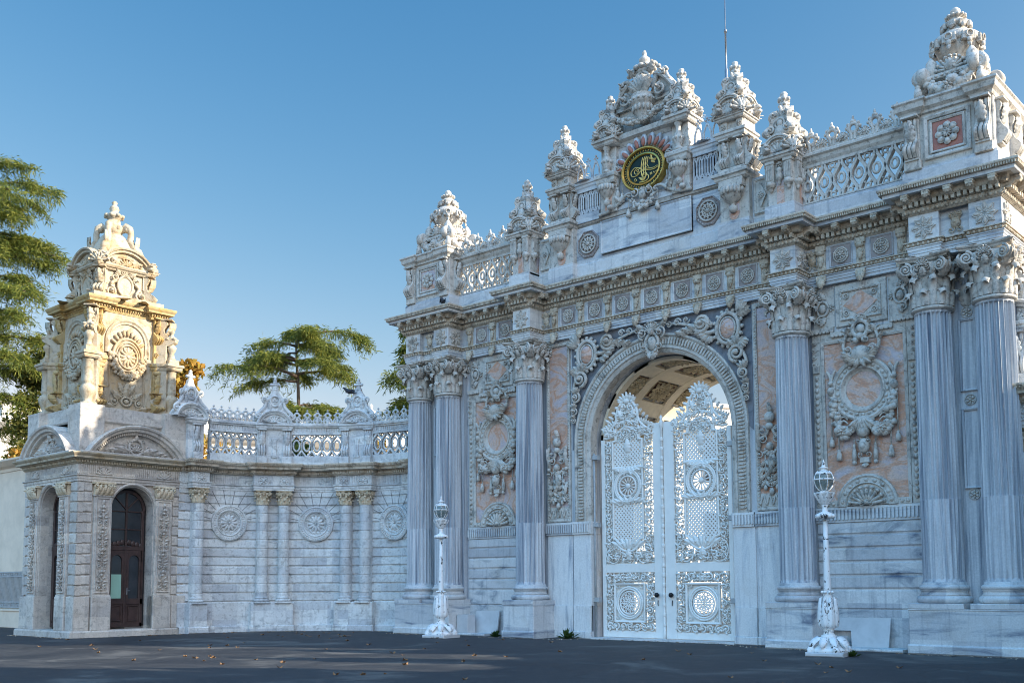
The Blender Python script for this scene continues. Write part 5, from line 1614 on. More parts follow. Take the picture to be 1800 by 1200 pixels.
# garland and tassels under the oval
b = MB()
swag(b, -.42, 12.80, .42, 12.80, .34, .12, 14, -.06, 0, 21)
for s in (-1, 1):
    for tx, tz, tl, ty in ((.50, 12.52, .24, -.05), (.92, 13.30, .36, .02), (.78, 13.1, .3, .04)):
        t_ = MB(); tassel(t_, s * tx, tz, tl, .068, ty, .3); pt('tassel', t_, 'carved')
    spiral(b, s * .26, 12.92, .14, 1.5, PI / 2, s, h=.12, y=-.04); pass
    spiral(b, s * .88, 13.86, .12, 1.5, 0, s, h=.1, y=.03); leaf(b, s * .8, 12.8, s * .7, .3, .1, .1, .0); ell(b, s * .85, -.02, 12.86, .09, .08, .12)
ell(b, 0, -.1, 12.84, .13, .1, .14); shell(b, 0, 12.92, .14, 7, .08, -.06); ell(b, 0, -.1, 12.62, .1, .08, .08)
pt('cipher_garland', b, 'carved')

# ---- two small piers beside the cipher
b = MB()
b.add(cbox(-.30, .30, -.06, .60, 12.60, 13.60, .02)); b.add(cbox(-.13, .13, -.075, -.0, 12.66, 13.3), mat=1)
b.add(lathe([(.03, -.50), (.10, -.44), (.11, -.34), (.05, -.28), (.08, -.24), (.17, -.16), (.25, -.02), (.26, .10), (.22, .14)], 20, 10, .16, [0, 0, 0, 0, 0, .6, 1, 1, .3]), Mt(0, -.12, 13.28))
for q in range(9):
    a_ = PI + PI * (q + .5) / 9; ell(b, .24 * math.cos(a_), -.12 + .24 * math.sin(a_), 13.32, .05, .05, .10)
ell(b, .12, -.14, 12.72, .1, .1, .08)
b.merge(slab(.30, .32, 13.46, .30, .07, y=.12))
b.add(cbox(-.27, .27, -.02, .55, 13.74, 14.62))
b.add(lathe([(.12, 13.78), (.13, 13.86), (.07, 13.92), (.12, 14.0), (.16, 14.14), (.12, 14.26), (.07, 14.32), (.08, 14.5), (.12, 14.56), (.13, 14.62)], 14, 8, .1), Mt(0, -.10, 0))
for q in range(5):
    a_ = PI + PI * q / 4; ell(b, .14 * math.cos(a_), -.10 + .14 * math.sin(a_), 14.14, .05, .05, .06)
b.merge(slab(.33, .36, 14.60, .22, .09, y=.12))
spm = b.mesh('small_pier', ['carved', 'pink'])
sxm = cross_pediment(.38, .44).mesh('cross_pediment', 'carved'); sfm = scroll_pyramid(1.05, .40).mesh('finial', 'carved')
for s in (-1, 1):
    o = put('small_pier', spm, (s * 1.25, 0, 0)); put('cross_pediment', sxm, (0, .12, 14.82), 0, o); put('finial', sfm, (0, .12, 15.24), 0, o)

# ---- crest: urn, broken pediment and flame
b = MB(); y = .12
b.add(box(-.95, .95, y + .05, .65, 14.88, 15.7))
for s in (-1, 1):
    # raking segment rising to the centre
    pts = [(s * (1.02 - .66 * t), 15.72 + .62 * math.sin(t * PI / 2)) for t in np.linspace(0, 1, 10)]
    sweep(b, [(0, .6), (0, y - .1), (.05, y - .14), (.1, y - .1), (.13, y), (.16, y + .1)] if s > 0 else [(0, .6), (0, y - .1), (-.05, y - .14), (-.1, y - .1), (-.13, y), (-.16, y + .1)], pts, False, 'xz')
    b.add(extr([(s * .05, 15.66), (s * .98, 15.66)] + pts if s > 0 else [(s * .98, 15.66), (s * .05, 15.66)] + pts[::-1], y + .02, .5))
    spiral(b, s * .62, 15.86, .2, 1.6, PI / 2, s, .05, .2, y=y); curl(b, [(s * .3, 16.0), (s * .48, 16.38), (s * .72, 16.46), (s * .80, 16.25), (s * .88, 16.1)], .08, .05, y, .1)
    spiral(b, s * .72, 16.36, .12, 1.4, 0, s, .05, .15, y=y)
    spiral(b, s * .98, 15.2, .26, 1.6, PI / 2, -s, .06, .16, y=y - .02)
    swag(b, 0, 15.05, s * .92, 15.38, .06, .14, 12, y - .16, 0, 31 + s)
    spiral(b, s * .3, 16.62, .12, 1.4, -PI / 2, s, .045, .2, y=y); leaf(b, s * .2, 16.5, s * .9, .35, .12, .15, y - .05); ell(b, s * .52, y - .05, 16.6, .08, .08, .06); ell(b, s * .40, y - .05, 16.72, .08, .08, .07)
b.add(box(-1.0, 1.0, y - .06, .6, 15.62, 15.72))
b.add(lathe([(.10, 15.0), (.18, 15.06), (.14, 15.14), (.24, 15.30), (.30, 15.46), (.31, 15.56), (.36, 15.60), (.37, 15.72), (.33, 15.78), (.36, 15.82), (.2, 15.86)], 24, 12, .1, [0, 0, 0, 1, 1, .6, 0, 0, 0, 0, 0]), Mt(0, y - .12, 0))
for q in range(14):
    a_ = 2 * PI * q / 14; ell(b, .365 * math.cos(a_), y - .12 + .365 * math.sin(a_), 15.66, .05, .05, .05); ell(b, .29 * math.cos(a_), y - .12 + .29 * math.sin(a_), 15.42, .05, .05, .10)
ell(b, 0, y - .1, 16.22, .26, .18, .30); ring(b, 0, 16.22, .27, .05, .2, y - .05, rz=.32); ell(b, 0, y - .22, 16.22, .15, .12, .19)
for q in range(-3, 4): leaf(b, 0, 15.9, q * .33, .5, .12, .16, y - .1)
ell(b, 0, y, 16.62, .30, .26, .12); 
for q in range(9):
    a_ = 2 * PI * q / 9; ell(b, .27 * math.cos(a_), y + .27 * math.sin(a_), 16.70, .10, .10, .07)
b.add(lathe([(.2, 16.66), (.12, 16.76), (.08, 16.82), (.15, 16.90), (.17, 16.98), (.10, 17.06), (.06, 17.10), (.07, 17.16), (.05, 17.24), (0, 17.28)], 14, 8, .1), Mt(0, y, 0))
pt('central_crest', b, 'carved')

# ---- pierced balustrades with leafy cresting
b = MB(); x0, x1, z0, z1 = -1.36, 1.36, 11.33, 12.30; nC = 12; p = (x1 - x0) / nC; A = p * .42
for i in range(nC + 1):
    xi = x0 + i * p
    P_ = []
    for t in np.linspace(0, 1, 25):
        sg = -1 if i % 2 else 1
        P_.append((min(max(xi + sg * A * math.cos(2 * PI * t), x0), x1), .05, z0 + .02 + (z1 - z0 - .04) * t))
    b.add(tube(P_, 1, sq=(.072, .15)))
for i in range(nC):
    xi = x0 + (i + .5) * p
    if i % 2 == 0:
        ring(b, xi, (z0 + z1) / 2 , .085, .040, .06, .05, 0, 16, .125)
        ell(b, xi, .03, z0 + .04, .06, .06, .06); ell(b, xi, .03, z1 - .04, .06, .06, .06)
    for d in (-1, 1):
        pass
    if i % 2:
        for d in (-1, 1): ell(b, xi + d * .075, .04, z1 - .19, .035, .07, .045); ell(b, xi + d * .075, .04, z0 + .19, .035, .07, .045)
        ring(b, xi, z1 - .10, .065, .030, .06, .05, 0, 12); ring(b, xi, z0 + .10, .065, .030, .06, .05, 0, 12)
b.add(box(x0, x1, -.03, .13, z0 - .02, z0 + .035)); b.add(box(x0, x1, -.03, .13, z1 - .03, z1 + .05))
sweep(b, [(-.15, 12.32), (.0, 12.33), (.06, 12.42), (.08, 12.50), (.14, 12.54), (.14, 12.60), (.10, 12.63), (-.2, 12.64)], [(x0 - .05, -.02), (x1 + .05, -.02)])
b.add(box(x0 - .05, x1 + .05, .0, .2, 12.32, 12.63))
bm = b.mesh('pierced_balustrade', 'carved')
b = MB()
def crest_tall(b, x, z, s=1.0):
    ring(b, x, z + .31 * s, .115 * s, .052 * s, .06, .07)
    for d in (-1, 1):
        curl(b, [(x + d * .05 * s, z), (x + d * .04 * s, z + .10 * s), (x + d * .07 * s, z + .22 * s)], .05 * s, .05 * s, .06, .04, 0, 6)
        ell(b, x + d * .13 * s, .04, z + .42 * s, .05 * s, .05, .05 * s)
        ell(b, x + d * .17 * s, .04, z + .33 * s, .05 * s, .05, .05 * s); curl(b, [(x + d * .05, z + .02), (x + d * .16, z + .02), (x + d * .20, z + .10)], .04, .03, .06, .04)
    ell(b, x, .04, z + .48 * s, .08 * s, .06, .06 * s); ell(b, x, .04, z + .56 * s, .03 * s, .04, .08 * s)
def crest_low(b, x, z, s=1.0):
    shell(b, x, z + .12 * s, .17 * s, 7, .05, .05); ell(b, x, .05, z + .16 * s, .13 * s, .04, .12 * s)
    for d in (-1, 1): spiral(b, x + d * .12 * s, z + .10 * s, .09 * s, 1.4, -PI / 2, d, .03 * s, .06, y=.08)
for i in range(5): crest_tall(b, -1.12 + .56 * i, 12.70)
for i in range(6): crest_low(b, -1.40 + .56 * i, 12.70, .95 if 0 < i < 5 else .8)
b.add(box(x0, x1, .0, .10, 12.62, 12.73))
bcm = b.mesh('leaf_cresting', 'carved')
for s in (-1, 1):
    o = put('pierced_balustrade', bm, (s * 6.22, .10, 0)); put('leaf_cresting', bcm, (0, 0, 0), 0, o)

# ---- end pedestals with urns
b = MB(); b.add(cbox(-1.02, 1.02, -.34, 1.9, 11.30, 12.62, .02))
for x in (-.80, .80): b.add(cbox(x - .20, x + .20, -.46, .3, 11.28, 11.50)); b.add(cbox(x - .17, x + .17, -.40, .3, 11.5, 12.62)); console(b, x, 11.54, 12.52, .32, .20, -.40)
polyframe(b, rect(-.53, .53, 11.46, 12.50), .09, -.40, -.34); polyframe(b, rect(-.40, .40, 11.58, 12.38), .06, -.38, -.34)
b.add(cbox(-.34, .34, -.352, -.3, 11.64, 12.32), mat=1)
for q in range(8):
    a_ = q * PI / 4; ell(b, .19 * math.sin(a_), -.38, 11.98 + .19 * math.cos(a_), .075, .06, .075); ring(b, .19 * math.sin(a_), 11.98 + .19 * math.cos(a_), .075, .016, .05, -.36, 0, 10)
for q in range(10): ell(b, .06 * math.sin(q * PI / 5), -.40, 11.98 + .06 * math.cos(q * PI / 5), .025, .05, .06, q * PI / 5)
for sd in (-1, 1):
    f = MB()
    for x in (-.62, .35): console(f, x, 11.54, 12.52, .30, .18, 0)
    b.merge(f, Mt(sd * 1.03, .62, 0) @ Rz(sd * PI / 2))
p_ = [(-1.03, 1.9), (-1.03, -.46), (-.56, -.46), (-.56, -.37), (.56, -.37), (.56, -.46), (1.03, -.46), (1.03, 1.9)]
sweep(b, [(-.1, 12.58), (0, 12.59), (.03, 12.66), (.10, 12.72), (.12, 12.84), (.16, 12.88), (.15, 12.93), (-.5, 12.96)], p_)
b.add(box(-1.0, 1.0, -.4, 1.88, 12.6, 12.95))
epl = b.mesh('end_pedestal', ['carved', 'pink']); epm = b.mesh('end_pedestal', ['carved', 'red'])
b = MB()
b.add(lathe([(1.05, 12.93), (.86, 13.10), (.70, 13.35), (.58, 13.70), (.55, 13.95)], 4), Rz(PI / 4) , sm=False)
for k_ in range(4):
    f = MB(); yy = -.55
    f.add(cbox(-.62, .62, yy - .06, yy + .1, 13.52, 13.64)); eggrow(f, (-.5, 13.58), (.5, 13.58), .13, yy - .06, .045, .045)
    for s in (-1, 1):
        f.add(lathe([(0, -.09), (.17, -.085), (.21, -.05), (.21, .12), (0, .14)], 16), Mt(s * .66, yy - .02, 13.62) @ Rx(PI / 2)); spiral(f, s * .66, 13.62, .19, 2.0, PI / 2, s, .035, .05, y=yy - .09)
        tassel(f, s * .72, 13.44, .34, .09, yy - .1, .1)
    swag(f, -.6, 13.55, .6, 13.55, .34, .20, 16, yy - .02, 0, 41 + k_)
    rosette(f, 0, 13.22, .16, 7, .14, yy - .2, False)
    shell(f, 0, 13.68, .36, 9, .10, yy + .08); leaf(f, 0, 13.62, 0, .3, .16, .1, yy + .06)
    b.merge(f, Rz(k_ * PI / 2))
    D = MB(); D.add(lathe([(.10, 13.6), (.14, 13.75), (.13, 13.98), (.05, 14.1), (0, 14.14)], 8), Mt(0, -.66, 0)); b.merge(D, Rz(k_ * PI / 2 + PI / 4))
ubm = b.mesh('urn_base', 'carved')
b = MB()
b.add(lathe([(.30, 13.9), (.26, 14.0), (.28, 14.06), (.40, 14.18), (.48, 14.32), (.50, 14.42)], 32, 12, .14, [0, 0, .3, 1, 1, .5]))
b.add(lathe([(.50, 14.40), (.57, 14.44), (.58, 14.50), (.52, 14.62), (.40, 14.70), (.30, 14.76), (.26, 14.86), (.24, 14.90), (.32, 14.92), (.33, 14.98), (.24, 15.04), (.17, 15.08), (.15, 15.14), (.20, 15.16), (.20, 15.20), (.10, 15.22), (.09, 15.25), (.12, 15.30), (.11, 15.36), (.05, 15.42), (0, 15.43)], 32))
for q in range(8):
    a_ = q * PI / 4; T = Rz(a_); f = MB()
    f.add(cbox(-.16, .16, -.60, -.50, 14.34, 14.54)); ring(f, 0, 14.46, .08, .02, .05, -.60, 0, 10); ell(f, 0, -.60, 14.32, .07, .05, .08); leaf(f, 0, 14.3, PI, .16, .06, .05, -.56)
    f.add(cbox(-.09, .09, -.36, -.28, 14.84, 14.97)); ell(f, 0, -.34, 14.84, .06, .05, .06)
    b.merge(f, T)
for q in range(12): ell(b, .21 * math.cos(q * PI / 6), .21 * math.sin(q * PI / 6), 15.18, .05, .05, .04)
urm = b.mesh('urn', 'carved')
for s in (-1, 1):
    o = put('end_pedestal', epm if s > 0 else epl, (s * 8.66, 0, 0)); u = put('urn_base', ubm, (0, .60, 0), 0, o); put('urn', urm, (0, .60, 0), 0, o)
    # lower pedestal and urn on the gate's flank, further back
    c1 = put('end_pedestal', epm, (s * 8.66, 2.95, 0)); put('urn', urm, (s * .35, .5, -1.2), 0, c1, (.8, .8, 1.0))
# ============================================================ THE CURVED WALL
RW = 5.85
capg = capital_mb(.415).mesh('capital', 'capital_gold')
E_ = thing('curved_wall', 'concave pale stone wall with round rosettes and pierced parapet left of the gate', 'wall', (-10, -5.2, 0))
def ept(name, mb, mat, parent=None, rz=0.0):
    return mb.build(name, mat, parent or E_, (0, 0, 0), rz)
def pol(r, ph): return (r * math.cos(R(ph)), r * math.sin(R(ph)))
def arcpath(r, p0, p1, st=1.0):
    n = max(2, int(abs(p1 - p0) / st)); return [pol(r, p0 + (p1 - p0) * i / n) for i in range(n + 1)]
zs = [1.06, 1.37, 1.69, 2.0, 2.32, 2.62, 2.94, 3.26, 3.57, 3.88, 4.2, 4.5, 4.8, 5.03]
P0, P1 = 181.5, 84.5
b = MB(); pr = [(.22, 0), (.22, .20), (.19, .23), (.06, .23), (.06, 1.03), (.03, 1.06)]
for z in zs[:-1]: pr += [(-.025, z), (-.025, z + .034), (.03, z + .052)] + [(.03, z + .275)]
pr += [(.03, 5.03), (-.1, 5.04)]
sweep(b, pr, arcpath(RW, P0, P1))
b.add((lambda w_: (np.concatenate(w_.V), [f for f, _, _ in w_.F]))((lambda w_: (sweep(w_, [(-.75, 6.0), (-.75, 0)], arcpath(RW, P0, P1)), w_)[1])(MB())))
ept('wall', b, 'limestone')
pairs = [147.75, 117.2]; singles = [175.2, 87.0]
def epath(r0, r1):
    q = []
    cuts = sorted([(p_ + 7.4, p_ - 7.4) for p_ in pairs] + [(singles[0] + 3.4, singles[0] - 3.4), (singles[1] + 3.4, singles[1] - 2.4)], reverse=True)
    cur = P0
    for a_, c_ in cuts:
        if a_ < cur: q += arcpath(r0, cur, a_)
        q += arcpath(r1, a_, c_); cur = c_
    if cur > P1: q += arcpath(r0, cur, P1)
    return q
en = epath(RW - .05, 5.42); enc = epath(RW - .10, 5.38)
b = MB()
sweep(b, [(-.3, 5.02), (.0, 5.02), (.0, 5.09), (.02, 5.095), (.02, 5.17), (.06, 5.20), (.06, 5.23), (-.02, 5.235), (-.02, 5.60)], en)
for x, y, an in along(en, -.02, .066): b.add(box(-.019, .019, -.018, .01, 5.25, 5.57), Mt(x, y, 0) @ Rz(an))
ept('architrave', b, 'limestone')
b = MB()
sweep(b, [(-.06, 5.57), (.02, 5.58), (.06, 5.62), (.06, 5.72), (.12, 5.735), (.13, 5.76), (.24, 5.765), (.245, 5.83), (.27, 5.86), (.31, 5.92), (.33, 5.94), (.33, 5.985), (.10, 6.0), (-.6, 6.01)], enc)
dentils(b, enc, .055, .085, .05, .055, 5.635, 5.715)
eggs(b, enc, .30, .07, 5.90, .022, .03, .035)
ept('cornice', b, 'cornice')
# roundels
b = MB()
circ = [(.64 * math.sin(t), 3.85 + .64 * math.cos(t)) for t in np.linspace(0, 2 * PI, 49)[:-1]]
sweep(b, [(0, .02), (0, -.09), (.05, -.12), (.06, -.09), (.16, -.09), (.18, -.12), (.22, -.10), (.24, -.05), (.30, -.04), (.31, -.07), (.34, -.05), (.35, 0)], circ, True, 'xz')
b.add(disc(0, 3.85, .34, -.02, .02))
for q in range(40):
    t = 2 * PI * q / 40; ell(b, .535 * math.sin(t), -.085, 3.85 + .535 * math.cos(t), .025, .04, .045, t, 0, 6)
    ell(b, .37 * math.sin(t), -.05, 3.85 + .37 * math.cos(t), .02, .035, .03, t, 0, 5)
for q in range(12):
    t = 2 * PI * q / 12; ell(b, .175 * math.sin(t), -.02, 3.85 + .175 * math.cos(t), .060, .085, .155, t, 0, 8)
ell(b, 0, -.10, 3.85, .04, .05, .04)
rm = b.bend(RW - .03); 
for i in range(len(b.V)): b.V[i] = b.V[i] + np.array([0, RW - .03, 0])
rm = b.mesh('roundel', 'limestone')
b = MB()
for dg in (-78, -62, -46, -29, -10, 10, 29, 46, 62, 78):
    t = R(dg); L1 = .62 if abs(dg) < 40 else .42
    b.add(tube([(.66 * math.sin(t), .0, 3.85 + .66 * math.cos(t)), ((.66 + L1) * math.sin(t), .0, 3.85 + (.66 + L1) * math.cos(t))], 1, sq=(.020, .008)))
b.bend(RW - .03)
for i in range(len(b.V)): b.V[i] = b.V[i] + np.array([0, RW - .03, 0])
jm = b.mesh('voussoir_joint', 'mortar')
for ph in (163.2, 132.5, 101.9):
    o = put('roundel', rm, (0, 0, 0), R(ph - 90), E_); put('voussoir_joint', jm, (0, 0, 0), 0, o)
# half columns on shared pedestals
b = MB(); pr = []
def tor(z, h, rr): return [(rr - h * .5 + h * .5 * math.sin(t), z + h / 2 - h / 2 * math.cos(t)) for t in np.linspace(0, PI, 6)]
pr = tor(1.06, .09, .27) + [(.215, 1.17)] + tor(1.17, .06, .235) + [(.205, 1.25)]
for z in zs[1:-2]: pr += [(.198, z - .03), (.198, z - .014), (.180, z - .005), (.180, z + .005), (.198, z + .014), (.198, z + .03)]
pr += [(.195, 4.5)]
b.add(lathe(pr, 28)); b.add(box(-.2, .2, 0, .4, 1.06, 4.5)); b.add(cbox(-.28, .28, -.27, .3, 1.0, 1.06))
hcm = b.mesh('half_column', 'limestone')
b = MB(); b.add(cbox(-.235, .235, -.06, .3, 5.05, 5.60)); rosette(b, 0, 5.37, .19, 8, .05, -.06, True); ell(b, 0, -.09, 5.37, .07, .06, .07)
blm = b.mesh('flower_block', 'limestone')
def pedestal_pair(hw):
    b = MB(); b.add(cbox(-hw, hw, 5.42, 5.9, .22, 1.03, .02)); b.add(cbox(-hw - .05, hw + .05, 5.36, 5.9, 0, .23, .03)); return b
pe2 = pedestal_pair(.74).mesh('pedestal', 'limestone'); pe1 = pedestal_pair(.34).mesh('pedestal', 'limestone')
def ecolumn(ph):
    o = put('half_column', hcm, (*pol(5.62, ph), 0), R(ph - 90), E_)
    put('capital', capg, (0, 0, 4.5 - 7.9 * .406), 0, o, (.47, .47, .406)); put('flower_block', blm, (0, -.12, 0), 0, o)
for ph in pairs:
    put('pedestal', pe2, (0, 0, 0), R(ph - 90), E_)
    for d in (-1, 1): ecolumn(ph + d * 3.85)
for ph in singles: put('pedestal', pe1, (0, 0, 0), R(ph - 90), E_); ecolumn(ph)
# parapet piers
def shiftbend(b, rad=RW - .12):
    b.bend(rad)
    for i in range(len(b.V)): b.V[i] = b.V[i] + np.array([0, rad, 0])
    return b
def epier(hw):
    b = MB()
    b.add(cbox(-hw, hw, -.02, .36, 6.0, 7.30)); 
    xs = (-hw + .17, hw - .17) if hw > .4 else (0,)
    for x in xs:
        b.add(cbox(x - .19, x + .19, -.22, .1, 5.99, 6.27)); console(b, x, 6.30, 7.24, .28, .13, -.03)
    b.merge(slab(hw + .02, .22, 7.28, .22, .07, y=.12))
    if hw > .4:
        b.add(extr(arcpts(0, 6.75, .17, 0, PI, 10) + [(-.17, 6.15), (.17, 6.15)], -.04, .02)); b.add(cbox(-.08, .08, -.09, 0, 6.3, 6.9)); b.add(cbox(-.11, .11, -.09, 0, 6.86, 6.94)); b.add(cbox(-.11, .11, -.09, 0, 6.24, 6.32))
    return b
ehw = .62
ep2 = shiftbend(epier(ehw)).mesh('parapet_pier', 'limestone')
b = MB(); z = 7.5
pediment_arc(b, 0, z, ehw + .04, .50, [(0, .3), (0, -.16), (.03, -.2), (.08, -.18), (.10, -.12), (.16, -.10), (.17, .0)], 18)
b.add(extr(arcpts(0, z, ehw - .1, 0, PI, 18, .42), -.03, .3)); shell(b, 0, z + .02, .26, 7, .07, -.04)
for s in (-1, 1):
    spiral(b, s * .2, z + .1, .1, 1.3, PI / 2, s, h=.05, y=-.03); leaf(b, s * .25, z + .06, s * 1.2, .22, .06, .05, -.03)
    # side sweeps of the crowning piece
    curl(b, [(s * .62, z + .22), (s * .60, z + .34), (s * .48, z + .46), (s * .36, z + .6), (s * .30, z + .80), (s * .14, z + .95)], .07, .07, .04, .06)
    spiral(b, s * .60, z + .26, .12, 1.5, 0, -s, .045, .1, y=.04); spiral(b, s * .36, z + .86, .11, 1.5, -PI / 2, s, .04, .1, y=.04)
b.add(extr([(-.52, z + .40), (.52, z + .40), (.36, z + .62), (.28, z + .95), (.12, z + 1.18), (.09, z + 1.32), (-.09, z + 1.32), (-.12, z + 1.18), (-.28, z + .95), (-.36, z + .62)], .0, .16))
ring(b, 0, z + .82, .17, .035, .06, -.0, rz=.19); rosette(b, 0, z + .82, .12, 4, .05, -.0, False)
for q, (w_, h_) in enumerate(((.15, .05), (.10, .05), (.17, .06), (.09, .06), (.06, .08))): ell(b, 0, .06, z + 1.26 + .085 * q, w_, .08, h_)
for s in (-1, 1): ell(b, s * .13, .06, z + 1.44, .06, .06, .06); leaf(b, s * .15, z + .5, s * .3, .3, .08, .05, 0)
etop = shiftbend(b).mesh('crowning_scroll', 'limestone')
for ph in pairs:
    o = put('parapet_pier', ep2, (0, 0, 0), R(ph - 90), E_); put('crowning_scroll', etop, (0, 0, 0), 0, o)
ep1 = shiftbend(epier(.30)).mesh('parapet_pier', 'limestone')
for ph in (176.2, 87.0):
    o = put('parapet_pier', ep1, (0, 0, 0), R(ph - 90), E_)
    put('crowning_scroll', etop, (0, 0, 0), R(2.2 if ph > 170 else 0), o, (1, 1, 1))
# lattice bays
def ebay(hw, nC):
    b = MB(); p = 2 * hw / nC; z0, z1 = 6.29, 7.12
    for i in range(-1, nC + 1):
        for d in (-1, 1):
            xa = -hw + (i + .5) * p
            P_ = [(xa, .06, z0), (xa + d * p * .5, .06, z0 + .24), (xa + d * p * .5, .06, z1 - .24), (xa, .06, z1)]
            P_ = [(min(max(x, -hw), hw), y, z) for x, y, z in P_]
            b.add(tube(P_, 1, sq=(.06, .14)))
    for i in range(nC):
        xa = -hw + (i + .5) * p
        ring(b, xa, (z0 + z1) / 2, .115, .035, .10, .08, 0, 14, .20, k=4)
        for z in (z0 + .03, z1 - .03): 
            for d in (-.5, .5): ring(b, xa + d * p, z + (.05 if z < 6.7 else -.05), .055, .022, .1, .1, 0, 8, k=4)
    b.add(box(-hw, hw, -.04, .2, 6.0, 6.27)); b.add(box(-hw, hw, -.02, .16, z0 - .03, z0 + .03)); b.add(box(-hw, hw, -.02, .16, z1 - .02, z1 + .06))
    n = int(2 * hw / .09)
    for i in range(n): b.add(cbox(-hw + (i + .2) * 2 * hw / n, -hw + (i + .8) * 2 * hw / n, -.03, .1, 7.18, 7.34))
    b2 = MB()
    nx = 8
    for i in range(nx):
        xa, xb = -hw + 2 * hw * i / nx, -hw + 2 * hw * (i + 1) / nx
        b2.add(box(xa, xb, .0, .14, 7.16, 7.36)); b2.add(box(xa, xb, -.06, .2, 7.36, 7.42)); b2.add(box(xa, xb, -.11, .24, 7.42, 7.50)); b2.add(box(xa, xb, .02, .12, 7.5, 7.55))
    b.merge(b2)
    return b
def ecrest(hw, n):
    b = MB(); p = 2 * hw / n
    for i in range(n):
        xa = -hw + (i + .5) * p
        b.add(tube([(xa, .07, 7.52), (xa, .07, 7.72)], .05, 6))
        for d in (-1, 1):
            ell(b, xa + d * .10, .07, 7.82, .05, .05, .06, d * .6); curl(b, [(xa + d * p * .46, 7.60), (xa + d * p * .30, 7.70), (xa + d * .06, 7.74)], .03, .03, .1, .05, 0, 5)
            spiral(b, xa + d * p * .26, 7.63, .075, 1.3, -PI / 2, d, .02, .05, y=.1)
        ring(b, xa, 7.83, .085, .04, .05, .1, 0, 12, k=5); ell(b, xa, .07, 7.68, .05, .05, .05)
        ell(b, xa, .07, 8.0, .04, .04, .045)
    return b
for ph, hw, nC in ((162.3, .86, 6), (132.45, .92, 5), (101.9, .92, 5)):
    o = shiftbend(ebay(hw, nC)).build('pierced_parapet', 'limestone', E_, (0, 0, 0), R(ph - 90))
    shiftbend(ecrest(hw, nC)).build('cresting', 'limestone', o, (0, 0, 0), 0)

# ============================================================ THE PAVILION
TC = (-17.775, -7.0); TH = 1.925
T_ = thing('corner_pavilion', 'two storey ornate stone pavilion with arched brown doors and scrolled crown', 'pavilion', (TC[0], TC[1], 0))
def tpt(name, mb, mat, parent=None): return mb.build(name, mat, parent or T_)
sq = lambda h: [(-h, h), (-h, -h), (h, -h), (h, h)]
b = MB()
# ground storey shell: four faces each with an arched door opening
DW, DZ = .74, 4.18
for k_ in range(4):
    f = MB()
    f.add(extr([(-TH + .1, .22), (-DW, .22), (-DW, DZ)] + arcpts(0, DZ, DW, PI, 0, 20)[1:-1] + [(DW, DZ), (DW, .22), (TH - .1, .22), (TH - .1, 5.05), (-TH + .1, 5.05)], -TH + .05, -TH + .55))
    for z0, z1 in zip([1.32] + [1.32 + .3345 * i for i in range(1, 11)], [1.32 + .3345 * i for i in range(1, 12)]):
        for s in (-1, 1):
            x0, x1 = sorted((s * 1.42, s * TH)); f.add(cbox(x0, x1, -TH, -TH + .2, z0 + .022, z1 - .018, .026))
    for s in (-1, 1):
        x0, x1 = sorted((s * 1.40, s * (TH - .05))); f.add(box(x0, x1, -TH + .045, -TH + .2, .2, 5.02))
        x0, x1 = sorted((s * 1.44, s * (TH + .04))); f.add(cbox(x0, x1, -TH - .045, -TH + .2, .22, 1.30, .015))
        x0, x1 = sorted((s * .74, s * 1.40)); f.add(cbox(x0, x1, -TH - .10, -TH + .2, .22, 1.30, .015)); f.add(cbox(x0 + .02, x1 - .02, -TH - .075, -TH + .2, 1.28, 1.36, .012))
    b.merge(f, Rz(k_ * PI / 2))
b.add(box(-TH + .5, TH - .5, -TH + .5, TH - .5, 4.9, 5.6))
b.add(box(-TH + .09, TH - .09, -TH + .09, TH - .09, 5.0, 5.8))
tpt('ground_storey', b, 'limestone_warm')
b = MB(); sweep(b, [(.0, 0), (.0, .17), (-.03, .22), (-.6, .225)], [(-2.25, 2.05), (-2.25, -1.9), (-2.0, -2.10), (2.06, -2.10), (2.06, 2.05)]); 
b.add(extr([(-.1, 0), (.1, 0), (.1, .1), (-.1, .1)], -.1, .1)); tpt('plinth_step', b, 'limestone_warm')
b = MB(); b.add(box(-1.4, 1.4, -1.4, 1.4, .3, 4.9)); tpt('dark_room', b, 'dark_hole')
b = MB()
sweep(b, [(-.1, 5.0), (.02, 5.0), (.02, 5.08), (.04, 5.085), (.04, 5.16), (.08, 5.19), (.08, 5.22), (.0, 5.225), (.0, 5.58)], sq(TH), True)
for x, y, an in along(sq(TH), 0, .07, True): b.add(box(-.02, .02, -.02, .01, 5.25, 5.55), Mt(x, y, 0) @ Rz(an))
tpt('architrave', b, 'limestone_warm')
b = MB()
sweep(b, [(-.05, 5.55), (.03, 5.56), (.07, 5.60), (.07, 5.68), (.14, 5.70), (.15, 5.73), (.26, 5.735), (.265, 5.80), (.30, 5.83), (.34, 5.88), (.34, 5.91), (.1, 5.93), (-.6, 5.95)], sq(TH), True)
dentils(b, sq(TH), .06, .09, .052, .06, 5.61, 5.68, True)
tpt('cornice', b, 'tower_carved')

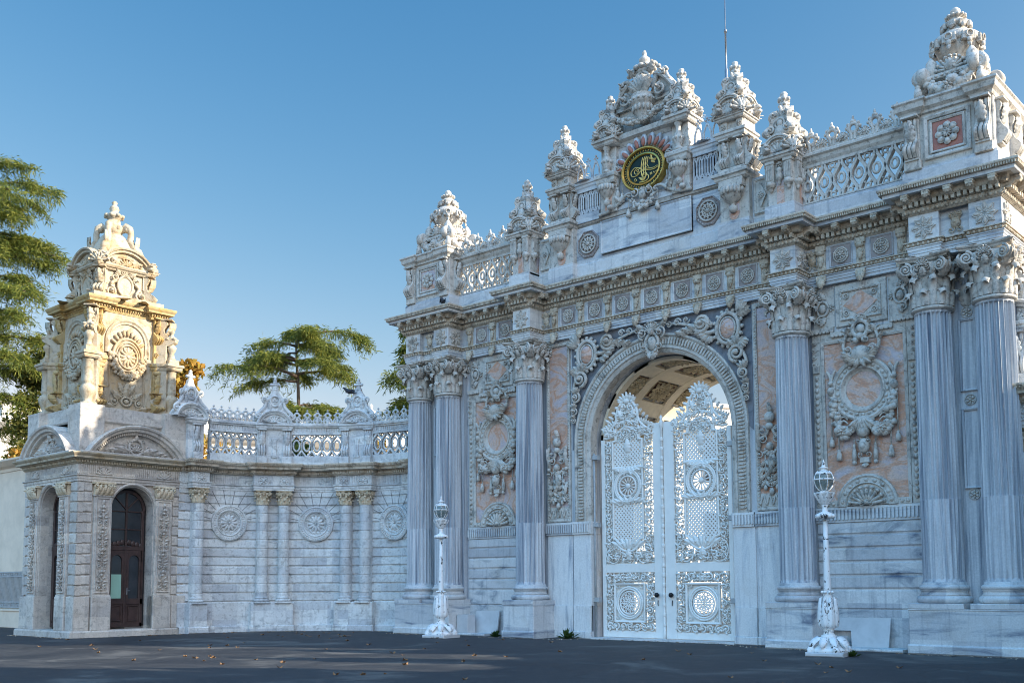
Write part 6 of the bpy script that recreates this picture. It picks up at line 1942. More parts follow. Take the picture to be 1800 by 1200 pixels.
def door_mbs():
    D = MB(); y = -TH + .42; w_ = .64
    D.add(cbox(-w_, -w_ + .10, y, y + .08, .28, DZ)); D.add(cbox(w_ - .10, w_, y, y + .08, .28, DZ)); D.add(cbox(-.045, .045, y - .015, y + .08, .28, 2.84)); D.add(cbox(-.035, .035, y, y + .08, 2.9, DZ + .6))
    D.add(cbox(-w_, w_, y - .02, y + .08, 2.82, 2.96)); D.add(cbox(-w_, w_, y, y + .08, .28, .42)); 
    for s in (-1, 1):
        D.add(cbox(min(s * .04, s * w_), max(s * .04, s * w_), y, y + .08, 1.02, 1.22)); D.add(cbox(min(s * .04, s * w_), max(s * .04, s * w_), y + .02, y + .07, .4, 1.05))
        polyframe(D, [(s * .31 + p, z) for p, z in rect(-.19, .19, .48, .98)], .03, y - .005, y + .06)
        D.add(extr([(s * .31 - .27, 2.82), (s * .31 - .27, 2.45)] + [(s * .31 - .19 * math.cos(t), 2.45 + .22 * math.sin(t)) for t in np.linspace(0, PI, 9)] + [(s * .31 + .27, 2.45), (s * .31 + .27, 2.82)][::1], y, y + .07)) 
        D.add(cbox(s * .31 - .27, s * .31 - .18, y, y + .07, 1.2, 2.46)); D.add(cbox(s * .31 + .18, s * .31 + .27, y, y + .07, 1.2, 2.46))
        D.add(tube([(0, y + .03, DZ), (s * .45, y + .03, DZ + .45)], 1, sq=(.035, .05)))
        for z in (3.5, 4.1): D.add(cbox(min(0, s * w_), max(0, s * w_), y + .01, y + .06, z, z + .04))
        # scalloped apron under the fanlight
        for q in range(4): ell(D, s * (.12 + .14 * q), y + .03, 2.98 + .035 * (3 - q), .09, .03, .10)
    sweep(D, [(0, y + .08), (0, y), (.09, y), (.09, y + .08)], [(-w_ - .02, DZ)] + arcpts(0, DZ, w_ + .02, PI, 0, 20)[1:-1] + [(w_ + .02, DZ)], False, 'xz')
    gl = MB(); gl.add(extr([(-w_, .3), (w_, .3), (w_, DZ)] + arcpts(0, DZ, w_, 0, PI, 18)[1:-1] + [(-w_, DZ)], y + .045, y + .055))
    h = MB(); h.add(cbox(.055, .085, y - .03, y, 1.35, 1.58)); h.add(tube([(.07, y - .05, 1.48), (.16, y - .05, 1.48)], .012, 6, (0, 0, 1)))
    return D, gl, h
D, gl, hh = door_mbs()
dm, gm, hm = D.mesh('door', 'door'), gl.mesh('pane', 'glass'), hh.mesh('handle', 'steel')
b = MB(); b.add(cbox(-.52, -.12, -TH + .435, -TH + .46, 1.22, 2.02)); tb_ = b.mesh('green_board', 'teal')
# pilasters, arch moulding and segmental pediment per face
b = MB()
b.add(cbox(-.30, .30, -.06, .1, 1.36, 4.55, .01)); polyframe(b, rect(-.235, .235, 1.42, 4.48), .03, -.085, -.05); candelabrum(b, 0, 1.48, 4.42, .19, .05, -.055)
b.add(cbox(-.33, .33, -.10, .05, 4.53, 4.58))
pim = b.mesh('pilaster', 'limestone_warm')
b = MB()
b.add(cbox(-.30, .30, -.09, .05, 4.55, 4.95)); b.add(cbox(-.38, .38, -.17, .05, 4.93, 5.0))
for x in (-.24, -.08, .08, .24): leaf(b, x, 4.57, 0, .24, .10, .07, -.08)
for x in (-.16, 0, .16): leaf(b, x, 4.66, 0, .24, .09, .09, -.09)
for s in (-1, 1): spiral(b, s * .30, 4.86, .085, 1.5, PI / 2, s, .03, .09, y=-.10); spiral(b, s * .1, 4.88, .055, 1.3, PI / 2, -s, .02, .07, y=-.10)
rosette(b, 0, 4.92, .07, 6, .06, -.14, False)
pcm = b.mesh('capital', 'capital_gold')
b = MB()
sweep(b, [(.0, .1), (0, -.03), (.04, -.05), (.07, -.03), (.09, .0), (.10, .42)], [(-.86, 1.3), (-.86, DZ)] + arcpts(0, DZ, .86, PI, 0, 22)[1:-1] + [(.86, DZ), (.86, 1.3)], False, 'xz')
for s in (-1, 1): b.add(cbox(min(s * .74, s * .9), max(s * .74, s * .9), -.04, .3, .22, 1.3, .01))
amm = b.mesh('door_surround', 'limestone_warm')
b = MB()
pediment_arc(b, 0, 5.93, 1.78, 1.02, [(0, 1.1), (0, -.30), (.03, -.34), (.09, -.32), (.12, -.26), (.20, -.24), (.22, -.14), (.30, -.12), (.31, .02)], 26)
b.add(arc_fill(0, 5.93, 1.55, .84, -.01, .9, 24))
rad = (1.42 ** 2 + .75 ** 2) / 1.5; zc = 5.93 + .75 - rad; aa = math.asin(1.42 / rad)
for t in np.linspace(-aa, aa, 46): b.add(box(-.018, .018, -.16, .02, rad - .03, rad + .05), Mt(0, 0, zc) @ Ry(t))
b.add(cbox(-1.95, 1.95, -.34, .3, 5.90, 5.96))
for s in (-1, 1):
    leaf(b, s * .22, 6.08, s * 1.35, .55, .12, .09, -.02); leaf(b, s * .5, 6.08, s * 1.5, .5, .09, .08, -.02); spiral(b, s * .45, 6.18, .12, 1.5, PI / 2, s, h=.08, y=-.02); spiral(b, s * .78, 6.08, .09, 1.4, -PI / 2, s, h=.08, y=-.02); leaf(b, s * .9, 6.02, s * 1.3, .25, .06, .07, -.02)
    spiral(b, s * .22, 6.42, .09, 1.4, 0, s, h=.08, y=-.02); spiral(b, s * .2, 6.05, .08, 1.3, 0, s, h=.08, y=-.02)
ring(b, 0, 6.24, .24, .05, .1, -.01, rz=.26); shell(b, 0, 6.10, .24, 7, .08, -.03); leaf(b, 0, 6.44, 0, .2, .1, .08, -.02)
pdm = b.mesh('pediment', 'limestone_warm')
b = MB(); 
shell(b, 0, 5.25, .27, 7, .05, -.0)
shm = b.mesh('frieze_shell', 'limestone_warm')
for k_, rz in enumerate((PI / 2, 0, -PI / 2, PI)):
    T0 = (math.sin(rz) * TH, -math.cos(rz) * TH, 0)
    if k_ < 2:
        o = put('door', dm, (0, 0, 0), rz, T_); put('pane', gm, (0, 0, 0), 0, o); put('handle', hm, (0, 0, 0), 0, o)
        if k_ == 0: put('green_board', tb_, (0, 0, 0), 0, o)
        for s in (-1, 1): put('frieze_shell', shm, (T0[0] + math.cos(rz) * s * 1.08, T0[1] + math.sin(rz) * s * 1.08, 0), rz, T_)
    o = put('door_surround', amm, T0, rz, T_)
    for s in (-1, 1):
        c_, s_ = math.cos(rz), math.sin(rz)
        o = put('pilaster', pim, (T0[0] + c_ * s * 1.08, T0[1] + s_ * s * 1.08, 0), rz, T_); put('capital', pcm, (0, 0, 0), 0, o)
    put('pediment', pdm, (T0[0] * 1.0, T0[1] * 1.0, 0), rz, T_)
# ---- upper storey
b = MB()
b.add(cbox(-1.62, 1.62, -1.62, 1.62, 5.94, 7.10)); sweep(b, [(-.1, 7.0), (.02, 7.02), (.06, 7.06), (.06, 7.12), (-.3, 7.14)], sq(1.66), True)
for k_ in range(4):
    b.add(cbox(-.42, .42, -.42, .42, 5.94, 7.54, .02), Rz(k_ * PI / 2) @ Mt(-1.50, -1.50, 0))
b.add(box(-1.62, 1.62, -1.62, 1.62, 5.95, 7.54))
tpt('attic_base', b, 'limestone_warm')
b = MB(); UH = 1.18
b.add(box(-UH, UH, -UH, UH, 7.5, 11.0))
for k_ in range(4):
    f = MB()
    # arched niche frame with plain panels
    sweep(f, [(0, .02), (0, -.06), (.05, -.10), (.10, -.06), (.16, -.05), (.18, .0)], [(-.80, 9.5), (-.80, 9.92)] + arcpts(0, 9.92, .80, PI, 0, 22)[1:-1] + [(.80, 9.92), (.80, 9.5)], False, 'xz')
    for s in (-1, 1): f.add(cbox(s * .92 - .22, s * .92 + .22, -.05, .05, 7.55, 9.45)); polyframe(f, [(s * .66 + p, z) for p, z in rect(-.06, .06, 7.8, 9.4)], .03, -.04, .02)
    b.merge(f, Rz(k_ * PI / 2) @ Mt(0, -UH, 0))
tpt('upper_storey', b, 'tower_carved')
b = MB(); zc = 9.42
ring(b, 0, zc, .52, .05, .12, 0, rz=.62); ring(b, 0, zc, .42, .03, .14, 0, rz=.5); ring(b, 0, zc, .34, .04, .16, 0, rz=.40)
b.add(disc(0, zc, .55, -.05, .03, 32, .66)); 
for q in range(12):
    t = 2 * PI * q / 12; ell(b, .17 * math.sin(t), -.06, zc + .20 * math.cos(t), .055, .06, .16, t)
ell(b, 0, -.10, zc, .07, .05, .07)
for q in range(15):
    t = PI / 2 + PI * q / 14; swag(b, .55 * math.sin(t) - .08, zc + .68 * math.cos(t), .55 * math.sin(t) + .08, zc + .68 * math.cos(t), 0, .15, 2, 0, 0, 60 + q)
for q in range(9):
    t = -.95 + 1.9 * q / 8; ell(b, .62 * math.sin(t), -.05, zc + .82 * math.cos(t), .06, .06, .12, t)
for s in (-1, 1):
    spiral(b, s * .45, 7.85, .15, 1.6, PI / 2, s, h=.07); spiral(b, s * .24, 8.02, .12, 1.5, 0, -s, h=.07); spiral(b, s * .72, 7.72, .1, 1.4, -PI / 2, s, h=.07); leaf(b, s * .15, 7.9, s * .9, .5, .12, .07); leaf(b, s * .4, 7.66, s * 1.4, .5, .1, .07); leaf(b, s * .1, 8.15, s * .5, .4, .1, .07)
ring(b, 0, 7.88, .18, .04, .1, rz=.14); leaf(b, 0, 8.0, 0, .5, .16, .09); ell(b, 0, -.05, 7.88, .1, .06, .08); b.add(box(-.8, .8, -.04, .02, 7.56, 7.64))
mdm = b.mesh('wreathed_rosette', 'tower_carved')
for k_, rz in enumerate((PI / 2, 0, -PI / 2, PI)):
    put('wreathed_rosette', mdm, (math.sin(rz) * (UH + .01), -math.cos(rz) * (UH + .01), 0), rz, T_)
# corner buttresses: column on a vase, flanked by scroll consoles
b = MB()
b.add(lathe([(.24, 7.54), (.24, 7.62), (.13, 7.68), (.17, 7.80), (.24, 7.98), (.26, 8.10), (.20, 8.20), (.14, 8.26), (.19, 8.32), (.17, 8.38), (.16, 9.02), (.19, 9.06), (.19, 9.10)], 24, 12, .10, [0, 0, 0, 1, 1, 1, 1, 0, 0, .6, .6, 0, 0]))
b.merge(slab(.24, .24, 9.10, .22, .08)); b.add(cbox(-.19, .19, -.19, .19, 9.3, 9.5))
b.add(lathe([(.17, 9.5), (.10, 9.6), (.08, 9.75), (.14, 9.85), (.16, 9.95), (.09, 10.05), (.06, 10.1), (.13, 10.2), (.15, 10.28), (.07, 10.36), (.05, 10.45), (.10, 10.5), (.06, 10.58), (0, 10.62)], 14, 8, .12))
for q in range(4):
    ell(b, .17 * math.cos(q * PI / 2), .17 * math.sin(q * PI / 2), 10.24, .08, .08, .07)
ccm = b.mesh('corner_column', 'tower_carved')
b = MB()
console(b, 0, 7.60, 8.25, .36, .42, .1); b.add(cbox(-.17, .17, -.14, .2, 8.2, 9.1)); leaf(b, 0, 8.25, 0, .7, .15, .07, -.14); ell(b, 0, -.16, 8.98, .2, .1, .09)
b.merge(slab(.19, .2, 9.06, .24, .07, y=.05)); b.add(cbox(-.14, .14, -.08, .2, 9.3, 10.0)); console(b, 0, 10.02, 10.92, .26, .30, .1)
rosette(b, 0, 9.65, .12, 7, .06, -.08)
btm = b.mesh('scroll_buttress', 'ochre')
for k_ in range(4):
    an = k_ * PI / 2 + PI / 4; rr = 1.50 * math.sqrt(2)
    cp_ = MB(); cp_.add(cbox(-.26, .26, -.30, .3, 7.54, 9.12, .02)); cp_.merge(slab(.27, .30, 9.08, .26, .07)); cp_.add(cbox(-.22, .22, -.26, .3, 9.32, 10.0)); console(cp_, 0, 9.98, 10.9, .34, .40, -.05); cp_.build('corner_pier', 'tower_carved', T_, (1.22 * math.sqrt(2) * math.sin(an), -1.22 * math.sqrt(2) * math.cos(an), 0), an)
    put('corner_column', ccm, (rr * math.sin(an), -rr * math.cos(an), 0), 0, T_)
    for s in (-1, 1):
        rz = k_ * PI / 2; c_, s_ = math.cos(rz), math.sin(rz); x, y = s * 1.06, -UH - .06
        put('scroll_buttress', btm, (c_ * x - s_ * y, s_ * x + c_ * y, 0), rz, T_)
b = MB()
def ressaut(h, d, w):        # square path with projecting corners
    q = []
    for k_ in range(4):
        for x, y in ((-h - d, -h + w), (-h - d, -h - d), (-h + w, -h - d), (-h + w, -h), (h - w, -h)):
            c_, s_ = math.cos(k_ * PI / 2), math.sin(k_ * PI / 2); q.append((x * c_ - y * s_, x * s_ + y * c_))
    return q
up = ressaut(1.20, .14, .42)
sweep(b, [(-.2, 10.88), (.0, 10.88), (.02, 10.95), (.05, 10.99), (.05, 11.05), (.12, 11.07), (.20, 11.08), (.21, 11.14), (.25, 11.19), (.27, 11.24), (.27, 11.28), (-.2, 11.30), (-1.0, 11.32)], up, True)
eggs(b, up, .03, .085, 10.97, .028, .03, .032, True); dentils(b, up, .05, .09, .05, .05, 11.0, 11.05, True)
tpt('upper_cornice', b, 'ochre')
# third stage
b = MB()
b.add(cbox(-1.28, 1.28, -1.28, 1.28, 11.28, 11.5)); b.add(box(-.88, .88, -.88, .88, 11.4, 12.6))
for k_ in range(4):
    f = MB(); ring(f, 0, 11.95, .27, .05, .1, 0, rz=.34); b_ = disc(0, 11.95, .26, -.05, .02, 24, .33); f.add(b_)
    for s in (-1, 1):
        spiral(f, s * .40, 12.2, .14, 1.5, PI / 2, s, h=.1); spiral(f, s * .55, 11.68, .2, 1.6, PI / 2, s, .045, .14); curl(f, [(s * .35, 12.1), (s * .5, 11.95), (s * .45, 11.75), (s * .75, 11.6)], .07, .05, 0, .1); leaf(f, s * .2, 12.3, s * .7, .25, .1, .09); leaf(f, s * .8, 11.55, s * 1.2, .3, .12, .1)
        for q in range(3): f.add(box(s * (.68 + .08 * q) - .025, s * (.68 + .08 * q) + .025, -.04, .02, 11.95, 12.45))
    shell(f, 0, 12.28, .2, 7, .09); leaf(f, 0, 11.5, 0, .2, .2, .08)
    b.merge(f, Rz(k_ * PI / 2) @ Mt(0, -.89, 0))
    D_ = MB(); console(D_, 0, 11.5, 12.45, .34, .30, -.0); leaf(D_, 0, 12.45, 0, .3, .18, .12, -.2); b.merge(D_, Rz(k_ * PI / 2 + PI / 4) @ Mt(0, -1.16, 0))
sweep(b, [(-.1, 12.42), (0, 12.43), (.03, 12.48), (.08, 12.50), (.12, 12.56), (.12, 12.60), (-.3, 12.62)], sq(.98), True)
tpt('third_stage', b, 'tower_carved')
b = MB()
for k_ in range(4):
    f = MB(); pediment_arc(f, 0, 12.60, 1.02, .68, [(0, 1.0), (0, -.10), (.03, -.14), (.08, -.12), (.10, -.06), (.17, -.05), (.19, .05)], 20)
    f.add(arc_fill(0, 12.6, .86, .54, .06, .8, 18)); shell(f, 0, 12.64, .28, 7, .07, .05)
    for s in (-1, 1): leaf(f, s * .2, 12.68, s * 1.2, .4, .1, .07, .05); spiral(f, s * .5, 12.76, .1, 1.4, PI / 2, s, h=.07, y=.05)
    for q in np.linspace(-1.1, 1.1, 22):
        pass
    b.merge(f, Rz(k_ * PI / 2) @ Mt(0, -1.0, 0))
    D_ = MB(); shell(D_, 0, 12.62, .36, 7, .12, 0); b.merge(D_, Rz(k_ * PI / 2 + PI / 4) @ Mt(0, -1.36, 0))
b.add(lathe([(1.30, 12.8), (1.15, 13.1), (.82, 13.3), (.55, 13.55), (.40, 13.8)], 4), Rz(PI / 4))
b.add(lathe([(1.0, 12.9), (.92, 13.15), (.70, 13.4), (.56, 13.65), (.44, 13.85), (.30, 13.98)], 24))
tpt('arched_crown', b, 'tower_carved')
b = MB()
b.add(lathe([(.16, 13.6), (.18, 13.75), (.10, 13.85), (.22, 13.98), (.32, 14.12), (.34, 14.24), (.30, 14.30), (.24, 14.36), (.20, 14.56), (.28, 14.60), (.30, 14.68), (.20, 14.76), (.12, 14.82), (.17, 14.92), (.13, 15.02), (.07, 15.08), (.10, 15.16), (.05, 15.22), (0, 15.23)], 24, 10, .08))
for q in range(8): ell(b, .29 * math.cos(q * PI / 4), .29 * math.sin(q * PI / 4), 14.66, .08, .08, .07); ell(b, .30 * math.cos(q * PI / 4), .30 * math.sin(q * PI / 4), 14.2, .07, .07, .09)
for k_ in range(4):
    D_ = MB(); pr = [(-.95, 13.15), (-.84, 13.36), (-.68, 13.5), (-.58, 13.75), (-.60, 14.0), (-.56, 14.22), (-.42, 14.32), (-.30, 14.22), (-.36, 14.08), (-.44, 13.95), (-.40, 13.7), (-.30, 13.4)]
    D_.add(tube([(0, y, z) for y, z in pr[:9]], [.16, .17, .15, .12, .11, .12, .12, .09, .06], 8, (1, 0, 0))); D_.add(lathe([(0, -.10), (.12, -.09), (.14, 0), (.12, .09), (0, .10)], 12), Mt(0, -.46, 14.2) @ Ry(PI / 2)); D_.add(lathe([(0, -.12), (.13, -.10), (.15, 0), (.13, .10), (0, .12)], 12), Mt(0, -.95, 13.15) @ Ry(PI / 2))
    leaf(D_, 0, 13.3, 0, .6, .13, .12, -.70); b.merge(D_, Rz(k_ * PI / 2 + PI / 4))
    leaf(b, 0, 13.4, 0, .01, .01, .01)
tpt('crowning_urn', b, 'tower_carved')

# the same wall and pavilion mirrored on the gate's other side, beyond the right edge of the photograph
c_ = copy(E_, None, (10, -5.2, 0), 0, (-1, 1, 1)); 
[[bpy.data.objects.remove(j_) for j_ in kids(k_) + [k_]] for k_ in list(kids(c_)) if k_.name.startswith('pierced_parapet')]
tag(c_, 'matching concave stone wall curving forward beyond the gate\'s right end', 'wall')
c_ = copy(T_, None, (17.775, -7.0, 0), 0, (-1, 1, 1)); tag(c_, 'matching stone pavilion standing beyond the right edge', 'pavilion')
# ============================================================ LAMPS
def lamp(name, label, loc):
    L = thing(name, label, 'street lamp', loc, 0.0, 'ornate lamps before the gate')
    def q(n, b, m, par=None): return b.build(n, m, par or L)
    b = MB(); b.add(cbox(-.42, .42, -.42, .42, 0, .09, .02), Rz(R(8))); q('base_block', b, 'slab')
    b = MB(); b.add(lathe([(.34, .08), (.37, .11), (.33, .17), (.25, .24), (.19, .33), (.16, .41), (.17, .43), (.17, .455), (.13, .47), (.10, .52), (.12, .56), (.13, .575), (.11, .59)], 32, 8, .10, [1, 1, 1, 1, 1, .6, 0, 0, 0, 0, 0, 0, 0]))
    for k_ in range(8):
        T = Rz(k_ * PI / 4); f = MB(); leaf(f, 0, .40, PI, .30, .10, .10, 0, 5); b.merge(f, T @ Mt(0, -.165, 0) @ Mt(0, 0, .4) @ Rx(R(-32)) @ Mt(0, 0, -.4))
    for k_ in range(4):
        f = MB(); spiral(f, 0, .14, .085, 1.4, PI / 2, 1, .03, .05); f.add(lathe([(0, -.05), (.07, -.05), (.09, 0), (.07, .05), (0, .05)], 10), Mt(0, -.02, .13) @ Ry(PI / 2)); b.merge(f, Rz(k_ * PI / 2 + PI / 4) @ Mt(0, -.40, 0))
    q('foot', b, 'lamp')
    b = MB(); b.add(lathe([(.10, .58), (.19, .64), (.215, .74), (.20, .88), (.16, 1.05), (.12, 1.22), (.095, 1.36), (.10, 1.42)], 32))
    for k_ in range(8):
        f = MB(); leaf(f, 0, 0, 0, .62, .085, .05, 0, 6); b.merge(f, Rz(k_ * PI / 4) @ Mt(0, -.205, .66) @ Rx(R(-9)))
        ell(b, .12 * math.cos(k_ * PI / 4), .12 * math.sin(k_ * PI / 4), 1.41, .04, .04, .035)
    q('acanthus_bulb', b, 'lamp')
    b = MB(); b.add(lathe([(.082, 1.42), (.080, 1.5), (.060, 2.4), (.046, 3.04)], 24, 12, .06)); q('pole', b, 'lamp')
    b = MB(); b.add(lathe([(.05, 3.03), (.15, 3.06), (.20, 3.11), (.19, 3.16), (.10, 3.20), (.06, 3.22), (.055, 3.32), (.08, 3.36), (.05, 3.37)], 24))
    for k_ in range(12): ell(b, .175 * math.cos(k_ * PI / 6), .175 * math.sin(k_ * PI / 6), 3.11, .05, .05, .055)
    q('leaf_collar', b, 'lamp')
    b = MB(); b.add(lathe([(.05, 3.36), (.09, 3.42), (.12, 3.52), (.18, 3.61), (.21, 3.645), (.19, 3.65), (.10, 3.56), (.06, 3.64)], 24, 12, .14))
    for k_ in range(8):
        f = MB(); leaf(f, 0, 0, 0, .30, .06, .03, 0, 4); b.merge(f, Rz(k_ * PI / 4) @ Mt(0, -.075, 3.38) @ Rx(R(26)))
    q('cup', b, 'lamp')
    b = MB(); b.add(lathe([(.05, 3.66), (.13, 3.72), (.19, 3.80), (.215, 3.90), (.205, 4.0), (.17, 4.08), (.12, 4.13)], 24)); gl = q('globe', b, 'lamp_glass')
    b = MB()
    for k_ in range(8):
        b.add(tube([(r_ * math.cos(k_ * PI / 4), r_ * math.sin(k_ * PI / 4), z) for r_, z in ((.06, 3.66), (.14, 3.72), (.20, 3.80), (.225, 3.90), (.215, 4.0), (.18, 4.08), (.13, 4.13))], .012, 5, (0, 0, 1)))
    b.add(lathe([(.215, 3.92), (.235, 3.925), (.235, 3.95), (.215, 3.955)], 24)); b.add(lathe([(.195, 4.055), (.15, 4.11), (.08, 4.145), (.06, 4.16), (.06, 4.19), (.11, 4.20), (.11, 4.215), (.04, 4.23), (.05, 4.26), (.02, 4.28), (.04, 4.32), (.015, 4.36), (0, 4.41)], 20)); b.add(lathe([(.07, 3.65), (.10, 3.66), (.09, 3.69), (.06, 3.70)], 16))
    q('lantern_frame', b, 'lamp', gl)
    return L
lamp('street_lamp', 'white cast iron lamp with flaking paint before the gate\'s right pink panel', (6.26, -2.29, 0))
lamp('street_lamp', 'smaller looking white lamp with glass globe before the paired left columns', (-6.62, -1.73, 0))

# ============================================================ LOOSE STONES
def loose(name, label, mb, mat='slab', cat='stone', group=None):
    return tag(mb.build(name, mat), label, cat, group)
b = MB(); T = Mt(0, .16, 0) @ Rx(R(-8))
b.add(extr([(-7.12, .02), (-6.02, .02), (-6.0, .80), (-7.0, .78)], 0, .05), T); loose('marble_slab', 'pale marble slab leaning on the wall left of the third column', b)
b = MB(); b.add(cbox(-7.85, -7.35, -.10, .25, .08, .36, .01)); loose('stone_block', 'low grey stone block beside the paired left pedestal', b)
b = MB(); b.add(cbox(-7.38, -6.88, -.28, .08, .08, .66, .01)); loose('stone_block', 'taller bluish stone block in front of the leaning slab', b)
b = MB(); b.add(cbox(-8.1, -6.1, -.35, .4, 0, .075, .02)); loose('kerb_stone', 'flat rough kerb stone under the two stone blocks', b, 'limestone')
b = MB(); T = Mt(0, .14, 0) @ Rx(R(-9))
b.add(extr([(4.98, .04), (5.05, .04), (5.08, .04), (5.08, .04), (5.12, .46), (5.68, .46), (5.72, .04), (6.62, .04), (6.66, .78), (4.98, .78)], 0, .05), T); loose('marble_slab', 'marble slab with a square notch leaning behind the right lamp', b)
b = MB(); b.add(cbox(5.10, 5.62, -.12, .14, .07, .32, .01)); loose('stone_block', 'small stone block in front of the notched slab', b)
b = MB(); b.add(cbox(5.2, 7.2, -.48, .35, 0, .07, .02)); loose('kerb_stone', 'rough flat stone slab at the foot of the notched slab', b, 'limestone')

# ============================================================ MAST, BIRDS
b = MB(); b.add(lathe([(.07, 10.85), (.07, 15), (.055, 15), (.05, 17.4), (.03, 17.45), (.028, 18.6), (.045, 18.6), (.045, 18.7), (.016, 18.72), (.012, 22)], 10), Mt(1.08, 3.0, 0))
tag(b.build('mast', 'steel'), 'thin grey metal mast rising behind the gate\'s crest', 'mast')
def bird(loc, rz, label):
    b = MB()
    sec = [(-.22, .0, .012, .006), (-.14, .01, .03, .02), (-.07, .03, .055, .05), (.0, .05, .062, .062), (.06, .075, .05, .052), (.10, .105, .032, .036), (.125, .135, .031, .032), (.15, .142, .024, .022), (.165, .138, .008, .008), (.185, .132, .003, .003)]
    v = []; n = 10
    for x, z, ry, rz_ in sec:
        for i in range(n): v.append((x, ry * math.cos(2 * PI * i / n), z + rz_ * math.sin(2 * PI * i / n)))
    i = np.arange(n); f = np.concatenate([np.stack([s * n + i, s * n + (i + 1) % n, (s + 1) * n + (i + 1) % n, (s + 1) * n + i], 1) for s in range(len(sec) - 1)])
    b.add((np.array(v), [f], True))
    for s in (-1, 1):
        ell(b, -.05, s * .055, .045, .12, .012, .035, .25)
        b.add(tube([(.0, s * .02, .0), (.005, s * .022, -.06), (.03, s * .022, -.065)], .005, 5))
    o = b.build('bird', 'bird', None, loc, rz); o.scale = (1.5, 1.5, 1.5); tag(o, label, 'bird'); return o
bird((-7.70, -.62, 10.95), R(140), 'dark bird perched on the cornice by the gate\'s left end pedestal')
bird((-12.90, -.30, 8.62), R(200), 'dark bird perched on a crowning scroll of the curved wall')

# ============================================================ LEFT BUILDING AND RAILING
B = thing('garden_wall', 'plain beige rendered garden wall with moulded coping beside the pavilion', 'wall', (-32, -5, 0))
b = MB(); b.add(box(-18, 11.9, -.9, -.2, 0, 6.75)); b.add(box(-18, 11.92, -.96, -.2, 0, .7)); b.build('wall_face', 'plaster', B)
b = MB(); sweep(b, [(0, 6.45), (.04, 6.47), (.06, 6.6), (.22, 6.68), (.42, 6.86), (.42, 6.93), (-.3, 7.1)], [(-18, -.2), (-18, -.9), (11.9, -.9), (11.9, -.2)]); b.add(box(-18, 11.8, -.85, -.15, 6.7, 7.05)); b.build('coping', 'plaster', B)
Fn = thing('railing', 'pale grey metal railing on a low wall beside the pavilion', 'railing', (-25, -6.35, 0))
b = MB(); b.add(cbox(-8, 4.9, -.06, .1, 0, .68)); b.add(cbox(-8, 4.9, -.10, .14, .66, .74)); b.build('low_wall', 'plaster', Fn)
b = MB()
for i in range(118): b.add(box(-8 + i * .11, -8 + i * .11 + .028, .0, .03, .78, 2.2))
for z in (.80, 1.0, 2.02, 2.2): b.add(box(-8, 4.9, -.015, .04, z, z + .045))
for i in range(58):
    curl(b, [(-8 + i * .22, 1.02), (-7.945 + i * .22, .92), (-7.89 + i * .22, .84), (-7.835 + i * .22, .92), (-7.78 + i * .22, 1.02)], .014, .014, .02, .02, 0, 4); curl(b, [(-8 + i * .22, 2.06), (-7.89 + i * .22, 2.2), (-7.78 + i * .22, 2.06)], .014, .014, .02, .02, 0, 4)
b.build('bar_panel', 'rail', Fn)

# ============================================================ FAR BUILDINGS
wm = MB(); wm.add(cbox(-.75, .75, -.05, .1, -1.4, 1.4)); polyframe(wm, rect(-.95, .95, -1.6, 1.6), .18, -.25, 0); wm = wm.mesh('window', ['glass', 'palace'])
um = MB(); um.add(lathe([(.35, 0), (.35, .3), (.12, .4), (.2, .5), (.5, .9), (.45, 1.2), (.2, 1.3), (.1, 1.5), (.18, 1.65), (0, 1.9)], 12)); um = um.mesh('roof_urn', 'palace')
def wing(name, label, loc, rz, x0, x1, H, dep, urns):
    Pz = thing(name, label, 'building', loc, rz)
    b = MB(); b.add(box(x0, x1, 0, dep, 0, H - 1.2)); b.build('wall', 'palace', Pz)
    b = MB(); sweep(b, [(0, H - 2.3), (.3, H - 2.1), (.7, H - 1.7), (.7, H - 1.4), (0, H - 1.2), (0, H - .3), (.15, H - .25), (.15, H - .05), (-.4, H)], [(x0, dep), (x0, 0), (x1, 0), (x1, dep)]); b.add(box(x0 + .2, x1 - .2, .3, dep, H - 1.3, H - .1)); b.build('parapet', 'palace', Pz)
    n = int((x1 - x0) / 4.2)
    for i in range(n):
        for z in (4.2, 9.2): put('window', wm, (x0 + 2 + i * 4.2, 0, z), 0, Pz)
        if urns and i % 2 == 0: put('roof_urn', um, (x0 + 2 + i * 4.2, .5, H), 0, Pz)
wing('palace_wing', 'pale sunlit palace wing with roof urns seen above the curved wall', (-50, 24, 0), R(70), -20, 14, 14.6, 12, True)
wing('garden_house', 'pale sunlit garden house seen through the open arch', (-14, 30, 0), R(70), -16, 22, 12.2, 10, False)

# ============================================================ TREES
def needles(n_per, pts, dirs, ln, wd, q, droop=.5, spread=.25):
    """thin leaf-shaped triangles clustered around twig points"""
    P = np.repeat(pts, n_per, 0); D = np.repeat(dirs, n_per, 0); n = len(P)
    P = P + q.normal(0, spread, (n, 3)) * np.array([1, 1, .45])
    d = D * .5 + q.normal(0, .7, (n, 3)); d[:, 2] = d[:, 2] * .5 - droop
    d /= np.linalg.norm(d, axis=1, keepdims=True) + 1e-9
    s = np.cross(d, q.normal(0, 1, (n, 3))); s /= np.linalg.norm(s, axis=1, keepdims=True) + 1e-9
    L = ln * q.uniform(.6, 1.4, (n, 1)); W = wd * q.uniform(.7, 1.3, (n, 1))
    v = np.stack([P, P + d * L * .5 + s * W, P + d * L, P + d * L * .5 - s * W], 1).reshape(-1, 3)
    f = np.arange(4 * n).reshape(n, 4)
    return v, [f], False
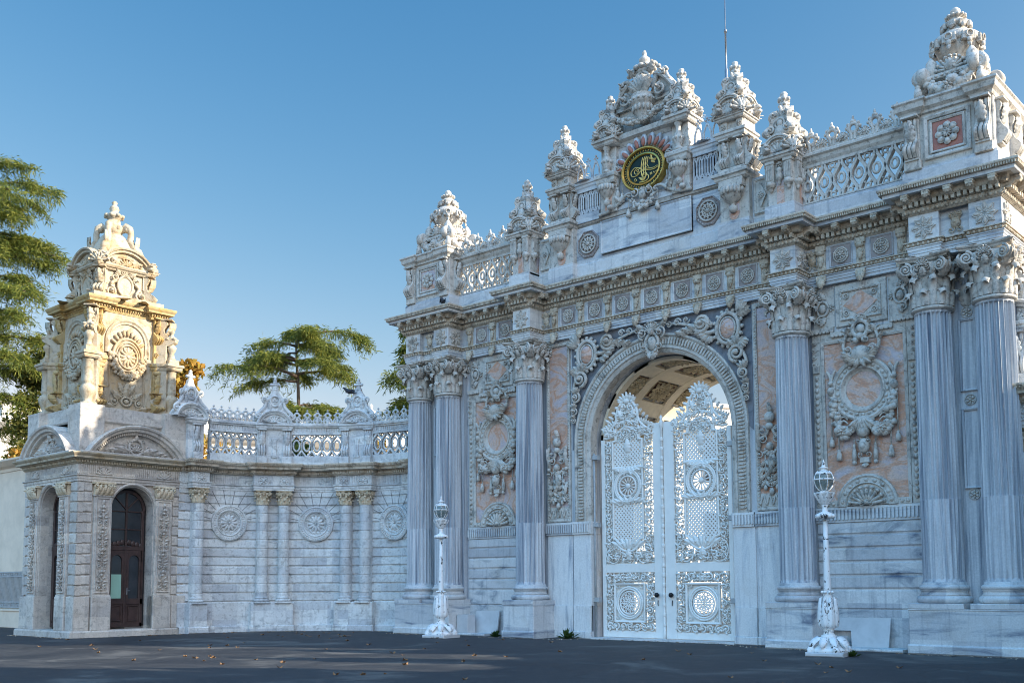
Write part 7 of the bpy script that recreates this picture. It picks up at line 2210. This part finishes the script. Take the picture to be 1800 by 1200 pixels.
def cedar(label, loc, H, branches, seed, mat='cedar', r0=.35, twig=13, lean=0.0, group=None, npt=10, wd=.024, shr=1.0):
    q = np.random.default_rng(seed); t = thing('cedar_tree', label, 'tree', loc, 0, group)
    tr = MB(); zz = np.linspace(0, H * .955, 12)
    tr.add(tube([(lean * (z / H) ** 2 + .12 * math.sin(z * .7), .1 * math.cos(z * .5), z) for z in zz], np.linspace(r0, .05, 12), 9, (0, 1, 0)))
    pts, dirs = [], []
    for (z, az, L, rise) in [(z_ + q.normal(0, .35), a_ + q.normal(0, .3), l_ * q.uniform(.72, 1.08), r_ + q.normal(0, .08)) for z_, a_, l_, r_ in branches]:
        L *= shr; n = max(6, int(L * 2.2)); tt = np.linspace(0, 1, n); ca, sa = math.cos(az), math.sin(az)
        wob = q.normal(0, .10, n).cumsum() * .5; wz = q.normal(0, .07, n).cumsum() * .5
        bx = lean * (z / H) ** 2 + ca * L * tt - sa * wob; by = sa * L * tt + ca * wob; bz = z + rise * L * tt - .55 * rise * L * tt ** 2.2 - .16 * L * tt ** 2.5 + wz
        tr.add(tube(np.stack([bx, by, bz], 1), np.linspace(.045 + L * .014, .015, n), 6, (0, 0, 1)))
        m_ = int(twig * L / 3) + 5
        for _ in range(m_):
            u = q.uniform(.22, 1.0); k_ = u * (n - 1); i = min(int(k_), n - 2); f_ = k_ - i
            p0 = np.array([bx[i] + (bx[i + 1] - bx[i]) * f_, by[i] + (by[i + 1] - by[i]) * f_, bz[i] + (bz[i + 1] - bz[i]) * f_])
            if q.random() < .18: continue
            vz = q.normal(.05, .28); sd_ = q.choice([-1, 1]); a2 = az + sd_ * q.uniform(.35, 1.25); l2 = L * q.uniform(.10, .38) * (1.2 - .6 * u) + .2
            st = 6
            for s in range(st + 1):
                w_ = s / st
                pts.append(p0 + np.array([math.cos(a2) * l2 * w_, math.sin(a2) * l2 * w_, (.10 + vz) * l2 * w_ - .62 * l2 * w_ ** 2 + q.normal(0, .05)])); dirs.append((math.cos(a2), math.sin(a2), -.2))
    pts, dirs = np.array(pts), np.array(dirs)
    tr.build('trunk', 'bark', t)
    cb = MB(); cb.add(needles(npt, pts, dirs, .30, wd, q, .45, .13)); cb.add(needles(2, pts - np.array([0, 0, .12]), dirs * .2, .42, wd * .7, q, 1.4, .16)); cb.build('crown', mat, t)
    return t
def rb(q, n, z0, z1, l0, l1, r0=.25, r1=.55):
    out = []
    for i in range(n):
        z = z0 + (z1 - z0) * (i + q.uniform(0, 1)) / n; w_ = (z - z0) / (z1 - z0)
        out.append((z, q.uniform(0, 2 * PI), (l0 + (l1 - l0) * w_) * q.uniform(.75, 1.1), q.uniform(r0, r1)))
    return out
RAZ = math.atan2(.663, .749); LAZ = RAZ + PI      # towards the picture's right and left
q = np.random.default_rng(5)
br = [(13.6, LAZ, 4.6, .25), (13.4, LAZ + .3, 3.6, .1), (14.6, LAZ - .2, 3.8, .35), (14.9, LAZ + .25, 3.0, .4), (15.2, RAZ, 3.9, .35), (14.4, RAZ + .3, 3.6, .1), (13.9, RAZ - .35, 3.4, .0), (15.7, LAZ, 2.6, .3), (15.8, RAZ + .2, 2.8, .3), (11.6, RAZ, 3.2, .2), (11.9, RAZ + .5, 2.6, .2), (16.1, RAZ, 1.2, .6), (11.2, LAZ, 2.4, .15)]
cedar('flat topped cedar rising above the middle of the curved wall', (-32.2, 11.7, 0), 16.9, br + rb(q, 9, 14.0, 16.2, 3.3, 2.2) + rb(q, 5, 10.6, 12.4, 3.0, 3.2), 21, 'cedar', .26, 14, shr=.95)
br = [(20.6, RAZ + .1, 3.6, .15), (20.0, RAZ - .3, 4.0, .1), (19.4, RAZ + .4, 3.8, .0), (17.4, RAZ, 4.4, .1), (17.0, RAZ + .3, 4.0, -.05), (15.0, RAZ - .1, 4.6, .1), (14.4, RAZ + .2, 4.4, 0), (13.4, RAZ - .3, 4.2, .05), (12.0, RAZ + .1, 4.2, .1), (11.0, RAZ, 4.4, 0)]
cedar('tall cedar with drooping tiers at the picture\'s left edge', (-37.2, -4.3, 0), 24.5, br + [(21.6, RAZ, 3.6, .15), (21.0, RAZ + .4, 3.4, .1), (22.1, RAZ - .2, 2.8, .2), (18.5, RAZ - .2, 4.0, .1), (16.1, RAZ + .1, 4.2, .0)] + rb(q, 18, 9, 22, 4.6, 3.0), 22, 'cedar', .5, 15)
br = [(13.9, LAZ, 2.0, .25), (12.4, LAZ + .15, 2.6, .2), (11.3, LAZ - .1, 2.8, .2), (10.4, LAZ, 2.6, .1), (9.6, LAZ + .2, 2.6, .1)]
cedar('cedar with short tiers half hidden behind the gate\'s left end', (-18.6, 10.0, 0), 15.0, br + rb(q, 12, 8.5, 14.6, 3.0, 1.6), 23, 'cedar', .35, 13)
def broad(name, label, loc, H, rad, seed, mat, n=5200, base=.35, sz=.16, group=None, clumps=16):
    q = np.random.default_rng(seed); t = thing(name, label, 'tree', loc, 0, group)
    tr = MB(); tr.add(tube([(.1 * math.sin(z), .1 * math.cos(z * 1.3), z) for z in np.linspace(0, H * .8, 9)], np.linspace(rad * .07 + .05, .04, 9), 8))
    cs = []
    for i in range(clumps):
        a = q.uniform(0, 2 * PI); w_ = q.uniform(0, 1); rr = rad * .75 * math.sqrt(q.uniform(.1, 1)) * math.sin(PI * (.18 + .78 * w_)) ** .7
        c = np.array([rr * math.cos(a), rr * math.sin(a), H * (base + (1 - base) * w_) - rad * .2]); cs.append((c, rad * q.uniform(.24, .42)))
        tr.add(tube([(0, 0, H * base * .8 + .2 * w_), tuple(c * np.array([.5, .5, .86])), tuple(c)], [.07, .04, .015], 5))
    tr.build('trunk', 'bark', t)
    per = n // clumps; V = []
    for c, r_ in cs:
        d = q.normal(0, 1, (per, 3)); d /= np.linalg.norm(d, axis=1, keepdims=True)
        V.append(c + d * r_ * q.uniform(.35, 1.08, (per, 1)) * np.array([1.1, 1.1, .8]))
    P = np.concatenate(V); m_ = len(P)
    a = q.normal(0, 1, (m_, 3)); a /= np.linalg.norm(a, axis=1, keepdims=True); b_ = np.cross(a, q.normal(0, 1, (m_, 3))); b_ /= np.linalg.norm(b_, axis=1, keepdims=True)
    s = sz * q.uniform(.6, 1.3, (m_, 1))
    v = np.stack([P - a * s, P + b_ * s * .55, P + a * s, P - b_ * s * .55], 1).reshape(-1, 3)
    cb = MB(); cb.add((v, [np.arange(4 * m_).reshape(m_, 4)], False)); cb.build('crown', mat, t)
    return t
broad('autumn_tree', 'orange autumn tree behind the pavilion\'s right corner finial', (-24.1, .3, 0), 11.6, 2.1, 31, 'autumn', 6500, .35, .15)
broad('dark_tree', 'dark evergreen tree behind the pavilion\'s left side', (-35.2, -1.0, 0), 13.8, 3.2, 32, 'cedar_blue', 17000, .1, .115, None, 26)
broad('autumn_tree', 'golden autumn shrub above the beige building\'s eave', (-33.2, -2.5, 0), 9.2, 1.8, 33, 'autumn', 4500, .3, .13)
gq = random.Random(3)
for i, (x, y, h, r_, mt, lb) in enumerate(((-26.5, 4.0, 8.8, 2.4, 'autumn', 'yellow leafed tree glimpsed through the parapet beside the pavilion'), (-23.5, 5.5, 8.4, 2.2, 'leafgreen', 'green tree glimpsed through the parapet left of the first pier'), (-21.8, 8.0, 8.9, 2.3, 'autumn', 'yellow green tree glimpsed through the middle parapet bay'), (-18.5, 9.5, 8.6, 2.2, 'leafgreen', 'green tree glimpsed through the parapet next to the gate'))):
    broad('garden_tree', lb, (x, y, 0), h, r_, 40 + i, mt, 4200, .35, .14, None)

# ============================================================ WEEDS AND FALLEN LEAVES
def weed(label, loc, s, seed):
    q = np.random.default_rng(seed); b = MB()
    for i in range(70):
        a = q.uniform(0, 2 * PI); e = q.uniform(.2, 1.3); L = s * q.uniform(.4, 1)
        d = np.array([math.cos(a) * math.sin(e), math.sin(a) * math.sin(e), math.cos(e)]); sd_ = np.array([-math.sin(a), math.cos(a), 0]) * L * .10
        o = np.array([q.normal(0, s * .15), q.normal(0, s * .10), 0])
        b.add((np.array([o, o + d * L * .55 + sd_, o + d * L - np.array([0, 0, L * .15]), o + d * L * .55 - sd_]), [np.array([[0, 1, 2, 3]])], False))
    return tag(b.build('weed', 'leafgreen', None, loc), label, 'weed')
weed('green weed growing at the foot of the arch\'s left jamb', (-3.05, .05, 0), .42, 1)
weed('low green weed beside the leaning slab and third column pedestal', (-5.6, -.35, 0), .30, 2)
weed('dark tuft of weeds behind the low stone block', (-7.6, .32, .05), .5, 3)
weed('small weed beside the right lamp\'s foot', (6.75, -2.2, 0), .2, 4)
b = MB(); lq2 = np.random.default_rng(77)
foot = [(-5.9, -.72, -4.0, -.70), (-10.1, -.72, -7.3, -.72), (-3.9, -.70, -2.4, -.1), (-2.2, .35, 2.2, .35), (2.4, -.1, 5.1, -.72), (7.2, -.72, 10.1, -.75), (-15.55, -8.9, -15.55, -5.2), (-19.6, -9.25, -15.8, -9.25)] + [(*(np.array(pol(5.55, 178 - 8 * i)) + (-10, -5.2)), *(np.array(pol(5.55, 170 - 8 * i)) + (-10, -5.2))) for i in range(11)]
for x0, y0, x1, y1 in foot:
    n = int(math.hypot(x1 - x0, y1 - y0) * 26)
    for _ in range(n):
        t = lq2.uniform(); nx_, ny_ = (y1 - y0), -(x1 - x0); L_ = math.hypot(nx_, ny_); e_ = abs(lq2.normal(0, .10))
        x, y = x0 + (x1 - x0) * t + nx_ / L_ * e_, y0 + (y1 - y0) * t + ny_ / L_ * e_; s = lq2.uniform(.010, .035)
        if lq2.random() < .55: b.add((np.array([(-s, -s * .6, .006), (s, -s * .8, .010), (s * .7, s, .02), (-s * .6, s * .7, .012)]), [np.array([[0, 1, 2, 3]])], False), Mt(x, y, 0) @ Rz(lq2.uniform(0, 6)), 0)
        else: b.add(sph(5, 3), Mt(x, y, .006) @ S(s * .8, s * .6, s * .5), 1)
lt = b.build('leaf_litter', ['dry_leaf', 'cornice']); lt['kind'] = 'stuff'
lms = []
for i in range(3):
    b = MB(); pts = []
    for j in range(10):
        a = 2 * PI * j / 10; r_ = .075 * (1 if j % 2 else .55); pts.append((r_ * math.cos(a), r_ * math.sin(a) * .8, .012 + .02 * math.sin(a * 2 + i) + .02 * (j % 2)))
    v = np.array([(0, 0, .01)] + pts); f = np.array([(0, 1 + j, 1 + (j + 1) % 10) for j in range(10)])
    b.add((v, [f], False)); lms.append(b.mesh('fallen_leaf', 'dry_leaf'))
lq = random.Random(9)
spots = [(lq.uniform(-17, 4), lq.uniform(-13, -1.2)) for _ in range(70)] + [(lq.uniform(-15, -9), lq.uniform(-4.5, -1.8)) for _ in range(16)] + [(lq.uniform(0, 12), lq.uniform(-10, -1.5)) for _ in range(16)]
for i, (x, y) in enumerate(spots):
    if math.hypot(x + 10, y + 5.2) > 5.2 and x < -10 and y > -5.2: continue
    if x < -15.5 and y > -9.6: continue
    o = bpy.data.objects.new('fallen_leaf', lms[i % 3]); COL.objects.link(o); o.location = (x, y, 0); o.rotation_euler = (0, 0, lq.uniform(0, 6)); s = lq.uniform(.6, 1.25); o.scale = (s, s, s)
    tag(o, 'small dry brown leaf lying on the dark asphalt', 'leaf', 'fallen leaves on the asphalt')
